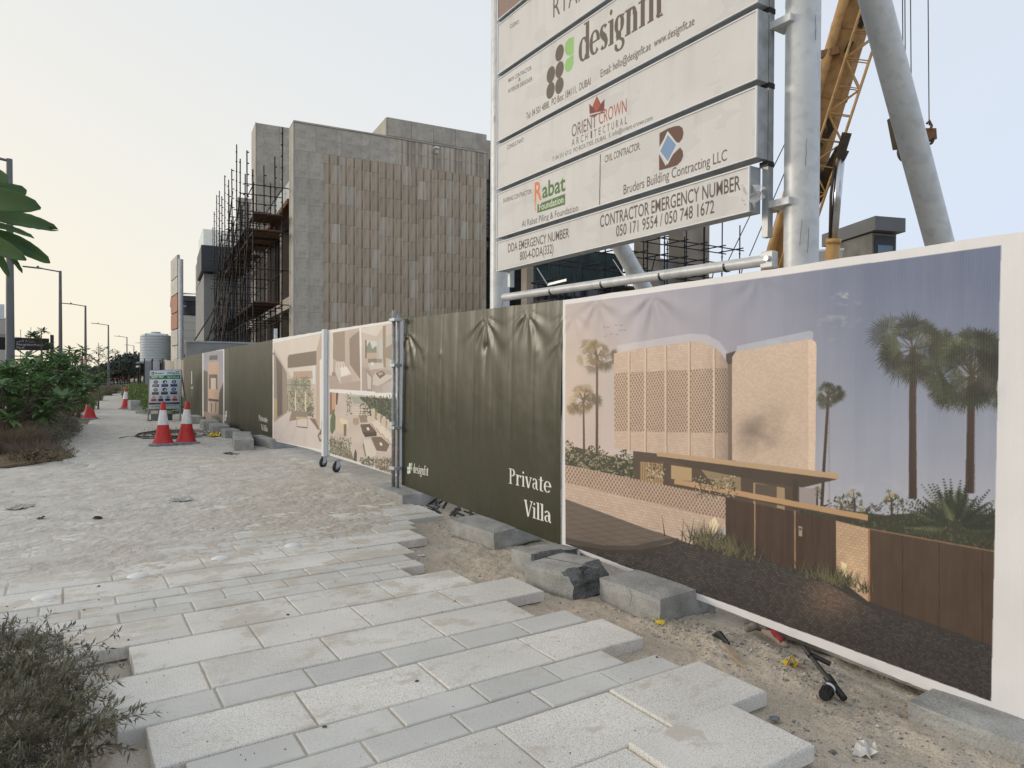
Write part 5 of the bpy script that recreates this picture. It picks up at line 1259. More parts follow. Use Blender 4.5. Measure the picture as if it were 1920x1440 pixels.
# lifting cylinder
c_top = pD(1577, 285, 19.2); c_mid = pD(1563, 448, 19.4); c_bot = c_mid + (c_mid - c_top).normalized() * 5.4
m = MB(); m.tube(c_top, c_mid, .10, 20); ck(m, 'cylinder_rod', M('chrome', (.55, .57, .6), .2, .5, metal=.9, var=.1, vs=3), True)
m = MB(); m.tube(c_mid, c_bot, .165, 20); m.tube(c_mid - (c_bot - c_mid).normalized() * .0, c_mid + (c_bot - c_mid).normalized() * .12, .185, 20); ck(m, 'cylinder', CY, True)
m = MB(); o_ = Vector((math.cos(YAW), -math.sin(YAW), 0)) * -.14; m.path([c_top + o_ * .9, (c_top + c_mid) / 2 + o_ * 1.15, c_mid + o_ * .7 + Vector((0, 0, -.2))], .035, 8); ck(m, 'hose', CD, True)
m = MB(); m.bar(cp(7.4, .35, -.1), c_top, .34, .3, nn); m.bar(c_top + ax * .45, c_top - ax * .15, .22, .26, nn); ck(m, 'cylinder_head', CD)
# chassis hidden low behind the fence
m = MB(); m.box(15.2, 22.5, 9.2, 11.9, .9, 1.5, .05); ck(m, 'chassis', CY)
for x in (16.2, 17.8, 20.2, 21.6):
    for y in (9.3, 11.8): w = MB(); w.tube((x, y - .18, .55), (x, y + .18, .55), .55, 20); ck(w, 'wheel', BLACK)
m = MB(); m.box(15.0, 17.2, 10.0, 12.2, 1.5, 2.0, .05); m.prism([A0 + side * .5, A0 - side * .5, Vector((15.6, 11.0, 1.6)), Vector((16.6, 11.2, 1.6))], nn * -.4); ck(m, 'turntable', CY)
# ropes and hook
hk = Vector(pD(1695, 250, 18.0))
ropes = MB()
for px0, px1, py1 in ((1690, 1694, 240), (1695, 1698, 240), (1705, 1709, 235)): ropes.tube(pD(px0, -260, 18.0), pD(px1, py1, 18.0), .012, 5)
ropes.tube(pD(1738, -260, 18.4), pD(1742, 235, 18.4), .012, 5)
for px0, py0, px1, py1 in ((1602, 0, 1360, 500), (1608, 0, 1405, 480), (1590, 0, 1500, 290)):
    ropes.tube(pD(px0, py0, 20.5), pD(px1, py1, 20.5), .014, 5)
ck(ropes, 'rope', CD)
u_ = Vector((math.cos(YAW), -math.sin(YAW), 0)); w_ = Vector((math.sin(YAW), math.cos(YAW), 0)); zu = Vector((0, 0, 1))
def blk(m, c, a, b, h, d): m.prism([c + u_ * a[0] + zu * a[1] for a in b], w_ * d)
m = MB(); c = pD(1692, 255, 18.0)
m.prism([c + u_ * x + zu * y for x, y in ((-.22, .45), (0, .55), (.2, .45), (.25, .1), (.12, -.22), (-.08, -.24))], w_ * .25); ck(m, 'hook_block', CD)
m = MB(); c2 = pD(1699, 285, 18.0); m.path([c2 + u_ * (.16 * math.cos(t)) + zu * (.2 * math.sin(t)) for t in np.linspace(2.2, 6.8, 14)], .05, 8); ck(m, 'hook', CD, True)
m = MB(); c = pD(1744, 250, 18.4); m.prism([c + u_ * x + zu * y for x, y in ((-.12, .12), (.14, .12), (.16, -.12), (-.05, -.14))], w_ * .22); m.path([pD(1742, 236, 18.4) + u_ * x + zu * y for x, y in ((-.05, .05), (.0, .12), (.06, 0), (.03, -.1))], .03, 6); ck(m, 'ball_block', M('rust_orange', (.20, .10, .05), .7, .3, var=.3, vs=9))
m = MB(); m.path([pD(1742, 262, 18.4) + u_ * (.09 * math.cos(t)) + zu * (.1 * math.sin(t)) for t in np.linspace(2.2, 6.8, 12)], .03, 6); ck(m, 'hook', CD, True)

# ------------------------------------------------------------------ street beyond: lamps, tank, far board, hoardings, cones
LAMP = M('lamp_grey', (.16, .165, .17), .5, .4, metal=.3, var=.1, vs=2)
lp = [((-1.2, 22.03), 'street lamp nearest the camera, its head cut by the left edge'), ((-.23, 44.46), 'second street lamp, rising behind the frangipani trees'), ((1.36, 65.91), 'third street lamp, with the give way sign at its foot'), ((4.05, 90.2), 'fourth street lamp, standing clear by the path bend'), ((7.73, 118.6), 'fifth street lamp, left of the far tree clump'), ((11.19, 153.5), 'small far street lamp, left one of the last pair'), ((12.2, 142.), 'small far street lamp beside the water tank, right one of the last pair')]
def make_lamp():
    t = empty('street_lamp', group='street lamps along the road')
    m = MB(); m.tube((0, 0, 0), (0, 0, 7.0), .11, 12, .07); m.build('pole', LAMP, t, smooth=40)
    m = MB(); m.tube((0, 0, 6.95), (-.9, -.02, 7.08), .035, 8); m.build('arm', LAMP, t, smooth=40)
    m = MB(); m.prism([(-.8, -.10, 7.05), (-1.0, -.15, 7.06), (-1.65, -.12, 7.10), (-1.7, 0, 7.11), (-1.65, .12, 7.10), (-1.0, .15, 7.06), (-.8, .10, 7.05)], (0, 0, .055)); m.box(-1.05, -.95, -.04, .04, 7.11, 7.2); m.build('lamp_head', LAMP, t)
    MB().box(-.16, .16, -.16, .16, 0, .03).build('base_plate', LAMP, t)
    return t
l0 = make_lamp()
for i, ((x, y), lab) in enumerate(lp):
    o = l0 if i == 0 else copy_tree(l0); o.location = (x, y, 0); o['label'] = lab; o.rotation_euler.z = R(-6 - i * 2)
tank = empty('water_tank', (4.66, 47.8, 0), 0, 'ribbed white plastic water tank raised on a steel stand', 'water tank')
TK = M('tank_plastic', (.55, .60, .62), .5, .4, var=.05, vs=1)
prof = [(.0, 2.24), (.84, 2.24)]
for i in range(9): z = 2.28 + i * .165; prof += [(.86, z), (.86, z + .10), (.835, z + .13)]
prof += [(.86, 3.80), (.84, 3.86), (.5, 3.98), (.28, 4.0), (.28, 4.08), (0, 4.09)]
MB().lathe(prof, n=32, cap=False).build('shell', TK, tank, smooth=35)
for i in range(4): a = i * 1.57 + .8; tbox('lug', TK, tank, .8 * math.cos(a) - .06, .8 * math.cos(a) + .06, .8 * math.sin(a) - .06, .8 * math.sin(a) + .06, 3.8, 3.95)
for x in (-.9, 0, .9):
    for y in (-.8, .8): MB().tube((x, y, 0), (x, y, 2.15), .04, 8).build('leg', RUST, tank)
for y in (-.8, 0, .8): tbox('beam', GALV_D, tank, -1, 1, y - .05, y + .05, 2.15, 2.23)
tbox('beam', GALV_D, tank, -1, -.9, -.9, .9, 1.9, 2.0)
fs = empty('far_signboard', (5.2, 43.0, 0), 0, 'tall narrow project board seen almost edge on, left of the grey villa', 'sign')
for y in (-1.35, 1.5): MB().tube((.1, y, 0), (.1, y, 7.75), .12, 14).build('pole', POLE, fs, smooth=40)
cols = [(.55, .53, .48), (.5, .48, .44), (.52, .50, .46), (.40, .20, .14), (.55, .54, .5), (.5, .49, .46)]
z = 2.1
for i, h in enumerate((.95, .85, .85, .95, .85, 1.15)):
    j = 5 - i; tbox('sign_panel', M('far_panel%d' % (i % 6), cols[i] if i != 2 else cols[3], .7, var=.15, vs=2), fs, -.08, .06, -1.3, 1.45, z, z + h); z += h + .06
MB().tube((.1, -1.35, 5.9), (.9, -1.5, 5.9), .05, 8, .02).build('spike', GALV, fs); MB().tube((.1, -1.35, 5.2), (.35, -1.4, 5.2), .03, 8).build('stub', GALV, fs)
MB().tube((.1, -1.35, 3.0), (.35, -1.4, 3.0), .03, 8).build('stub', GALV, fs)
# corrugated hoarding and loose barrier panels beyond the fence
hd = empty('corrugated_hoarding', (4.3, 33, 0), 0, 'pale corrugated metal hoarding running behind the safety board', 'fence')
HM = M('pale_metal', (.44, .43, .38), .6, .4, var=.12, vs=2)
for i in range(9):
    m = MB(); y0 = -4.4 + i * 1.25; zt = 2.12 + .05 * (i % 3)
    pts = []
    for k in range(11): pts.append((.02 if k % 2 else -.02, y0 + 1.2 * k / 10))
    for p, q in zip(pts, pts[1:]): m.add([(p[0], p[1], 0), (q[0], q[1], 0), (q[0], q[1], zt), (p[0], p[1], zt)], [(0, 1, 2, 3)])
    o = m.build('sheet', HM if i % 3 else M('tan_metal', (.42, .37, .27), .6), hd); mm = o.modifiers.new('t', 'SOLIDIFY'); mm.thickness = .004
for i in range(5): tbox('post', GALV_D, hd, .05, .12, -4.4 + i * 2.5, -4.33 + i * 2.5, 0, 2.2)
for i, (x, y, a, lab) in enumerate(((3.6, 40.5, 8, 'grey upright panel leaning below the water tank, leftmost'), (3.95, 40.2, -5, 'pale upright panel below the water tank, middle one'), (4.35, 39.8, 4, 'brown-grey upright panel below the water tank, rightmost'))):
    t = empty('barrier_panel', (x, y, 0), R(a), lab, 'panel', 'panels stored below the water tank')
    tbox('sheet', M('barrier%d' % i, ((.34, .36, .38), (.5, .52, .54), (.22, .19, .17))[i], .7, var=.15, vs=2), t, -.17, .17, -.02, .02, .05, 2.15); MB().tube((-.17, 0, 0), (-.17, 0, 2.3), .025, 8).build('post', RUST, t); MB().tube((.17, 0, 0), (.17, 0, 2.25), .025, 8).build('post', RUST, t)

def make_cone(base_grey=True, white=True):
    t = empty('traffic_cone', group='red traffic cones on the path'); n = 28
    def body(z): return .165 + (.032 - .165) * (z - .05) / .87 + .045 * math.exp(-((z - .05) / .09))
    def seg(z0, z1, nm, mat, cap=False, off=0):
        pr = [(body(z0 + (z1 - z0) * k / 8) + off, z0 + (z1 - z0) * k / 8) for k in range(9)]
        if cap: pr += [(body(z1) * .8, z1 + .012), (body(z1) * .7, z1 - .02)]
        MB().lathe(pr, n=n, cap=False).build(nm, mat, t, smooth=50)
    seg(.045, .43, 'lower_band', ORANGE); seg(.43, .735, 'reflective_band' if white else 'middle_band', REFL if white else ORANGE, off=.002); seg(.735, .90, 'tip', ORANGE, True)
    m = MB(); pts = []
    for k in range(8): a = R(22.5 + 45 * k); pts.append((.285 * math.cos(a), .285 * math.sin(a), 0))
    m.prism(pts, (0, 0, .032)); m.build('foot', M('cone_foot', (.22, .24, .26), .8, .2, var=.3, vs=8), t)
    m = MB(); m.lathe([(.235, .03), (.21, .052), (.17, .056)], n=n, cap=False); m.build('collar', M('cone_foot', (.2, .2, .2)), t)
    return t
c0_ = make_cone(); c0_.location = (1.708, 16.12, .012); c0_['label'] = 'red and white traffic cone beside the cable coil, left of the near pair'
c1_ = copy_tree(c0_); c1_.location = (2.162, 16.25, .012); c1_.rotation_euler = (R(1.5), R(1), .5); c1_['label'] = 'dirty red and white traffic cone nearest the fence, right of the near pair'
c2_ = make_cone(white=False); c2_.location = (.652, 26.4, .012); c2_['label'] = 'plain red traffic cone standing alone at the shrub edge'
c3_ = copy_tree(c0_); c3_.location = (2.13, 33.4, .012); c3_.rotation_euler.z = 1; c3_['label'] = 'small far traffic cone beside the hedge and the grey box'
for c in (c0_, c1_, c2_, c3_): c['category'] = 'traffic cone'
gb = empty('concrete_stub', (2.35, 32.3, 0), R(15), 'small pale concrete block beside the far cone', 'block'); tbox('block', CONC, gb, -.18, .2, -.18, .18, 0, .42, .02)

# safety board on its frame
sx, sy = 2.62, 24.4
sb = empty('safety_board', (sx, sy, 0), -YAW * .9, 'leaning white and green SAFETY FIRST board with blue pictograms behind the cones', 'sign')
def board_art():
    w, h = .94, 1.22; c = Canvas(0, 40, 1, 0, w, 0, h, 300, (205, 212, 216))
    BLU = (28, 48, 92)
    def r(x0, y0, x1, y1, col): c.polys([rect(x0 * w, (1 - y1) * h, x1 * w, (1 - y0) * h)], col)
    def tx(s_, x0, x1, yb, hh, col, bold=0): c.text(s_, (x0 * w, (1 - yb) * h), (x1 * w, (1 - yb) * h), hh, col, bold, px=False)
    r(0, .125, 1, .225, (28, 112, 62)); tx('SAFETY FIRST', .05, .46, .195, .075, (235, 240, 235), .02); tx('\ufe8e\ufedf\ufeed\ufe83 \ufe94\ufee3\ufefc\ufeb4\ufedf\ufe8d', .58, .95, .195, .06, (235, 240, 235), .02)
    r(.05, .03, .14, .10, BLU); r(.075, .05, .11, .08, (205, 212, 216)); tx('Bruders', .17, .45, .09, .06, (60, 62, 70), .02); r(.57, .035, .78, .065, (120, 170, 205)); tx('DUBAI', .57, .95, .10, .045, (60, 62, 70), .02); r(.84, .03, .96, .05, (90, 94, 100))
    pict = [(.20, .30), (.50, .30), (.80, .30), (.20, .50), (.50, .50), (.80, .50)]
    for i, (x, y) in enumerate(pict):
        c.ellipse(x * w, (1 - y) * h, .075 * w, .045 * h * 1.0, BLU); k = (1 - y) * h; xx = x * w
        if i % 3 == 0: c.ellipse(xx, k - .005, .035, .02, (215, 220, 225)); c.ellipse(xx, k - .02, .03, .018, BLU)
        elif i % 3 == 1: c.ellipse(xx + .012, k - .01, .03, .034, (215, 220, 225)); c.ellipse(xx - .01, k + .012, .022, .022, BLU)
        else: c.ellipse(xx, k + .02, .014, .014, (215, 220, 225)); c.polys([rect(xx - .03, k - .03, xx - .01, k + .008), rect(xx + .01, k - .03, xx + .03, k + .008)], (215, 220, 225))
        r(x - .11, y + .055, x + .11, y + .13, BLU); c.img[((c.S > (x - .09) * w) & (c.S < (x + .09) * w) & (c.Z < (1 - y - .075) * h) & (c.Z > (1 - y - .085) * h))] = (150, 160, 180)
    for i, x in enumerate((.155, .385, .615, .845)):
        col = (176, 62, 60) if i in (0, 3) else BLU; k = .70
        c.ellipse(x * w, (1 - k) * h, .05 * w, .03 * h, col); c.ellipse(x * w, (1 - k) * h, .035 * w, .018 * h, (215, 220, 225)); c.polys([stroke(x * w - .03, (1 - k) * h + .02, x * w + .03, (1 - k) * h - .02, .012)], col); r(x - .085, k + .04, x + .085, k + .10, col)
    r(.0, .84, 1, .885, BLU); r(.2, .855, .8, .868, (120, 136, 170)); tx('EMERGENCY CONTACT', .55, .95, .93, .03, (70, 74, 90), .01); tx('RECEPTION', .08, .4, .95, .03, (70, 74, 90), .01)
    return c.image('safety_print'), w, h
im, w, h = board_art()
tilt = .14
P = [(-w / 2, -.02, 0), (w / 2, -.02, 0), (w / 2, -.02 + tilt * 0, h), (-w / 2, -.02, h)]
fr_ = tag(empty('board_frame', parent=sb)); fr_.location = (0, 0, .40); fr_.rotation_euler = (-R(8), R(-1.5), 0)
bpy.data.objects.remove(fr_)
face = put('board_face', rawmesh('board_face', P, [(0, 1, 2, 3)], printmat('safety_print', im, .5, .4, .9), False, [(0, 0), (1, 0), (1, 1), (0, 1)]), sb, (0, 0, .40), (-R(8), R(-1.5), 0)); mm = face.modifiers.new('t', 'SOLIDIFY'); mm.thickness = .012; mm.offset = -1
b = MB()
for x in (-w / 2 - .02, w / 2 + .02): b.bar((x, 0, -.40), (x, 0, h + .01), .04, .03)
b.bar((-w / 2, 0, -.0), (w / 2, 0, -.0), .03, .03); b.bar((-w / 2, 0, h + .01), (w / 2, 0, h + .01), .03, .03); b.build('frame', GALV_D, sb, (0, .012, .40), (-R(8), R(-1.5), 0))
for x in (-.45, .45): MB().bar((x, .75, 0), (x, .20, 1.5), .035, .03).build('back_leg', GALV_D, sb)
tbox('crate', CONC_D, sb, -.5, .0, .2, .6, 0, .22, .01); MB().box(-.48, -.38, -.10, .0, 0, .05, .01).build('red_foot', M('faded_red', (.30, .10, .08), .8), sb)

# street signs on the left
ns = empty('neighbourhood_sign', (-1.55, 27.5, 0), 0, 'dark finger sign reading Neighborhood Park, above the frangipani on the left', 'sign')
pa = pD(22, 648, 27.5); pb = pD(58, 646, 27.5); 
c = Canvas(pa.x, pa.y, (pb - pa).normalized().x, (pb - pa).normalized().y, 1.0, 0, .40, 200, (38, 28, 36))
c.text('Neighborhood', (.12, .15), (.86, .15), .07, (200, 196, 196), .01, px=False); c.text('Park', (.12, .05), (.34, .05), .07, (200, 196, 196), .01, px=False); c.text('\ufef2\ufea4\ufedf\ufe8d \ufe94\ufed8\ufef3\ufeaa\ufea3', (.12, .27), (.62, .27), .07, (200, 196, 196), .01, px=False); c.polys([np.array([(.03, .2), (.08, .24), (.08, .16)])], (200, 196, 196))
zb_ = pa.z - .14
d_ = (pb - pa); d_.z = 0; d_.normalize(); ang = math.atan2(d_.y, d_.x)
ns.location = (pa.x, pa.y, 0); ns.rotation_euler.z = ang
f_ = put('sign_face', rawmesh('sign_face', [(0, -.03, zb_), (1.0, -.03, zb_), (1.0, -.03, zb_ + .40), (0, -.03, zb_ + .40)], [(0, 1, 2, 3)], printmat('sign_print', c.image('sign_print'), .5, .4, .9), False, [(0, 0), (1, 0), (1, 1), (0, 1)]), ns)
tbox('sign_blade', M('sign_dark', (.018, .012, .016), .5), ns, -.6, 1.0, -.026, .03, zb_, zb_ + .40); tbox('post', DARKF, ns, 1.03, 1.13, -.06, .06, 0, zb_ + .52)
yp = pD(158, 700, 62); yld = empty('give_way_sign', (yp.x, yp.y, 0), -YAW, 'red bordered triangular give way sign beside the third lamp', 'sign')
zc = pD(158, 681, 62).z; r0 = .36
tri = lambda r, d: [(r * math.cos(R(a)), d, zc + .08 + r * math.sin(R(a))) for a in (-90, 30, 150)]
MB().prism(tri(.44, -.03), (0, .01, 0)).build('border', M('sign_red', (.45, .03, .04), .5), yld); MB().prism(tri(.27, -.036), (0, .005, 0)).build('centre', M('sign_white', (.6, .6, .6), .5), yld); MB().tube((0, 0, 0), (0, 0, zc + .3), .035, 8).build('post', GALV_D, yld)
cs = pD(218, 716, 110); ch_ = empty('chevron_barrier', (cs.x, cs.y, 0), -YAW, 'long red and white chevron barrier across the road far away', 'barrier')
for i in range(8): tbox('red_panel' if i % 2 else 'white_panel', M('sign_red') if i % 2 else M('sign_white'), ch_, -1 + i * .32, -.69 + i * .32, 0, .05, .75, 1.15)
for x in (-1, 1.5): tbox('post', GALV_D, ch_, x, x + .08, .06, .12, 0, 1.2)
ds = pD(196, 706, 100); dk = empty('dark_bus_shelter', (ds.x, ds.y, 0), -YAW, 'small dark roof on posts at the far bend', 'shelter')
tbox('roof', DARKF, dk, -.2, 2.2, 0, 1, 1.75, 2.0); tbox('post', DARKF, dk, 0, .12, .4, .5, 0, 1.75); tbox('post', DARKF, dk, 1.9, 2.0, .4, .5, 0, 1.75)
# far left building with scaffold
fl = pD(0, 600, 70); bl = empty('scaffolded_building', (fl.x, fl.y, 0), 0, 'pale unfinished building with roof scaffold at the left edge', 'building')
tbox('wall', BW, bl, -9, .45, 0, 8, 0, 6.0); tbox('banner', WHITE_PAINT, bl, -9, .3, -.06, -.01, 5.9, 7.1); tbox('slab', CONCW, bl, -9, .5, -.1, 8, 4.4, 4.7)
for i in range(4):
    for z in (.6, 4.9 - 2.2): tbox('window', GLASSD, bl, -8.4 + i * 2.3, -7.2 + i * 2.3, -.03, .02, z, z + 1.3)
for i in range(3): tbox('window', GLASSD, bl, .43, .48, 1 + i * 2.4, 2.3 + i * 2.4, 2.4, 3.8)
for i in range(7):
    x = -.4 + i * .75; m = MB(); m.tube((x, 6, 0), (x, 6, 6.0 - .28 * i + (.5 if i % 2 else 0)), .03, 5); m.tube((x - .7, 6, 5.2 - .22 * i), (x + .3, 6, 5.1 - .22 * i), .025, 5); m.tube((x - .7, 6, 4.7 - .2 * i), (x + .3, 6, 4.6 - .2 * i), .025, 5); m.build('scaffold_tube', WHITE_PAINT, bl)
# ------------------------------------------------------------------ planting
OLIVE = leafmat('leaf_olive', (.135, .125, .08), (.26, .24, .16, 1), .2, .6)
GREYG = leafmat('leaf_grey_green', (.13, .14, .105), (.27, .27, .21, 1), .2, .7)
GREEN = leafmat('leaf_green', (.05, .11, .04), (.13, .21, .08, 1), .25, .4)
GREEN2 = leafmat('leaf_bright_green', (.07, .13, .035), (.16, .22, .065, 1), .3, .45)
FRESH = leafmat('frangipani_leaf', (.07, .15, .055), (.15, .25, .09, 1), .3, .38)
PURP = leafmat('grass_purple', (.10, .075, .065), (.24, .18, .14, 1), .2, .8)
STRAW = leafmat('grass_straw', (.16, .125, .07), (.34, .27, .16, 1), .2, .8)
DARKT = leafmat('leaf_far', (.045, .065, .05), (.085, .10, .08, 1), .1, .8)
BARK = M('bark', (.13, .105, .08), .9, .2, var=.3, vs=12, bump=.004, bs=60)
TWIG = M('twig', (.17, .125, .095), .9, .2, var=.3, vs=20)
FLOWER = M('white_flower', (.7, .7, .66), .7, .3, var=.05, vs=9)
def quads_leaves(P, D, Nn, L, Wd):
    """diamond leaves: base P, direction D, normal N, length L, width W (arrays)"""
    S = np.cross(D, Nn); S /= np.linalg.norm(S, axis=1)[:, None] + 1e-9
    L = L[:, None]; Wd = Wd[:, None]
    a = P; b = P + D * L * .45 + S * Wd * .5 - Nn * L * .03; c = P + D * L + Nn * -L * .12; d = P + D * L * .45 - S * Wd * .5 - Nn * L * .03
    V = np.stack([a, b, c, d], 1).reshape(-1, 3); F = np.arange(len(V)).reshape(-1, 4); return V, F
def rdir(n, r, up=0.):
    v = r.normal(size=(n, 3)); v[:, 2] += up; return v / np.linalg.norm(v, axis=1)[:, None]
def cloud_pts(n, c, rad, r, shell=.55, bumps=7):
    d = rdir(n, r); q = (shell + (1 - shell) * r.random(n) ** .5)
    lob = rdir(bumps, r, .3); k = np.max(d @ lob.T, axis=1); q = q * (.72 + .38 * np.clip(k, 0, 1) ** 2)
    return np.asarray(c) + d * q[:, None] * np.asarray(rad)
def leaf_cloud(name, mat, parent, n, c, rad, L, Wd, seed=1, shell=.5, up=.2, zmin=.02):
    r = np.random.default_rng(seed); P = cloud_pts(n, c, rad, r, shell); P = P[P[:, 2] > zmin]; m = len(P)
    D = rdir(m, r, up); N_ = rdir(m, r, .8); N_ -= D * np.sum(N_ * D, 1)[:, None]; N_ /= np.linalg.norm(N_, axis=1)[:, None]
    V, F = quads_leaves(P, D, N_, L * (.6 + .8 * r.random(m)), Wd * (.6 + .8 * r.random(m)))
    return put(name, rawmesh(name, V, F, mat), parent)
def grass_blades(name, mat, parent, n, h, rad, w, seed=1, splay=.5, base=.3):
    r = np.random.default_rng(seed); a = r.random(n) * 6.283; q = np.sqrt(r.random(n)) * rad * base
    B = np.stack([np.cos(a) * q, np.sin(a) * q, np.zeros(n)], 1); out = splay * (.2 + r.random(n)); hh = h * (.55 + .5 * r.random(n))
    a2 = a + r.normal(size=n) * .7; O = np.stack([np.cos(a2), np.sin(a2), np.zeros(n)], 1); S = np.stack([-np.sin(a2 + r.normal(size=n)), np.cos(a2), np.zeros(n)], 1)
    V = []
    for t in (0, .4, .75, 1.):
        c = B + O * (out * hh * t ** 1.6)[:, None]; c[:, 2] = hh * (t - .28 * out * t * t); wd = w * (1 - t * .9)
        V += [c - S * wd, c + S * wd]
    V = np.stack(V, 1); base_i = np.arange(n)[:, None] * 8
    F = np.concatenate([base_i + np.array([[2 * k, 2 * k + 1, 2 * k + 3, 2 * k + 2]]) for k in range(3)])
    return put(name, rawmesh(name, V.reshape(-1, 3), F, mat), parent)
# --- the shrub at the near left corner
near = empty('creeping_shrub', (0, 0, 0), 0, 'straggly grey green shrub with narrow leaves, cut by the lower left corner', 'shrub')
poly = [pz(*p) for p in ((-420, 1440), (-150, 1620), (120, 1560), (150, 1400), (100, 1290), (70, 1235), (-60, 1215), (-380, 1220))]
def inpoly(x, y, P):
    c = False
    for i in range(len(P)):
        a, b = P[i - 1], P[i]
        if (a[1] > y) != (b[1] > y) and x < (b[0] - a[0]) * (y - a[1]) / (b[1] - a[1]) + a[0]: c = not c
    return c
sr = random.Random(4); stems = MB(); LP, LD, LN, LL, LW = [], [], [], [], []; dead = []
xs = [p[0] for p in poly]; ys_ = [p[1] for p in poly]; cnt = 0
cx, cy = sum(xs) / 8, sum(ys_) / 8
def add_stem(bx, by, az, ln, rise, col=0):
    pts = []; x, y, z = bx, by, -.05; a = az; el = rise
    for k in range(9):
        pts.append((x, y, z)); s = ln / 8; x += s * math.cos(a) * math.cos(el); y += s * math.sin(a) * math.cos(el); z += s * math.sin(el)
        a += sr.gauss(0, .22); el = max(-.1, el - sr.uniform(.02, .16) + (.05 if k > 5 else 0)); z = max(z, .01)
    stems.path(pts, [.0022 * (1 - k / 12) for k in range(9)], 4)
    for k in range(2, 9):
        for j in range(4 if k < 8 else 6):
            p = Vector(pts[k - 1]).lerp(Vector(pts[k]), sr.random()); d = (Vector(pts[k]) - Vector(pts[k - 1])).normalized()
            o = Vector((sr.gauss(0, 1), sr.gauss(0, 1), sr.gauss(.2, 1))).normalized(); dd = (d * .7 + o * .8).normalized(); n_ = dd.orthogonal(); n_ = (n_ + Vector((0, 0, .6))); n_ = (n_ - dd * n_.dot(dd)).normalized()
            LP.append(p); LD.append(dd); LN.append(n_); LL.append(sr.uniform(.026, .055)); LW.append(sr.uniform(.006, .011))
while cnt < 900:
    x, y = sr.uniform(min(xs), max(xs)), sr.uniform(min(ys_), max(ys_))
    if not inpoly(x, y, poly): continue
    cnt += 1; az = math.atan2(y - cy, x - cx) + sr.gauss(0, .8)
    add_stem(x, y, az, sr.uniform(.14, .34), sr.uniform(.35, 1.25))
for px, py, ln in ((95, 1275, .42), (90, 1255, .38), (110, 1300, .34), (140, 1340, .30), (100, 1345, .3), (60, 1240, .3), (40, 1225, .25), (130, 1390, .3), (150, 1420, .26)):
    p = pz(px, py); add_stem(p.x, p.y, R(sr.uniform(0, 55)), ln, sr.uniform(.25, .6)); add_stem(p.x, p.y, R(sr.uniform(20, 90)), ln * .7, sr.uniform(.5, .9))
put('stem', stems.mesh('stem', TWIG), near)
A_ = lambda L: np.array([tuple(v) for v in L])
V_, F_ = quads_leaves(A_(LP), A_(LD), A_(LN), np.array(LL), np.array(LW)); 
k = np.random.default_rng(1).random(len(F_)) < .62
put('foliage', rawmesh('foliage', V_, F_[k], OLIVE), near); put('foliage', rawmesh('foliage', V_, F_[~k], GREYG), near)
# fallen leaves and twigs under it
lit = MB()
for i in range(260):
    x, y = sr.uniform(min(xs), .42), sr.uniform(min(ys_) + .1, 2.9); a = sr.uniform(0, 6.28); z = -.05 + sr.uniform(0, .02) 
    if (x > .25 and y > 2.9): continue
    l = sr.uniform(.015, .04); lit.add([(x, y, z), (x + l * math.cos(a), y + l * math.sin(a), z + .006), (x + l * .9 * math.cos(a + .35), y + l * .9 * math.sin(a + .35), z + .003)], [(0, 1, 2)])
for i in range(160):
    x, y = sr.uniform(-.5, .42), sr.uniform(2.2, 3.0); a = sr.uniform(0, 6.28); l = sr.uniform(.03, .10); lit.tube((x, y, -.045), (x + l * math.cos(a), y + l * math.sin(a), -.045 + sr.uniform(0, .04)), .0014, 4)
tag(put('leaf_litter', lit.mesh('leaf_litter', M('dead_leaf', (.16, .085, .05), .9, .2, var=.5, vs=30))), 'dry leaves and twigs on the sand at the shrub', kind='stuff')

# --- low shrubs and grasses along the left edge of the path
def bush(name, lab, px, py, D, rx, ry, h, n, mat, L, W_, seed, cat='shrub', group=None, mats=None):
    p = pz(px, py) if D is None else pD(px, 700, D); t = empty(name, (p.x, p.y, 0), 0, lab, cat, group)
    leaf_cloud('foliage', mat, t, n, (0, 0, h * .42), (rx, ry, h * .62), L, W_, seed)
    if mats: leaf_cloud('foliage', mats, t, n // 3, (0, 0, h * .5), (rx, ry, h * .62), L, W_, seed + 50, .7)
    r = random.Random(seed); m = MB()
    for i in range(14): a = r.uniform(0, 6.28); m.path([(0 + .1 * rx * math.cos(a), .1 * ry * math.sin(a), 0), (rx * .4 * math.cos(a), ry * .4 * math.sin(a), h * .4), (rx * .75 * math.cos(a), ry * .75 * math.sin(a), h * r.uniform(.5, .95))], [.012, .008, .003], 4)
    m.build('stem', TWIG, t); return t
def tuft(name, lab, px, py, rad, h, n, mat, seed, w=.003, splay=.6, D=None, mat2=None, group='grasses along the path edge'):
    p = pz(px, py) if D is None else pD(px, 700, D); t = empty(name, (p.x, p.y, 0), 0, lab, 'grass', group)
    grass_blades('blades', mat, t, n, h, rad, w, seed, splay, .6)
    if mat2: grass_blades('plumes', mat2, t, n // 4, h * 1.15, rad, w, seed + 9, splay * .8, .5)
    return t
tuft('fountain_grass', 'dark purple brown fountain grass nearest on the left edge', 20, 850, .8, .62, 1900, PURP, 1, .0035, .8, mat2=STRAW)
tuft('fountain_grass', 'purple brown fountain grass bowing over the path at the left', 62, 862, .55, .42, 1200, PURP, 2, .003, .9)
tuft('fountain_grass', 'dark fountain grass at the picture edge behind the first two', -25, 830, 1.0, .75, 1900, PURP, 3, .004, .7, mat2=OLIVE)
tuft('fountain_grass', 'low reddish grass tuft below the frangipani stems', 50, 800, .8, .5, 1300, PURP, 4, .004, .8)
bush('spiky_groundcover', 'low golden tipped plant sprawling onto the path', 100, 860, None, .42, .5, .22, 900, OLIVE, .045, .012, 5, mats=STRAW)
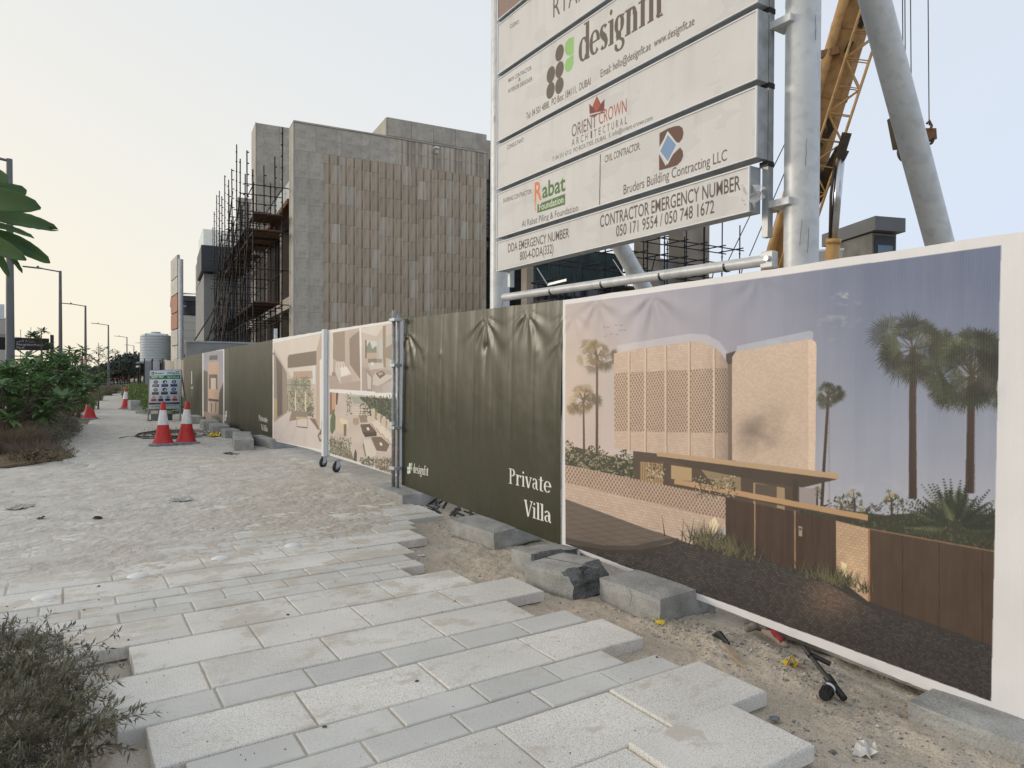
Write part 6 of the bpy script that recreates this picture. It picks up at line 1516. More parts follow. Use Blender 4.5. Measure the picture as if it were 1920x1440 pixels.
bush('spiky_groundcover', 'straggly dry plant at the very edge of the shrub bed', 62, 868, None, .5, .3, .20, 800, STRAW, .04, .010, 6, mats=OLIVE)
for i, (px, py, rx, ry, h, m_, lab) in enumerate(((75, 838, .55, .8, .45, GREYG, 'grey green shrub mound behind the golden tipped plant'), (100, 822, .6, 1.4, .45, GREYG, 'wide grey green shrub mound in the middle of the bed'), (106, 806, .36, 1.2, .36, GREYG, 'grey green shrub mound leaning toward the lone red cone'), (60, 812, .7, 1.2, .42, OLIVE, 'olive shrub mound below the frangipani'),
     (96, 800, .7, 1.5, .4, OLIVE, 'olive shrub mound in front of the young staked tree'), (30, 795, .8, 1.3, .6, OLIVE, 'yellowish olive shrub at the lamp foot'), (0, 815, .8, 1.4, .6, OLIVE, 'dark olive shrub at the left picture edge'))):
    bush('low_shrub', lab, px, py, None, rx, ry, h, 3600, m_, .055, .018, 10 + i, group='low shrubs of the left bed', mats=GREYG if m_ is OLIVE else OLIVE)
for i, (px, D, rad, h, lab) in enumerate(((100, 29, 1.0, .75, 'straw coloured grass clump left of the staked tree'), (120, 32, 1.1, .8, 'straw coloured grass clump behind the staked tree'), (146, 34, 1.0, .7, 'straw coloured grass clump right of the staked tree'), (70, 27, 1.0, .7, 'straw coloured grass clump under the frangipani'), (165, 46, 1.2, .7, 'distant dull grass clump by the path bend'), (185, 56, 1.4, .7, 'distant dull grass clump at the fourth lamp'), (205, 68, 1.6, .7, 'farthest dull grass clump on the left verge'))):
    tuft('straw_grass', lab, px, 0, rad, h, 1200, STRAW if i < 4 else OLIVE, 30 + i, .006, .6, D=D, mat2=OLIVE)
soilm = MB()
bp = [pz(*q, 0) for q in ((-500, 1000), (0, 876), (142, 858), (92, 822), (150, 806), (168, 790), (132, 757), (168, 743), (228, 733), (180, 728), (-200, 740), (-900, 900))]
soilm.prism([(p.x, p.y, -.02) for p in bp], (0, 0, .035)); tag(soilm.build('planting_bed', SOIL), kind='structure')
rd = MB(); rp = [(-6, -20), (-5.4, 20), (-4.6, 45), (-2.6, 75), (3, 110), (14, 160), (40, 240)]; 
for (x0, y0), (x1, y1) in zip(rp, rp[1:]): rd.add([(x0 - 9, y0, .03), (x0, y0, .03), (x1, y1, .03), (x1 - 9, y1, .03)], [(0, 1, 2, 3)])
tag(rd.build('road', M('asphalt', (.16, .16, .16), .9, .2, var=.1, vs=1)), kind='structure')
kb = MB()
for (x0, y0), (x1, y1) in zip(rp, rp[1:]): kb.bar((x0 + .08, y0, .07), (x1 + .08, y1, .07), .15, .16)
tag(kb.build('kerb', CONC), kind='structure')

# --- frangipani: thick forked branches ending in rosettes
def frang_leaf_mesh():
    nL = 8; V, F = [], []
    for i in range(nL + 1):
        t = i / nL; w = .055 * math.sin(math.pi * min(1, t * .93 + .04)) ** .8 * (1.15 - .3 * t) * 1.25
        z = -.10 * t * t
        for s in (-1, -.5, 0, .5, 1): V.append((t, s * w * 1.35, z + abs(s) * w * .45 + .004 * math.sin(t * 40 + s)))
    for i in range(nL):
        for j in range(4): F.append((i * 5 + j, i * 5 + j + 1, (i + 1) * 5 + j + 1, (i + 1) * 5 + j))
    return np.array(V), np.array(F)
FLV, FLF = frang_leaf_mesh()
lvL = np.array([(0, 0, 0), (.35, .16, .03), (.75, .13, 0), (1, 0, -.1), (.75, -.13, 0), (.35, -.16, .03), (.4, 0, -.03)]); lfL = np.array([(0, 6, 1), (6, 2, 1), (6, 3, 2), (6, 4, 3), (6, 5, 4), (0, 5, 6)])
def rosettes(name, mat, parent, centers, L, per, seed, droop=.2):
    r = np.random.default_rng(seed); VV, FF = [], []; o = 0
    for c in centers:
        for k in range(per):
            a = k * 2.4 + r.random() * .5; el = r.uniform(-.35, 1.0) - droop; l = L * r.uniform(.7, 1.1)
            x = np.array([math.cos(a) * math.cos(el), math.sin(a) * math.cos(el), math.sin(el)]); y = np.array([-math.sin(a), math.cos(a), 0]); z = np.cross(x, y)
            VV.append(c + (lvL[:, :1] * x + lvL[:, 1:2] * y + lvL[:, 2:] * z) * l); FF.append(lfL + o); o += 7
    return put(name, rawmesh(name, np.concatenate(VV), np.concatenate(FF), mat), parent)
def frangipani(lab, x, y, h, spread, nros, seed, per=14, L=.31, trunk=None, flowers=0, group='frangipani trees on the left'):
    t = empty('frangipani_tree', (x, y, 0), 0, lab, 'tree', group); r = random.Random(seed); cs = []
    tips = []
    for i in range(nros):
        a = i * 2.4 + r.uniform(-.4, .4); q = spread * math.sqrt((i + .5) / nros); z = h * (1 - .42 * (q / spread) ** 2) + r.uniform(-.25, .1) * h * .4
        if r.random() < .3: z -= h * .22
        tips.append((q * math.cos(a), q * math.sin(a), z))
    tr = MB(); fork = (0, 0, h * .22); tr.path([(0, 0, -.05), (.02, 0, h * .12), fork], [.07, .06, .05], 8); tr.build('trunk', BARK, t, smooth=True)
    br = MB()
    for i, p in enumerate(tips):
        if i % 3 == 0 or True:
            m_ = (p[0] * .55 + r.uniform(-.1, .1), p[1] * .55 + r.uniform(-.1, .1), h * .30 + (p[2] - h * .3) * .45); br.path([fork, m_, p], [.035, .022, .014], 5)
    br.build('branch', BARK, t)
    c = [np.array(p) for p in tips]
    rosettes('crown', FRESH, t, c, L, per, seed); rosettes('crown', GREEN, t, [q - np.array([0, 0, .12]) for q in c[::2]], L, per, seed + 3, .4)
    if flowers:
        f = MB()
        for i in range(flowers):
            p = tips[r.randrange(len(tips))]
            for k in range(4):
                cx_, cy_, cz_ = p[0] + r.gauss(0, .06), p[1] + r.gauss(0, .06), p[2] + .10 + r.gauss(0, .04)
                for j in range(5): a = j * 1.257; f.add([(cx_, cy_, cz_), (cx_ + .045 * math.cos(a - .4), cy_ + .045 * math.sin(a - .4), cz_ + .015), (cx_ + .06 * math.cos(a), cy_ + .06 * math.sin(a), cz_ + .01), (cx_ + .045 * math.cos(a + .4), cy_ + .045 * math.sin(a + .4), cz_ + .015)], [(0, 1, 2, 3)])
        tag(f.build('flowers', FLOWER, t), kind='stuff')
    return t
def FT(lab, px, D, h, sp, n, seed, **k):
    p = pD(px, 700, D); return frangipani(lab, p.x, p.y, h * .86, sp * 1.05, n, seed, **k)
FT('broad frangipani at the left edge, round leaf rosettes low over the bed', 8, 17.5, 1.85, 1.1, 28, 1, flowers=2)
FT('frangipani with bare grey stems just right of the first lamp', 62, 19.5, 2.2, 1.1, 28, 2, flowers=6)
FT('frangipani with white flowers in the middle of the group', 88, 21.5, 2.35, 1.0, 25, 3, flowers=8)
FT('frangipani with drooping crown near the second lamp', 106, 23.5, 2.45, .7, 18, 4, flowers=6)
FT('young staked frangipani with flat crown by the lone red cone', 146, 27.5, 2.75, .85, 20, 5, flowers=1, L=.25)
st = pD(146, 700, 27.5); m = MB()
tt = [o for o in bpy.data.objects if o.get('label', '').startswith('young staked')][0]
for a in (0, 2.1, 4.2): q = MB(); q.tube((.45 * math.cos(a), .45 * math.sin(a), 0), (.05 * math.cos(a), .05 * math.sin(a), .55), .02, 6); q.build('stake', M('timber_stake', (.10, .075, .055), .9), tt)
q = MB(); q.path([(0, 0, 0), (.02, 0, .9), (0, .02, 1.35)], [.05, .04, .035], 8); q.build('trunk', BARK, tt)
# sparse young trees
def sparse_tree(lab, px, D, h, sp, seed, n=70, mat=GREEN, L=.16):
    p = pD(px, 700, D); t = empty('young_tree', (p.x, p.y, 0), 0, lab, 'tree'); r = random.Random(seed); m = MB(); m.path([(0, 0, 0), (.04, .02, h * .4), (.02, 0, h * .95)], [.035, .025, .01], 6); m.build('trunk', BARK, t)
    br = MB(); C_ = []
    for i in range(26):
        a = i * 2.4; z0 = h * r.uniform(.3, .85); q = sp * r.uniform(.4, 1); e = (q * math.cos(a), q * math.sin(a), min(h, z0 + q * r.uniform(.3, .9))); br.path([(0, 0, z0), (e[0] * .5, e[1] * .5, z0 + (e[2] - z0) * .6), e], [.01, .007, .004], 4)
        for k in range(3): f = r.uniform(.55, 1); C_.append(np.array((e[0] * f, e[1] * f, z0 + (e[2] - z0) * f)))
    br.build('branch', BARK, t); rosettes('crown', mat, t, C_, L, 5, seed); return t
sparse_tree('slim young tree with sparse leaves against the sky beside the give way sign', 184, 34, 2.95, .85, 3)
sparse_tree('loose young tree behind the staked frangipani crown', 140, 36, 2.65, .9, 8)
sparse_tree('narrow leaved sapling above the neighborhood sign', 76, 24, 2.95, .45, 4, L=.2)
# far clump, hedge
for i, (px, D, rx, h, lab) in enumerate(((212, 112, 3.2, 3.0, 'low rounded tree left of the far clump'), (232, 108, 2.6, 3.4, 'dark round tree in the far clump by the fifth lamp'), (250, 104, 2.6, 4.6, 'tallest round tree of the far clump'), (268, 100, 2.2, 4.2, 'dark round tree of the far clump next to the tank'), (196, 120, 3.0, 2.4, 'small grey green tree at the far bend'), (180, 118, 4.0, 2.0, 'low dark scrub tree left of the chevron barrier'))):
    p = pD(px, 700, D); t = empty('far_tree', (p.x, p.y, 0), 0, lab, 'tree', 'trees at the far bend of the road'); m = MB()
    for s in (-.4, .1, .5): m.path([(s, 0, 0), (s * 1.3, 0, h * .35), (s * 2.2, .2, h * .7)], [.12, .09, .04], 6)
    m.build('trunk', BARK, t)
    for j in range(4): leaf_cloud('crown', DARKT, t, 520, ((j - 1.5) * rx * .42, (j % 2) * .6, h * (.68 - .08 * abs(j - 1.5))), (rx * .55, rx * .6, h * .30), .42, .26, 60 + i * 5 + j, .3)
hg = empty('hedge', (0, 0, 0), 0, 'bright green clipped hedge right of the far path', 'hedge')
for i in range(9): leaf_cloud('foliage', GREEN2, hg, 1500, (3.1 + .1 * i, 33.5 + 2.2 * i, .42), (.95, 1.5, .55), .10, .05, 80 + i, .4)
sh2 = empty('leafy_shrub', (3.0, 29.2, 0), 0, 'loose green shrub with reddish stems in front of the hedge, left of the safety board', 'shrub')
leaf_cloud('foliage', GREEN2, sh2, 1600, (0, 0, .38), (.75, 1.3, .48), .10, .045, 95, .4); leaf_cloud('foliage', GREEN, sh2, 1400, (.3, -.4, .30), (.7, 1.2, .42), .10, .045, 96, .4)
m = MB()
for i in range(20): a = sr.uniform(0, 6.28); m.path([(0, 0, 0), (.3 * math.cos(a), .5 * math.sin(a), .3), (.6 * math.cos(a), 1.0 * math.sin(a), .6)], [.01, .008, .004], 4)
m.build('stem', M('red_stem', (.20, .07, .05), .8), sh2)
# far wall and verge behind the left planting
fw = empty('far_boundary_wall', (0, 0, 0), 0, 'long low dark boundary wall across the road on the left', 'wall')
a, b = pD(-200, 705, 75), pD(212, 712, 125); m = MB(); m.bar((a.x, a.y, .6), (b.x, b.y, .75), .3, 1.3); m.build('wall', M('dark_wall', (.12, .12, .115), .9), fw)
pc = pD(128, 724, 70); car = empty('parked_car', (pc.x, pc.y, 0), R(60), 'white car roof glimpsed behind the frangipani stems', 'car')
prof = [(-2.2, .35), (-2.25, .8), (-1.9, .98), (-1.3, 1.02), (-.8, 1.42), (.7, 1.46), (1.35, 1.05), (2.1, .92), (2.25, .6), (2.2, .35)]
MB().prism([(x, -.88, z) for x, z in prof], (0, 1.76, 0)).build('body', M('car_white', (.7, .7, .72), .25, .5), car)
for s in (-.886, .884): MB().prism([(-1.15, s, 1.05), (-.72, s, 1.36), (.62, s, 1.40), (1.15, s, 1.06)], (0, .004, 0)).build('window', GLASSD, car)
for x in (-1.35, 1.4):
    for y in (-.9, .72): w = MB(); w.tube((x, y, .33), (x, y + .2, .33), .33, 16); w.build('wheel', BLACK, car)

# --- frangipani cluster reaching into the top left corner, leaf by leaf
FLM = {}
def near_leaf(parent, base, tip, wid, nrm, notch=False, seed=0):
    b, t_ = Vector(base), Vector(tip); d = t_ - b; L = d.length; x = d / L; n_ = Vector(nrm); n_ = (n_ - x * n_.dot(x)).normalized(); y = n_.cross(x)
    r = random.Random(seed); nL = 16; nW = 8; V, F = [], []
    curl = r.uniform(.25, .5)
    for i in range(nL + 1):
        t = i / nL; w = wid * (.10 + .9 * math.sin(math.pi * min(1, (t ** .9)) * .93 + .05) ** .75) if t < 1 else wid * .08
        if t < .12: w = wid * (.10 + t * 2.2)
        for j in range(nW + 1):
            s = j / nW * 2 - 1; xx = t
            if notch and t > .86: xx = t - .16 * (1 - abs(s)) * (t - .86) / .14
            zz = -.16 * t * t + abs(s) ** 1.3 * w / L * curl + .006 * math.cos(t * 60) * abs(s)
            V.append(b + x * (xx * L) + y * (s * w) + n_ * (zz * L))
    for i in range(nL):
        for j in range(nW): q = i * (nW + 1) + j; F.append((q, q + 1, q + nW + 2, q + nW + 1))
    vn = np.array([tuple(v) for v in V]); o = put('leaf', rawmesh('leaf', vn, F, LEAFN, True), parent)
    mm = o.modifiers.new('t', 'SOLIDIFY'); mm.thickness = .0012
    mr_ = MB(); mr_.path([V[i * (nW + 1) + nW // 2] - n_ * .001 for i in range(nL)], [.0022 * (1 - i / 20) for i in range(nL)], 4); q = put('midrib', mr_.mesh('midrib', M('midrib', (.16, .22, .09), .5)), o)
LEAFN = leafmat('frangipani_leaf_near', (.085, .165, .065), (.15, .25, .075, 1), .45, .33)
ft = empty('frangipani_tree', (-.62, 2.3, 0), 0, 'frangipani branch end with large leaves entering at the top left corner', 'tree')
def lk(fn):
    pass
DD = 2.35
C0 = pD(-70, 418, DD) ; 
def leaf_at(tx, ty, bx=-70, by=418, w=.05, nrm=(0, 0, 1), dd=0., notch=False, seed=0):
    near_leaf(ft_g, pD(bx, by, DD), pD(tx, ty, DD + dd), w, nrm, notch, seed)
ft_g = empty('leaf_cluster'); bpy.data.objects.remove(ft_g); ft_g = None
objs0 = set(bpy.data.objects)
nv = (ray(0, 400).normalized() * -1); up_ = Vector((0, 0, 1))
mix = lambda a: (nv * a + up_ * (1 - a)).normalized()
for (tx, ty, bx, by, w, a, dd, no, s) in ((112, 419, -30, 405, .027, .55, .02, True, 1), (97, 486, -30, 432, .024, .65, 0, False, 2), (58, 378, -80, 368, .036, .75, -.15, False, 3), (56, 352, -60, 372, .026, .85, .05, False, 4),
      (60, 430, -60, 416, .016, .4, -.08, False, 5), (26, 470, -80, 436, .027, .8, -.2, False, 6), (52, 508, -20, 440, .011, .5, .04, False, 7), (22, 516, -30, 440, .012, .5, .0, False, 8), (12, 312, -60, 380, .036, .9, .08, False, 9), (-30, 300, -80, 400, .05, .8, 0, False, 10), (-120, 520, -80, 420, .05, .7, -.1, False, 11), (-190, 440, -80, 420, .05, .7, -.05, False, 12), (-180, 350, -80, 410, .05, .7, .1, False, 13)):
    near_leaf(None, pD(bx, by, DD), pD(tx, ty, DD + dd), w, mix(a), no, s)
new = [o for o in bpy.data.objects if o not in objs0]
for o in new:
    if o.parent is None: o.parent = ft; o.matrix_parent_inverse = Matrix.Translation(-ft.location)
m = MB(); m.path([pD(-60, 416, DD), pD(-130, 470, DD + .05), pD(-230, 640, DD + .15), pD(-300, 900, DD + .2), pD(-330, 1200, DD + .2)], [.014, .018, .024, .035, .045], 10)
q = pD(-330, 1200, DD + .2); m.path([q, Vector((q.x, q.y, -.05))], [.045, .055], 10)
o = m.build('trunk', BARK, ft, smooth=True); o.matrix_parent_inverse = Matrix.Translation(-ft.location)
# ------------------------------------------------------------------ blocks, rubble and litter along the fence
BLK = M('kerb_block', (.33, .33, .315), .95, .2, var=.22, vs=7, bump=.006, bs=60, speck=(110, .88, 1.1), coord='obj')
BLKD = M('broken_block', (.13, .135, .135), .97, .2, var=.3, vs=9, bump=.014, bs=40, speck=(90, .7, 1.3), coord='obj')
GB_ = 'loose concrete blocks along the fence foot'
def block(lab, x, y, z, lx, ly, h, rz, broken=0, seed=0, tilt=(0, 0), groove=False):
    """kerb stone with worn edges; broken: 1 = fractured near end"""
    r = random.Random(seed); bm = bmesh.new(); nx, ny, nz_ = 6, 8, 4
    bmesh.ops.create_cube(bm, size=1)
    bmesh.ops.subdivide_edges(bm, edges=bm.edges[:], cuts=5, use_grid_fill=True)
    for v in bm.verts:
        p = v.co; e = sum(1 for c in p if abs(abs(c) - .5) < 1e-4)
        j = .004 if e == 1 else .007
        q = Vector((p.x * lx, p.y * ly, p.z * h))
        if e >= 2: q -= Vector([math.copysign(.006, c) if abs(abs(c) - .5) < 1e-4 else 0 for c in p])
        nn_ = r.uniform(-1, 1) * j * .5
        q += Vector((r.uniform(-1, 1), r.uniform(-1, 1), r.uniform(-1, 1))) * j * .4
        if broken and p.y < -.15:
            k = (-.15 - p.y) / .35; q.y += k * (.07 * (float(vnoise(p.x * 3, p.z * 3, 1.2, seed, 3)) + .6) + .09 * (p.z + .5) + .012 * r.random()) * broken; q.x *= 1 - .06 * k; 
        v.co = q
    me = bpy.data.meshes.new('block'); bm.to_mesh(me); bm.free(); me.materials.append(BLK); me.materials.append(BLKD)
    if broken:
        for f in me.polygons:
            if f.normal.y < -.35 and f.center.y < -.1 * ly: f.material_index = 1
    o = put('concrete_block', me, None, (x, y, z + h / 2), (tilt[0], tilt[1], rz)); tag(o, lab, 'block', GB_)
    if groove:
        g_ = MB(); g_.box(-.004, .004, -ly / 2 + .01, ly / 2 - .01, h / 2 - .004, h / 2 + .002); q = g_.build('groove', BLKD, o)
    return o
block('flat concrete block under the post between gate and green banner', 3.52, 7.93, -.06, .50, 1.02, .17, R(0), 0, 1)
block('pale kerb block half buried under the middle of the green banner', 3.52, 5.72, -.07, .62, .75, .17, R(4), 0, 2, (0, R(-3)))
block('dark broken kerb stone, left one of the two below the banner joint', 3.28, 4.56, -.08, .48, .36, .18, R(3), .5, 3, (R(-3), R(2)))
block('broken grooved kerb stone, right one of the two below the banner joint', 3.14, 4.06, -.08, .42, .58, .20, R(8), 1.1, 4, (R(-4), R(-3)), True)
block('large square kerb block under the left part of the villa banner', 3.42, 3.47, -.09, .54, .58, .18, R(2), 0, 5)
block('long low kerb stone at the foot of the villa banner, lower right', 3.49, 1.05, -.15, .42, 1.30, .16, R(2), 0, 6)
block('long kerb stone in shade under the middle of the villa banner', 3.74, 2.15, -.08, .24, 1.5, .16, R(-2), 0, 16)
block('tilted kerb block on the sand in front of the far green banner', 3.03, 14.85, -.0, .36, 1.35, .26, R(-9), 0, 7, (R(3), R(2)))
block('dusty kerb block at the far end of the picture gate', 3.62, 14.75, -.0, .55, 1.2, .22, R(5), 0, 8)
block('small kerb block behind the tilted one', 3.28, 17.6, 0, .35, .9, .20, R(0), 0, 9); block('square kerb block under the narrow villa front banner', 3.20, 18.4, 0, .38, 1.2, .26, R(-5), 0, 10)
block('kerb block under the left edge of the narrow villa front banner', 3.30, 20.4, 0, .4, 1.2, .25, R(-4), 0, 11); block('kerb block beside the safety board foot', 3.25, 23.0, 0, .4, 1.1, .24, R(0), 0, 12)
block('low kerb block by the leafy shrub', 2.85, 27.4, 0, .35, .8, .20, R(20), 0, 13); block('grey block lying on the path edge by the hedge', 2.6, 29.3, 0, .3, .9, .14, R(40), 0, 14)
# stones poking out by the green banner block
def pebble(r, x, y, z, s, mb):
    a = r.uniform(0, 6.28); vs = []; sx, sy, sz = s * r.uniform(.7, 1.3), s * r.uniform(.6, 1), s * r.uniform(.4, .8)
    for dx, dy, dz in ((1, 0, 0), (0, 1, 0), (-1, 0, 0), (0, -1, 0), (0, 0, 1), (0, 0, -1)):
        k = r.uniform(.75, 1.2); X, Y_ = dx * sx * k, dy * sy * k; vs.append((x + X * math.cos(a) - Y_ * math.sin(a), y + X * math.sin(a) + Y_ * math.cos(a), z + dz * sz * k))
    mb.add(vs, [(0, 1, 4), (1, 2, 4), (2, 3, 4), (3, 0, 4), (1, 0, 5), (2, 1, 5), (3, 2, 5), (0, 3, 5)])
r = random.Random(77)
def sand_z(x, y): return float(sand_height(np.array([[x]]), np.array([[y]]))[0, 0])
gx = np.array([[0.]])
N_ = 5200; px_ = np.empty(N_); py_ = np.empty(N_)
for i in range(N_):
    k = r.random()
    if k < .30: y = r.uniform(2.0, 3.3); x = 3.16 + .2 * r.gauss(0, 1) * .6 + (3.3 - y) * .08
    elif k < .62: y = r.uniform(.5, 2.0); x = r.uniform(2.6, 3.6)
    elif k < .80: y = r.uniform(4.3, 7.2); x = r.gauss(3.35, .16)
    else: y = r.uniform(.6, 8); x = r.uniform(2.3, 3.7)
    px_[i], py_[i] = x, y
zz_ = sand_height(px_[None], py_[None])[0]
for nm, lo, hi, mt in (('gravel', 0, 3600, CONC_D), ('gravel', 3600, N_, M('pale_chip', (.46, .43, .38), .9, .2, var=.25, vs=40))):
    mb = MB()
    for i in range(lo, hi): pebble(r, px_[i], py_[i], zz_[i] + .001, .0022 + .0075 * r.random() ** 2.6 + (.012 if r.random() < .012 else 0), mb)
    tag(put(nm, mb.mesh(nm, mt)), 'loose gravel and chips on the sand along the banner' if mt is CONC_D else 'pale chips and shell bits scattered over the sand', kind='stuff')
mb = MB(); 
for i in range(1500):
    x, y = r.uniform(-.8, 3.2), 2.0 + 14 * r.random() ** 1.4
    z = 0.001 if y < 6 else max(0, sand_z(x, y))
    if r.random() < .5 or y < 6: pebble(r, x, y, z + .001, r.uniform(.0018, .0045) if r.random() < .95 else r.uniform(.008, .014), mb)
tag(put('grit', mb.mesh('grit', M('grit', (.10, .085, .07), .9, var=.5, vs=50))), 'dark grit and crumbs scattered over the pavers', kind='stuff')
mb = MB()
for i in range(1500):
    if r.random() < .6: x, y = r.uniform(2.5, 3.6), r.uniform(.6, 8.4)
    else: x, y = r.uniform(-1, 3.3), r.uniform(6.4, 13)
    s_ = r.uniform(.006, .022) * (1 if y < 6.4 else .7); z = sand_z(x, y); pebble(r, x, y, z - s_ * .1, s_, mb)
tag(put('sand_clods', mb.mesh('sand_clods', SAND)), 'small clods of dried sand along the path and fence', kind='stuff')
# half buried stones near block
for i, (x, y, s) in enumerate(((3.42, 5.95, .035), (3.47, 5.80, .045), (3.30, 5.02, .03), (2.72, 2.0, .03))):
    m = MB(); pebble(r, 0, 0, 0, s, m); o = m.build('stone', CONC_D, None, (x, y, sand_z(x, y) + .02 + (.11 if i < 2 else 0))); tag(o, ('small stone on the half buried block, far one', 'small stone on the half buried block, near one', 'dark stone in the sand left of the half buried block', 'dark chip under the corner of the raised paver')[i], 'stone', 'single stones beside the fence')

# --- white domes set in a line across the path
DOME = M('white_dome', (.74, .73, .70), .45, .4, var=.06, vs=15)
dm = MB().lathe([(.072, 0), (.068, .006), (.055, .012), (.035, .017), (.015, .0195), (0, .020)], n=24, cap=False).mesh('dome', DOME, True)
for i, (px, py) in enumerate(((82, 1121), (258, 1080), (413, 1047), (549, 1023))):
    p = pz(px, py); o = put('marker_dome', dm, None, (p.x, p.y, max(.0, sand_z(p.x, p.y)) - .001)); o.rotation_euler.z = i; 
    tag(o, ('white flat dome next to the near shrub, leftmost of the four', 'white flat dome, second from the near shrub', 'white flat dome, third from the near shrub', 'white flat dome nearest the green banner, rightmost of four')[i], 'marker', 'white domes in a line across the pavers')

# --- black irrigation riser
ir = empty('irrigation_pipe', (0, 0, 0), 0, 'black plastic irrigation riser leaning out of the sand, white ring on its cap', 'pipe')
b0 = pz(1580, 1312, -.06); b1 = pz(1545, 1250, .02); top = pz(1508, 1216, .15)
base = pD(1580, 1308, 3.43); 
P0 = pz(1583, 1310, -.05); dirv = None
P1 = Vector((P0.x + .13, P0.y + .34, .30)); 
P0 = pz(1583, 1310, -.05); P1 = pX(1507, 1213, P0.x + .14)
D_ = P1 - P0
m = MB(); m.tube(P0, P0 + D_ * .36, .017, 12); m.tube(P0 + D_ * .30, P0 + D_ * .40, .021, 12); m.build('coupling', BLACK, ir, smooth=40)
m = MB(); m.tube(P0 + D_ * .36, P1, .0105, 12); m.build('pipe', BLACK, ir, smooth=40)
m = MB(); q_ = P0 + D_ * .86; m.tube(q_ - D_ * .05, q_ + D_ * .05, .016, 10); m.tube(q_, q_ + Vector((.05, -.09, -.035)), .013, 10); m.build('lever', BLACK, ir, smooth=40)
K0 = P0 + D_ * .27; K1 = pz(1545, 1306, -.035)
m = MB(); m.tube(K0, K0.lerp(K1, .35), .024, 14); m.tube(K0.lerp(K1, .50), K0.lerp(K1, .98), .029, 14, .025); m.build('elbow', BLACK, ir, smooth=40)
for i in range(12):
    a = i * .5236; ax_ = (K1 - K0).normalized(); o1 = ax_.orthogonal().normalized(); o2 = ax_.cross(o1); e_ = o1 * math.cos(a) + o2 * math.sin(a)
    if i == 0: m = MB()
    m.bar(K0.lerp(K1, .55) + e_ * .029, K0.lerp(K1, .92) + e_ * .027, .005, .005)
tag(m.build('cap_rib', BLACK, ir), kind='stuff')
m = MB(); m.tube(K0.lerp(K1, .36), K0.lerp(K1, .50), .0285, 16); m.build('white_ring', WHITE_PAINT, ir, smooth=40)

# --- scraps
def scrap(name, lab, cat, px, py, s, mat, seed, hgt=.02, n=5, z=None, el=1.):
    p = pz(px, py, -.06 if z is None else z); rr = random.Random(seed); m = MB(); g = []
    for j in range(n):
        row = []
        for i in range(n):
            x = (i / (n - 1) - .5) * s * (1 + rr.uniform(-.25, .25)) * el; y = (j / (n - 1) - .5) * s * (1 + rr.uniform(-.25, .25)); row.append((x, y, abs(rr.gauss(0, hgt)) + .002))
        g.append(row)
    for j in range(n - 1):
        for i in range(n - 1):
            if (i, j) in ((0, 0), (n - 2, n - 2)) : continue
            m.add([g[j][i], g[j][i + 1], g[j + 1][i + 1], g[j + 1][i]], [(0, 1, 2), (0, 2, 3)])
    o = m.build(name, mat, None, (p.x, p.y, sand_z(p.x, p.y) + .002), (0, 0, rr.uniform(0, 6))); mm = o.modifiers.new('t', 'SOLIDIFY'); mm.thickness = .0015
    return tag(o, lab, cat)
scrap('yellow_scrap', 'crumpled yellow plastic scrap beside the large square kerb block', 'scrap', 1236, 1166, .075, YEL, 1, .014, 4)
scrap('yellow_scrap', 'crumpled yellow plastic scrap left of the black pipe', 'scrap', 1484, 1258, .075, YEL, 2, .016, 4)
scrap('yellow_tape', 'tangled yellow tape on the sand before the far blocks', 'tape', 400, 820, .22, YEL, 3, .05, 9, 0)
FILM = M('dusty_film', (.66, .65, .62), .6, .4, var=.15, vs=20, alpha=.85)
scrap('crumpled_plastic', 'crumpled pale plastic sheet lying on the sandy path', 'litter', 340, 940, .20, FILM, 4, .028, 9, 0, 1.0)
scrap('white_litter', 'small white plastic bag at the lower right on the sand', 'litter', 1622, 1412, .09, FILM, 5, .018, 6)
scrap('white_chip', 'thin white chip on sand right of the saw toothed pavers', 'litter', 790, 1037, .06, DOME, 6, .004, 4)
scrap('grey_litter', 'flattened grey cloth rag on the sandy path at left edge', 'litter', 38, 953, .18, M('rag', (.40, .385, .35), .95), 7, .010, 8, 0, 1.6)
for i, (px, py, lab) in enumerate(((78, 974, 'dark dry leaf on the path, left one of two'), (183, 973, 'dark dry leaf on the path, right one of two'), (432, 852, 'black scrap on the sand below the tilted block'))):
    scrap('dark_scrap', lab, 'litter', px, py, (.09, .10, .30)[i], BLACK if i == 2 else M('dry_leaf', (.06, .045, .035), .9), 10 + i, .012, 4, 0)
# wood sliver
wl_ = pz(1378, 1232, -.06); m = MB(); a = pz(1360, 1214, -.05); b = pz(1394, 1256, -.05); d = (b - a); n_ = Vector((d.y, -d.x, 0)).normalized()
m.prism([a + n_ * .012, a - n_ * .010, a + d * .5 - n_ * .022, b, a + d * .55 + n_ * .018], (0, 0, .012)); o = m.build('wood_sliver', M('bleached_wood', (.36, .28, .20), .9, var=.2, vs=14)); o.location.z = .012; tag(o, 'bleached wood sliver on the sand between the two yellow scraps', 'wood scrap')
m = MB(); a = pz(1338, 1192, -.03); b = pz(1366, 1208, -.03); m.path([a, a.lerp(b, .4) + Vector((0, 0, .03)), b], [.012, .02, .012], 6); tag(m.build('torn_rubber', BLACK), 'torn strip of black rubber on the gravel under the banner', 'scrap')
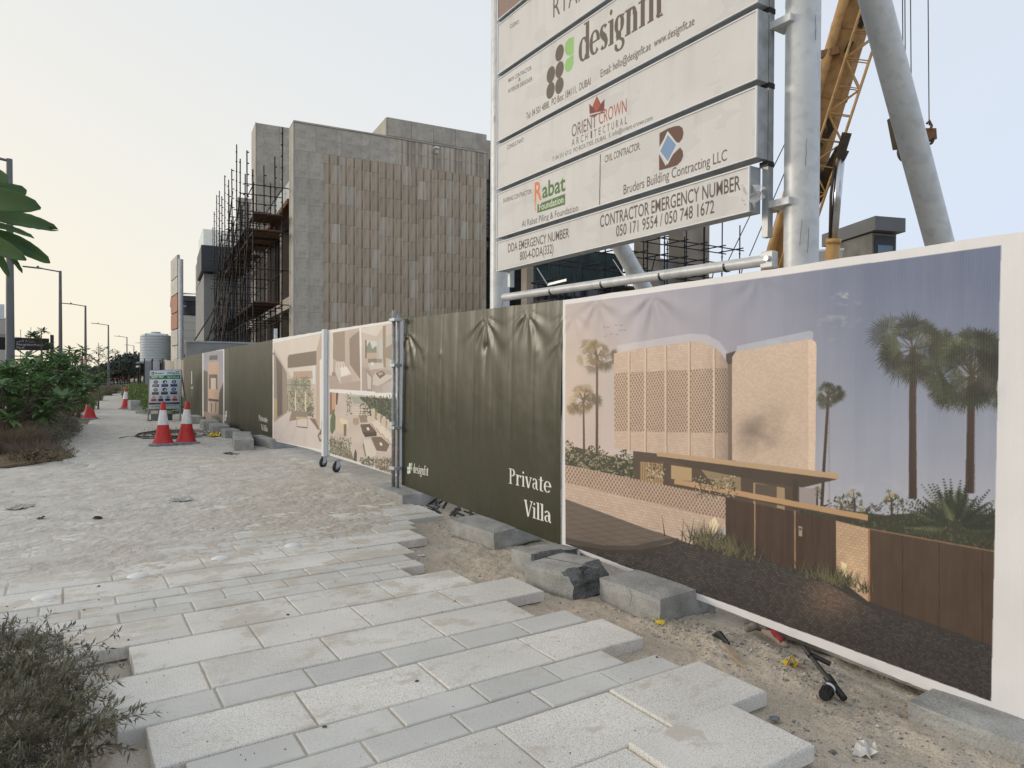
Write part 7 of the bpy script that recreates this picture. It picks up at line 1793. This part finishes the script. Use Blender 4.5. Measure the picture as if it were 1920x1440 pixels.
# cloth bundle with red under the banner
cl = empty('cloth_bundle', (0, 0, 0), 0, 'dusty grey and red cloth gloves pushed under the villa banner', 'cloth')
RAG = M('dusty_cloth', (.24, .20, .17), .95, .1, var=.25, vs=14, bump=.006, bs=40); REDC = M('red_cloth', (.24, .035, .04), .9, .2, var=.3, vs=20)
for (pts, rad, mt) in (([(1400, 1180), (1418, 1172), (1440, 1182)], [.02, .03, .02], RAG), ([(1430, 1184), (1450, 1192), (1466, 1206), (1478, 1212)], [.016, .026, .022, .012], RAG), ([(1446, 1188), (1458, 1198), (1468, 1208)], [.018, .024, .016], REDC)):
    m = MB(); m.path([pz(px, py, -.03) + Vector((0, 0, .012 if mt is REDC else 0)) for px, py in pts], rad, 9); m.build('cloth', mt, cl, smooth=True)
# twine on the square block
m = MB(); tw = [(1168, 1090), (1172, 1100), (1180, 1106), (1184, 1120), (1180, 1134), (1172, 1139)]; m.path([pX(px, py, 3.25 - .1) for px, py in tw], .0022, 5); tag(m.build('twine', M('twine', (.42, .38, .30), .9)), 'pale twine hanging over the large square kerb block', 'string')
# dark rubble under the green banner
du = MB(); rr = random.Random(9)
for i in range(16):
    x, y = rr.uniform(3.45, 3.75), rr.uniform(6.4, 7.5); a = rr.uniform(0, 3); l = rr.uniform(.05, .16); du.bar((x, y, -.02), (x + l * math.cos(a), y + l * math.sin(a), rr.uniform(0, .05)), .03, .012)
tag(du.build('black_debris', BLACK), 'black plastic offcuts in the shade under the green banner', kind='stuff')
# cable coil
cc_ = empty('cable_coil', (2.15, 18.6, 0), 0, 'loose coil of thin dark hose lying behind the cones', 'hose'); rr = random.Random(31)
m = MB(); pts = []
for i in range(420):
    a = i * .16; R_ = .60 + .20 * math.sin(i * .05) + rr.uniform(-.03, .03); pts.append((R_ * math.cos(a) + .06 * math.sin(i * .03), R_ * 1.5 * math.sin(a), .02 + .0001 * i + .02 * (math.sin(i * .21) + 1) * .5))
m.path(pts[:300], .009, 5); pts2 = [(-.7 - i * .06, -.2 + .3 * math.sin(i * .5), .02) for i in range(8)]; m.path(pts2, .009, 5); m.build('hose', M('hose', (.07, .06, .05), .8, var=.3, vs=4), cc_)
leaf_cloud('dry_weed', OLIVE, cc_, 500, (0, 0, .08), (.7, 1.1, .1), .05, .02, 7, .1)
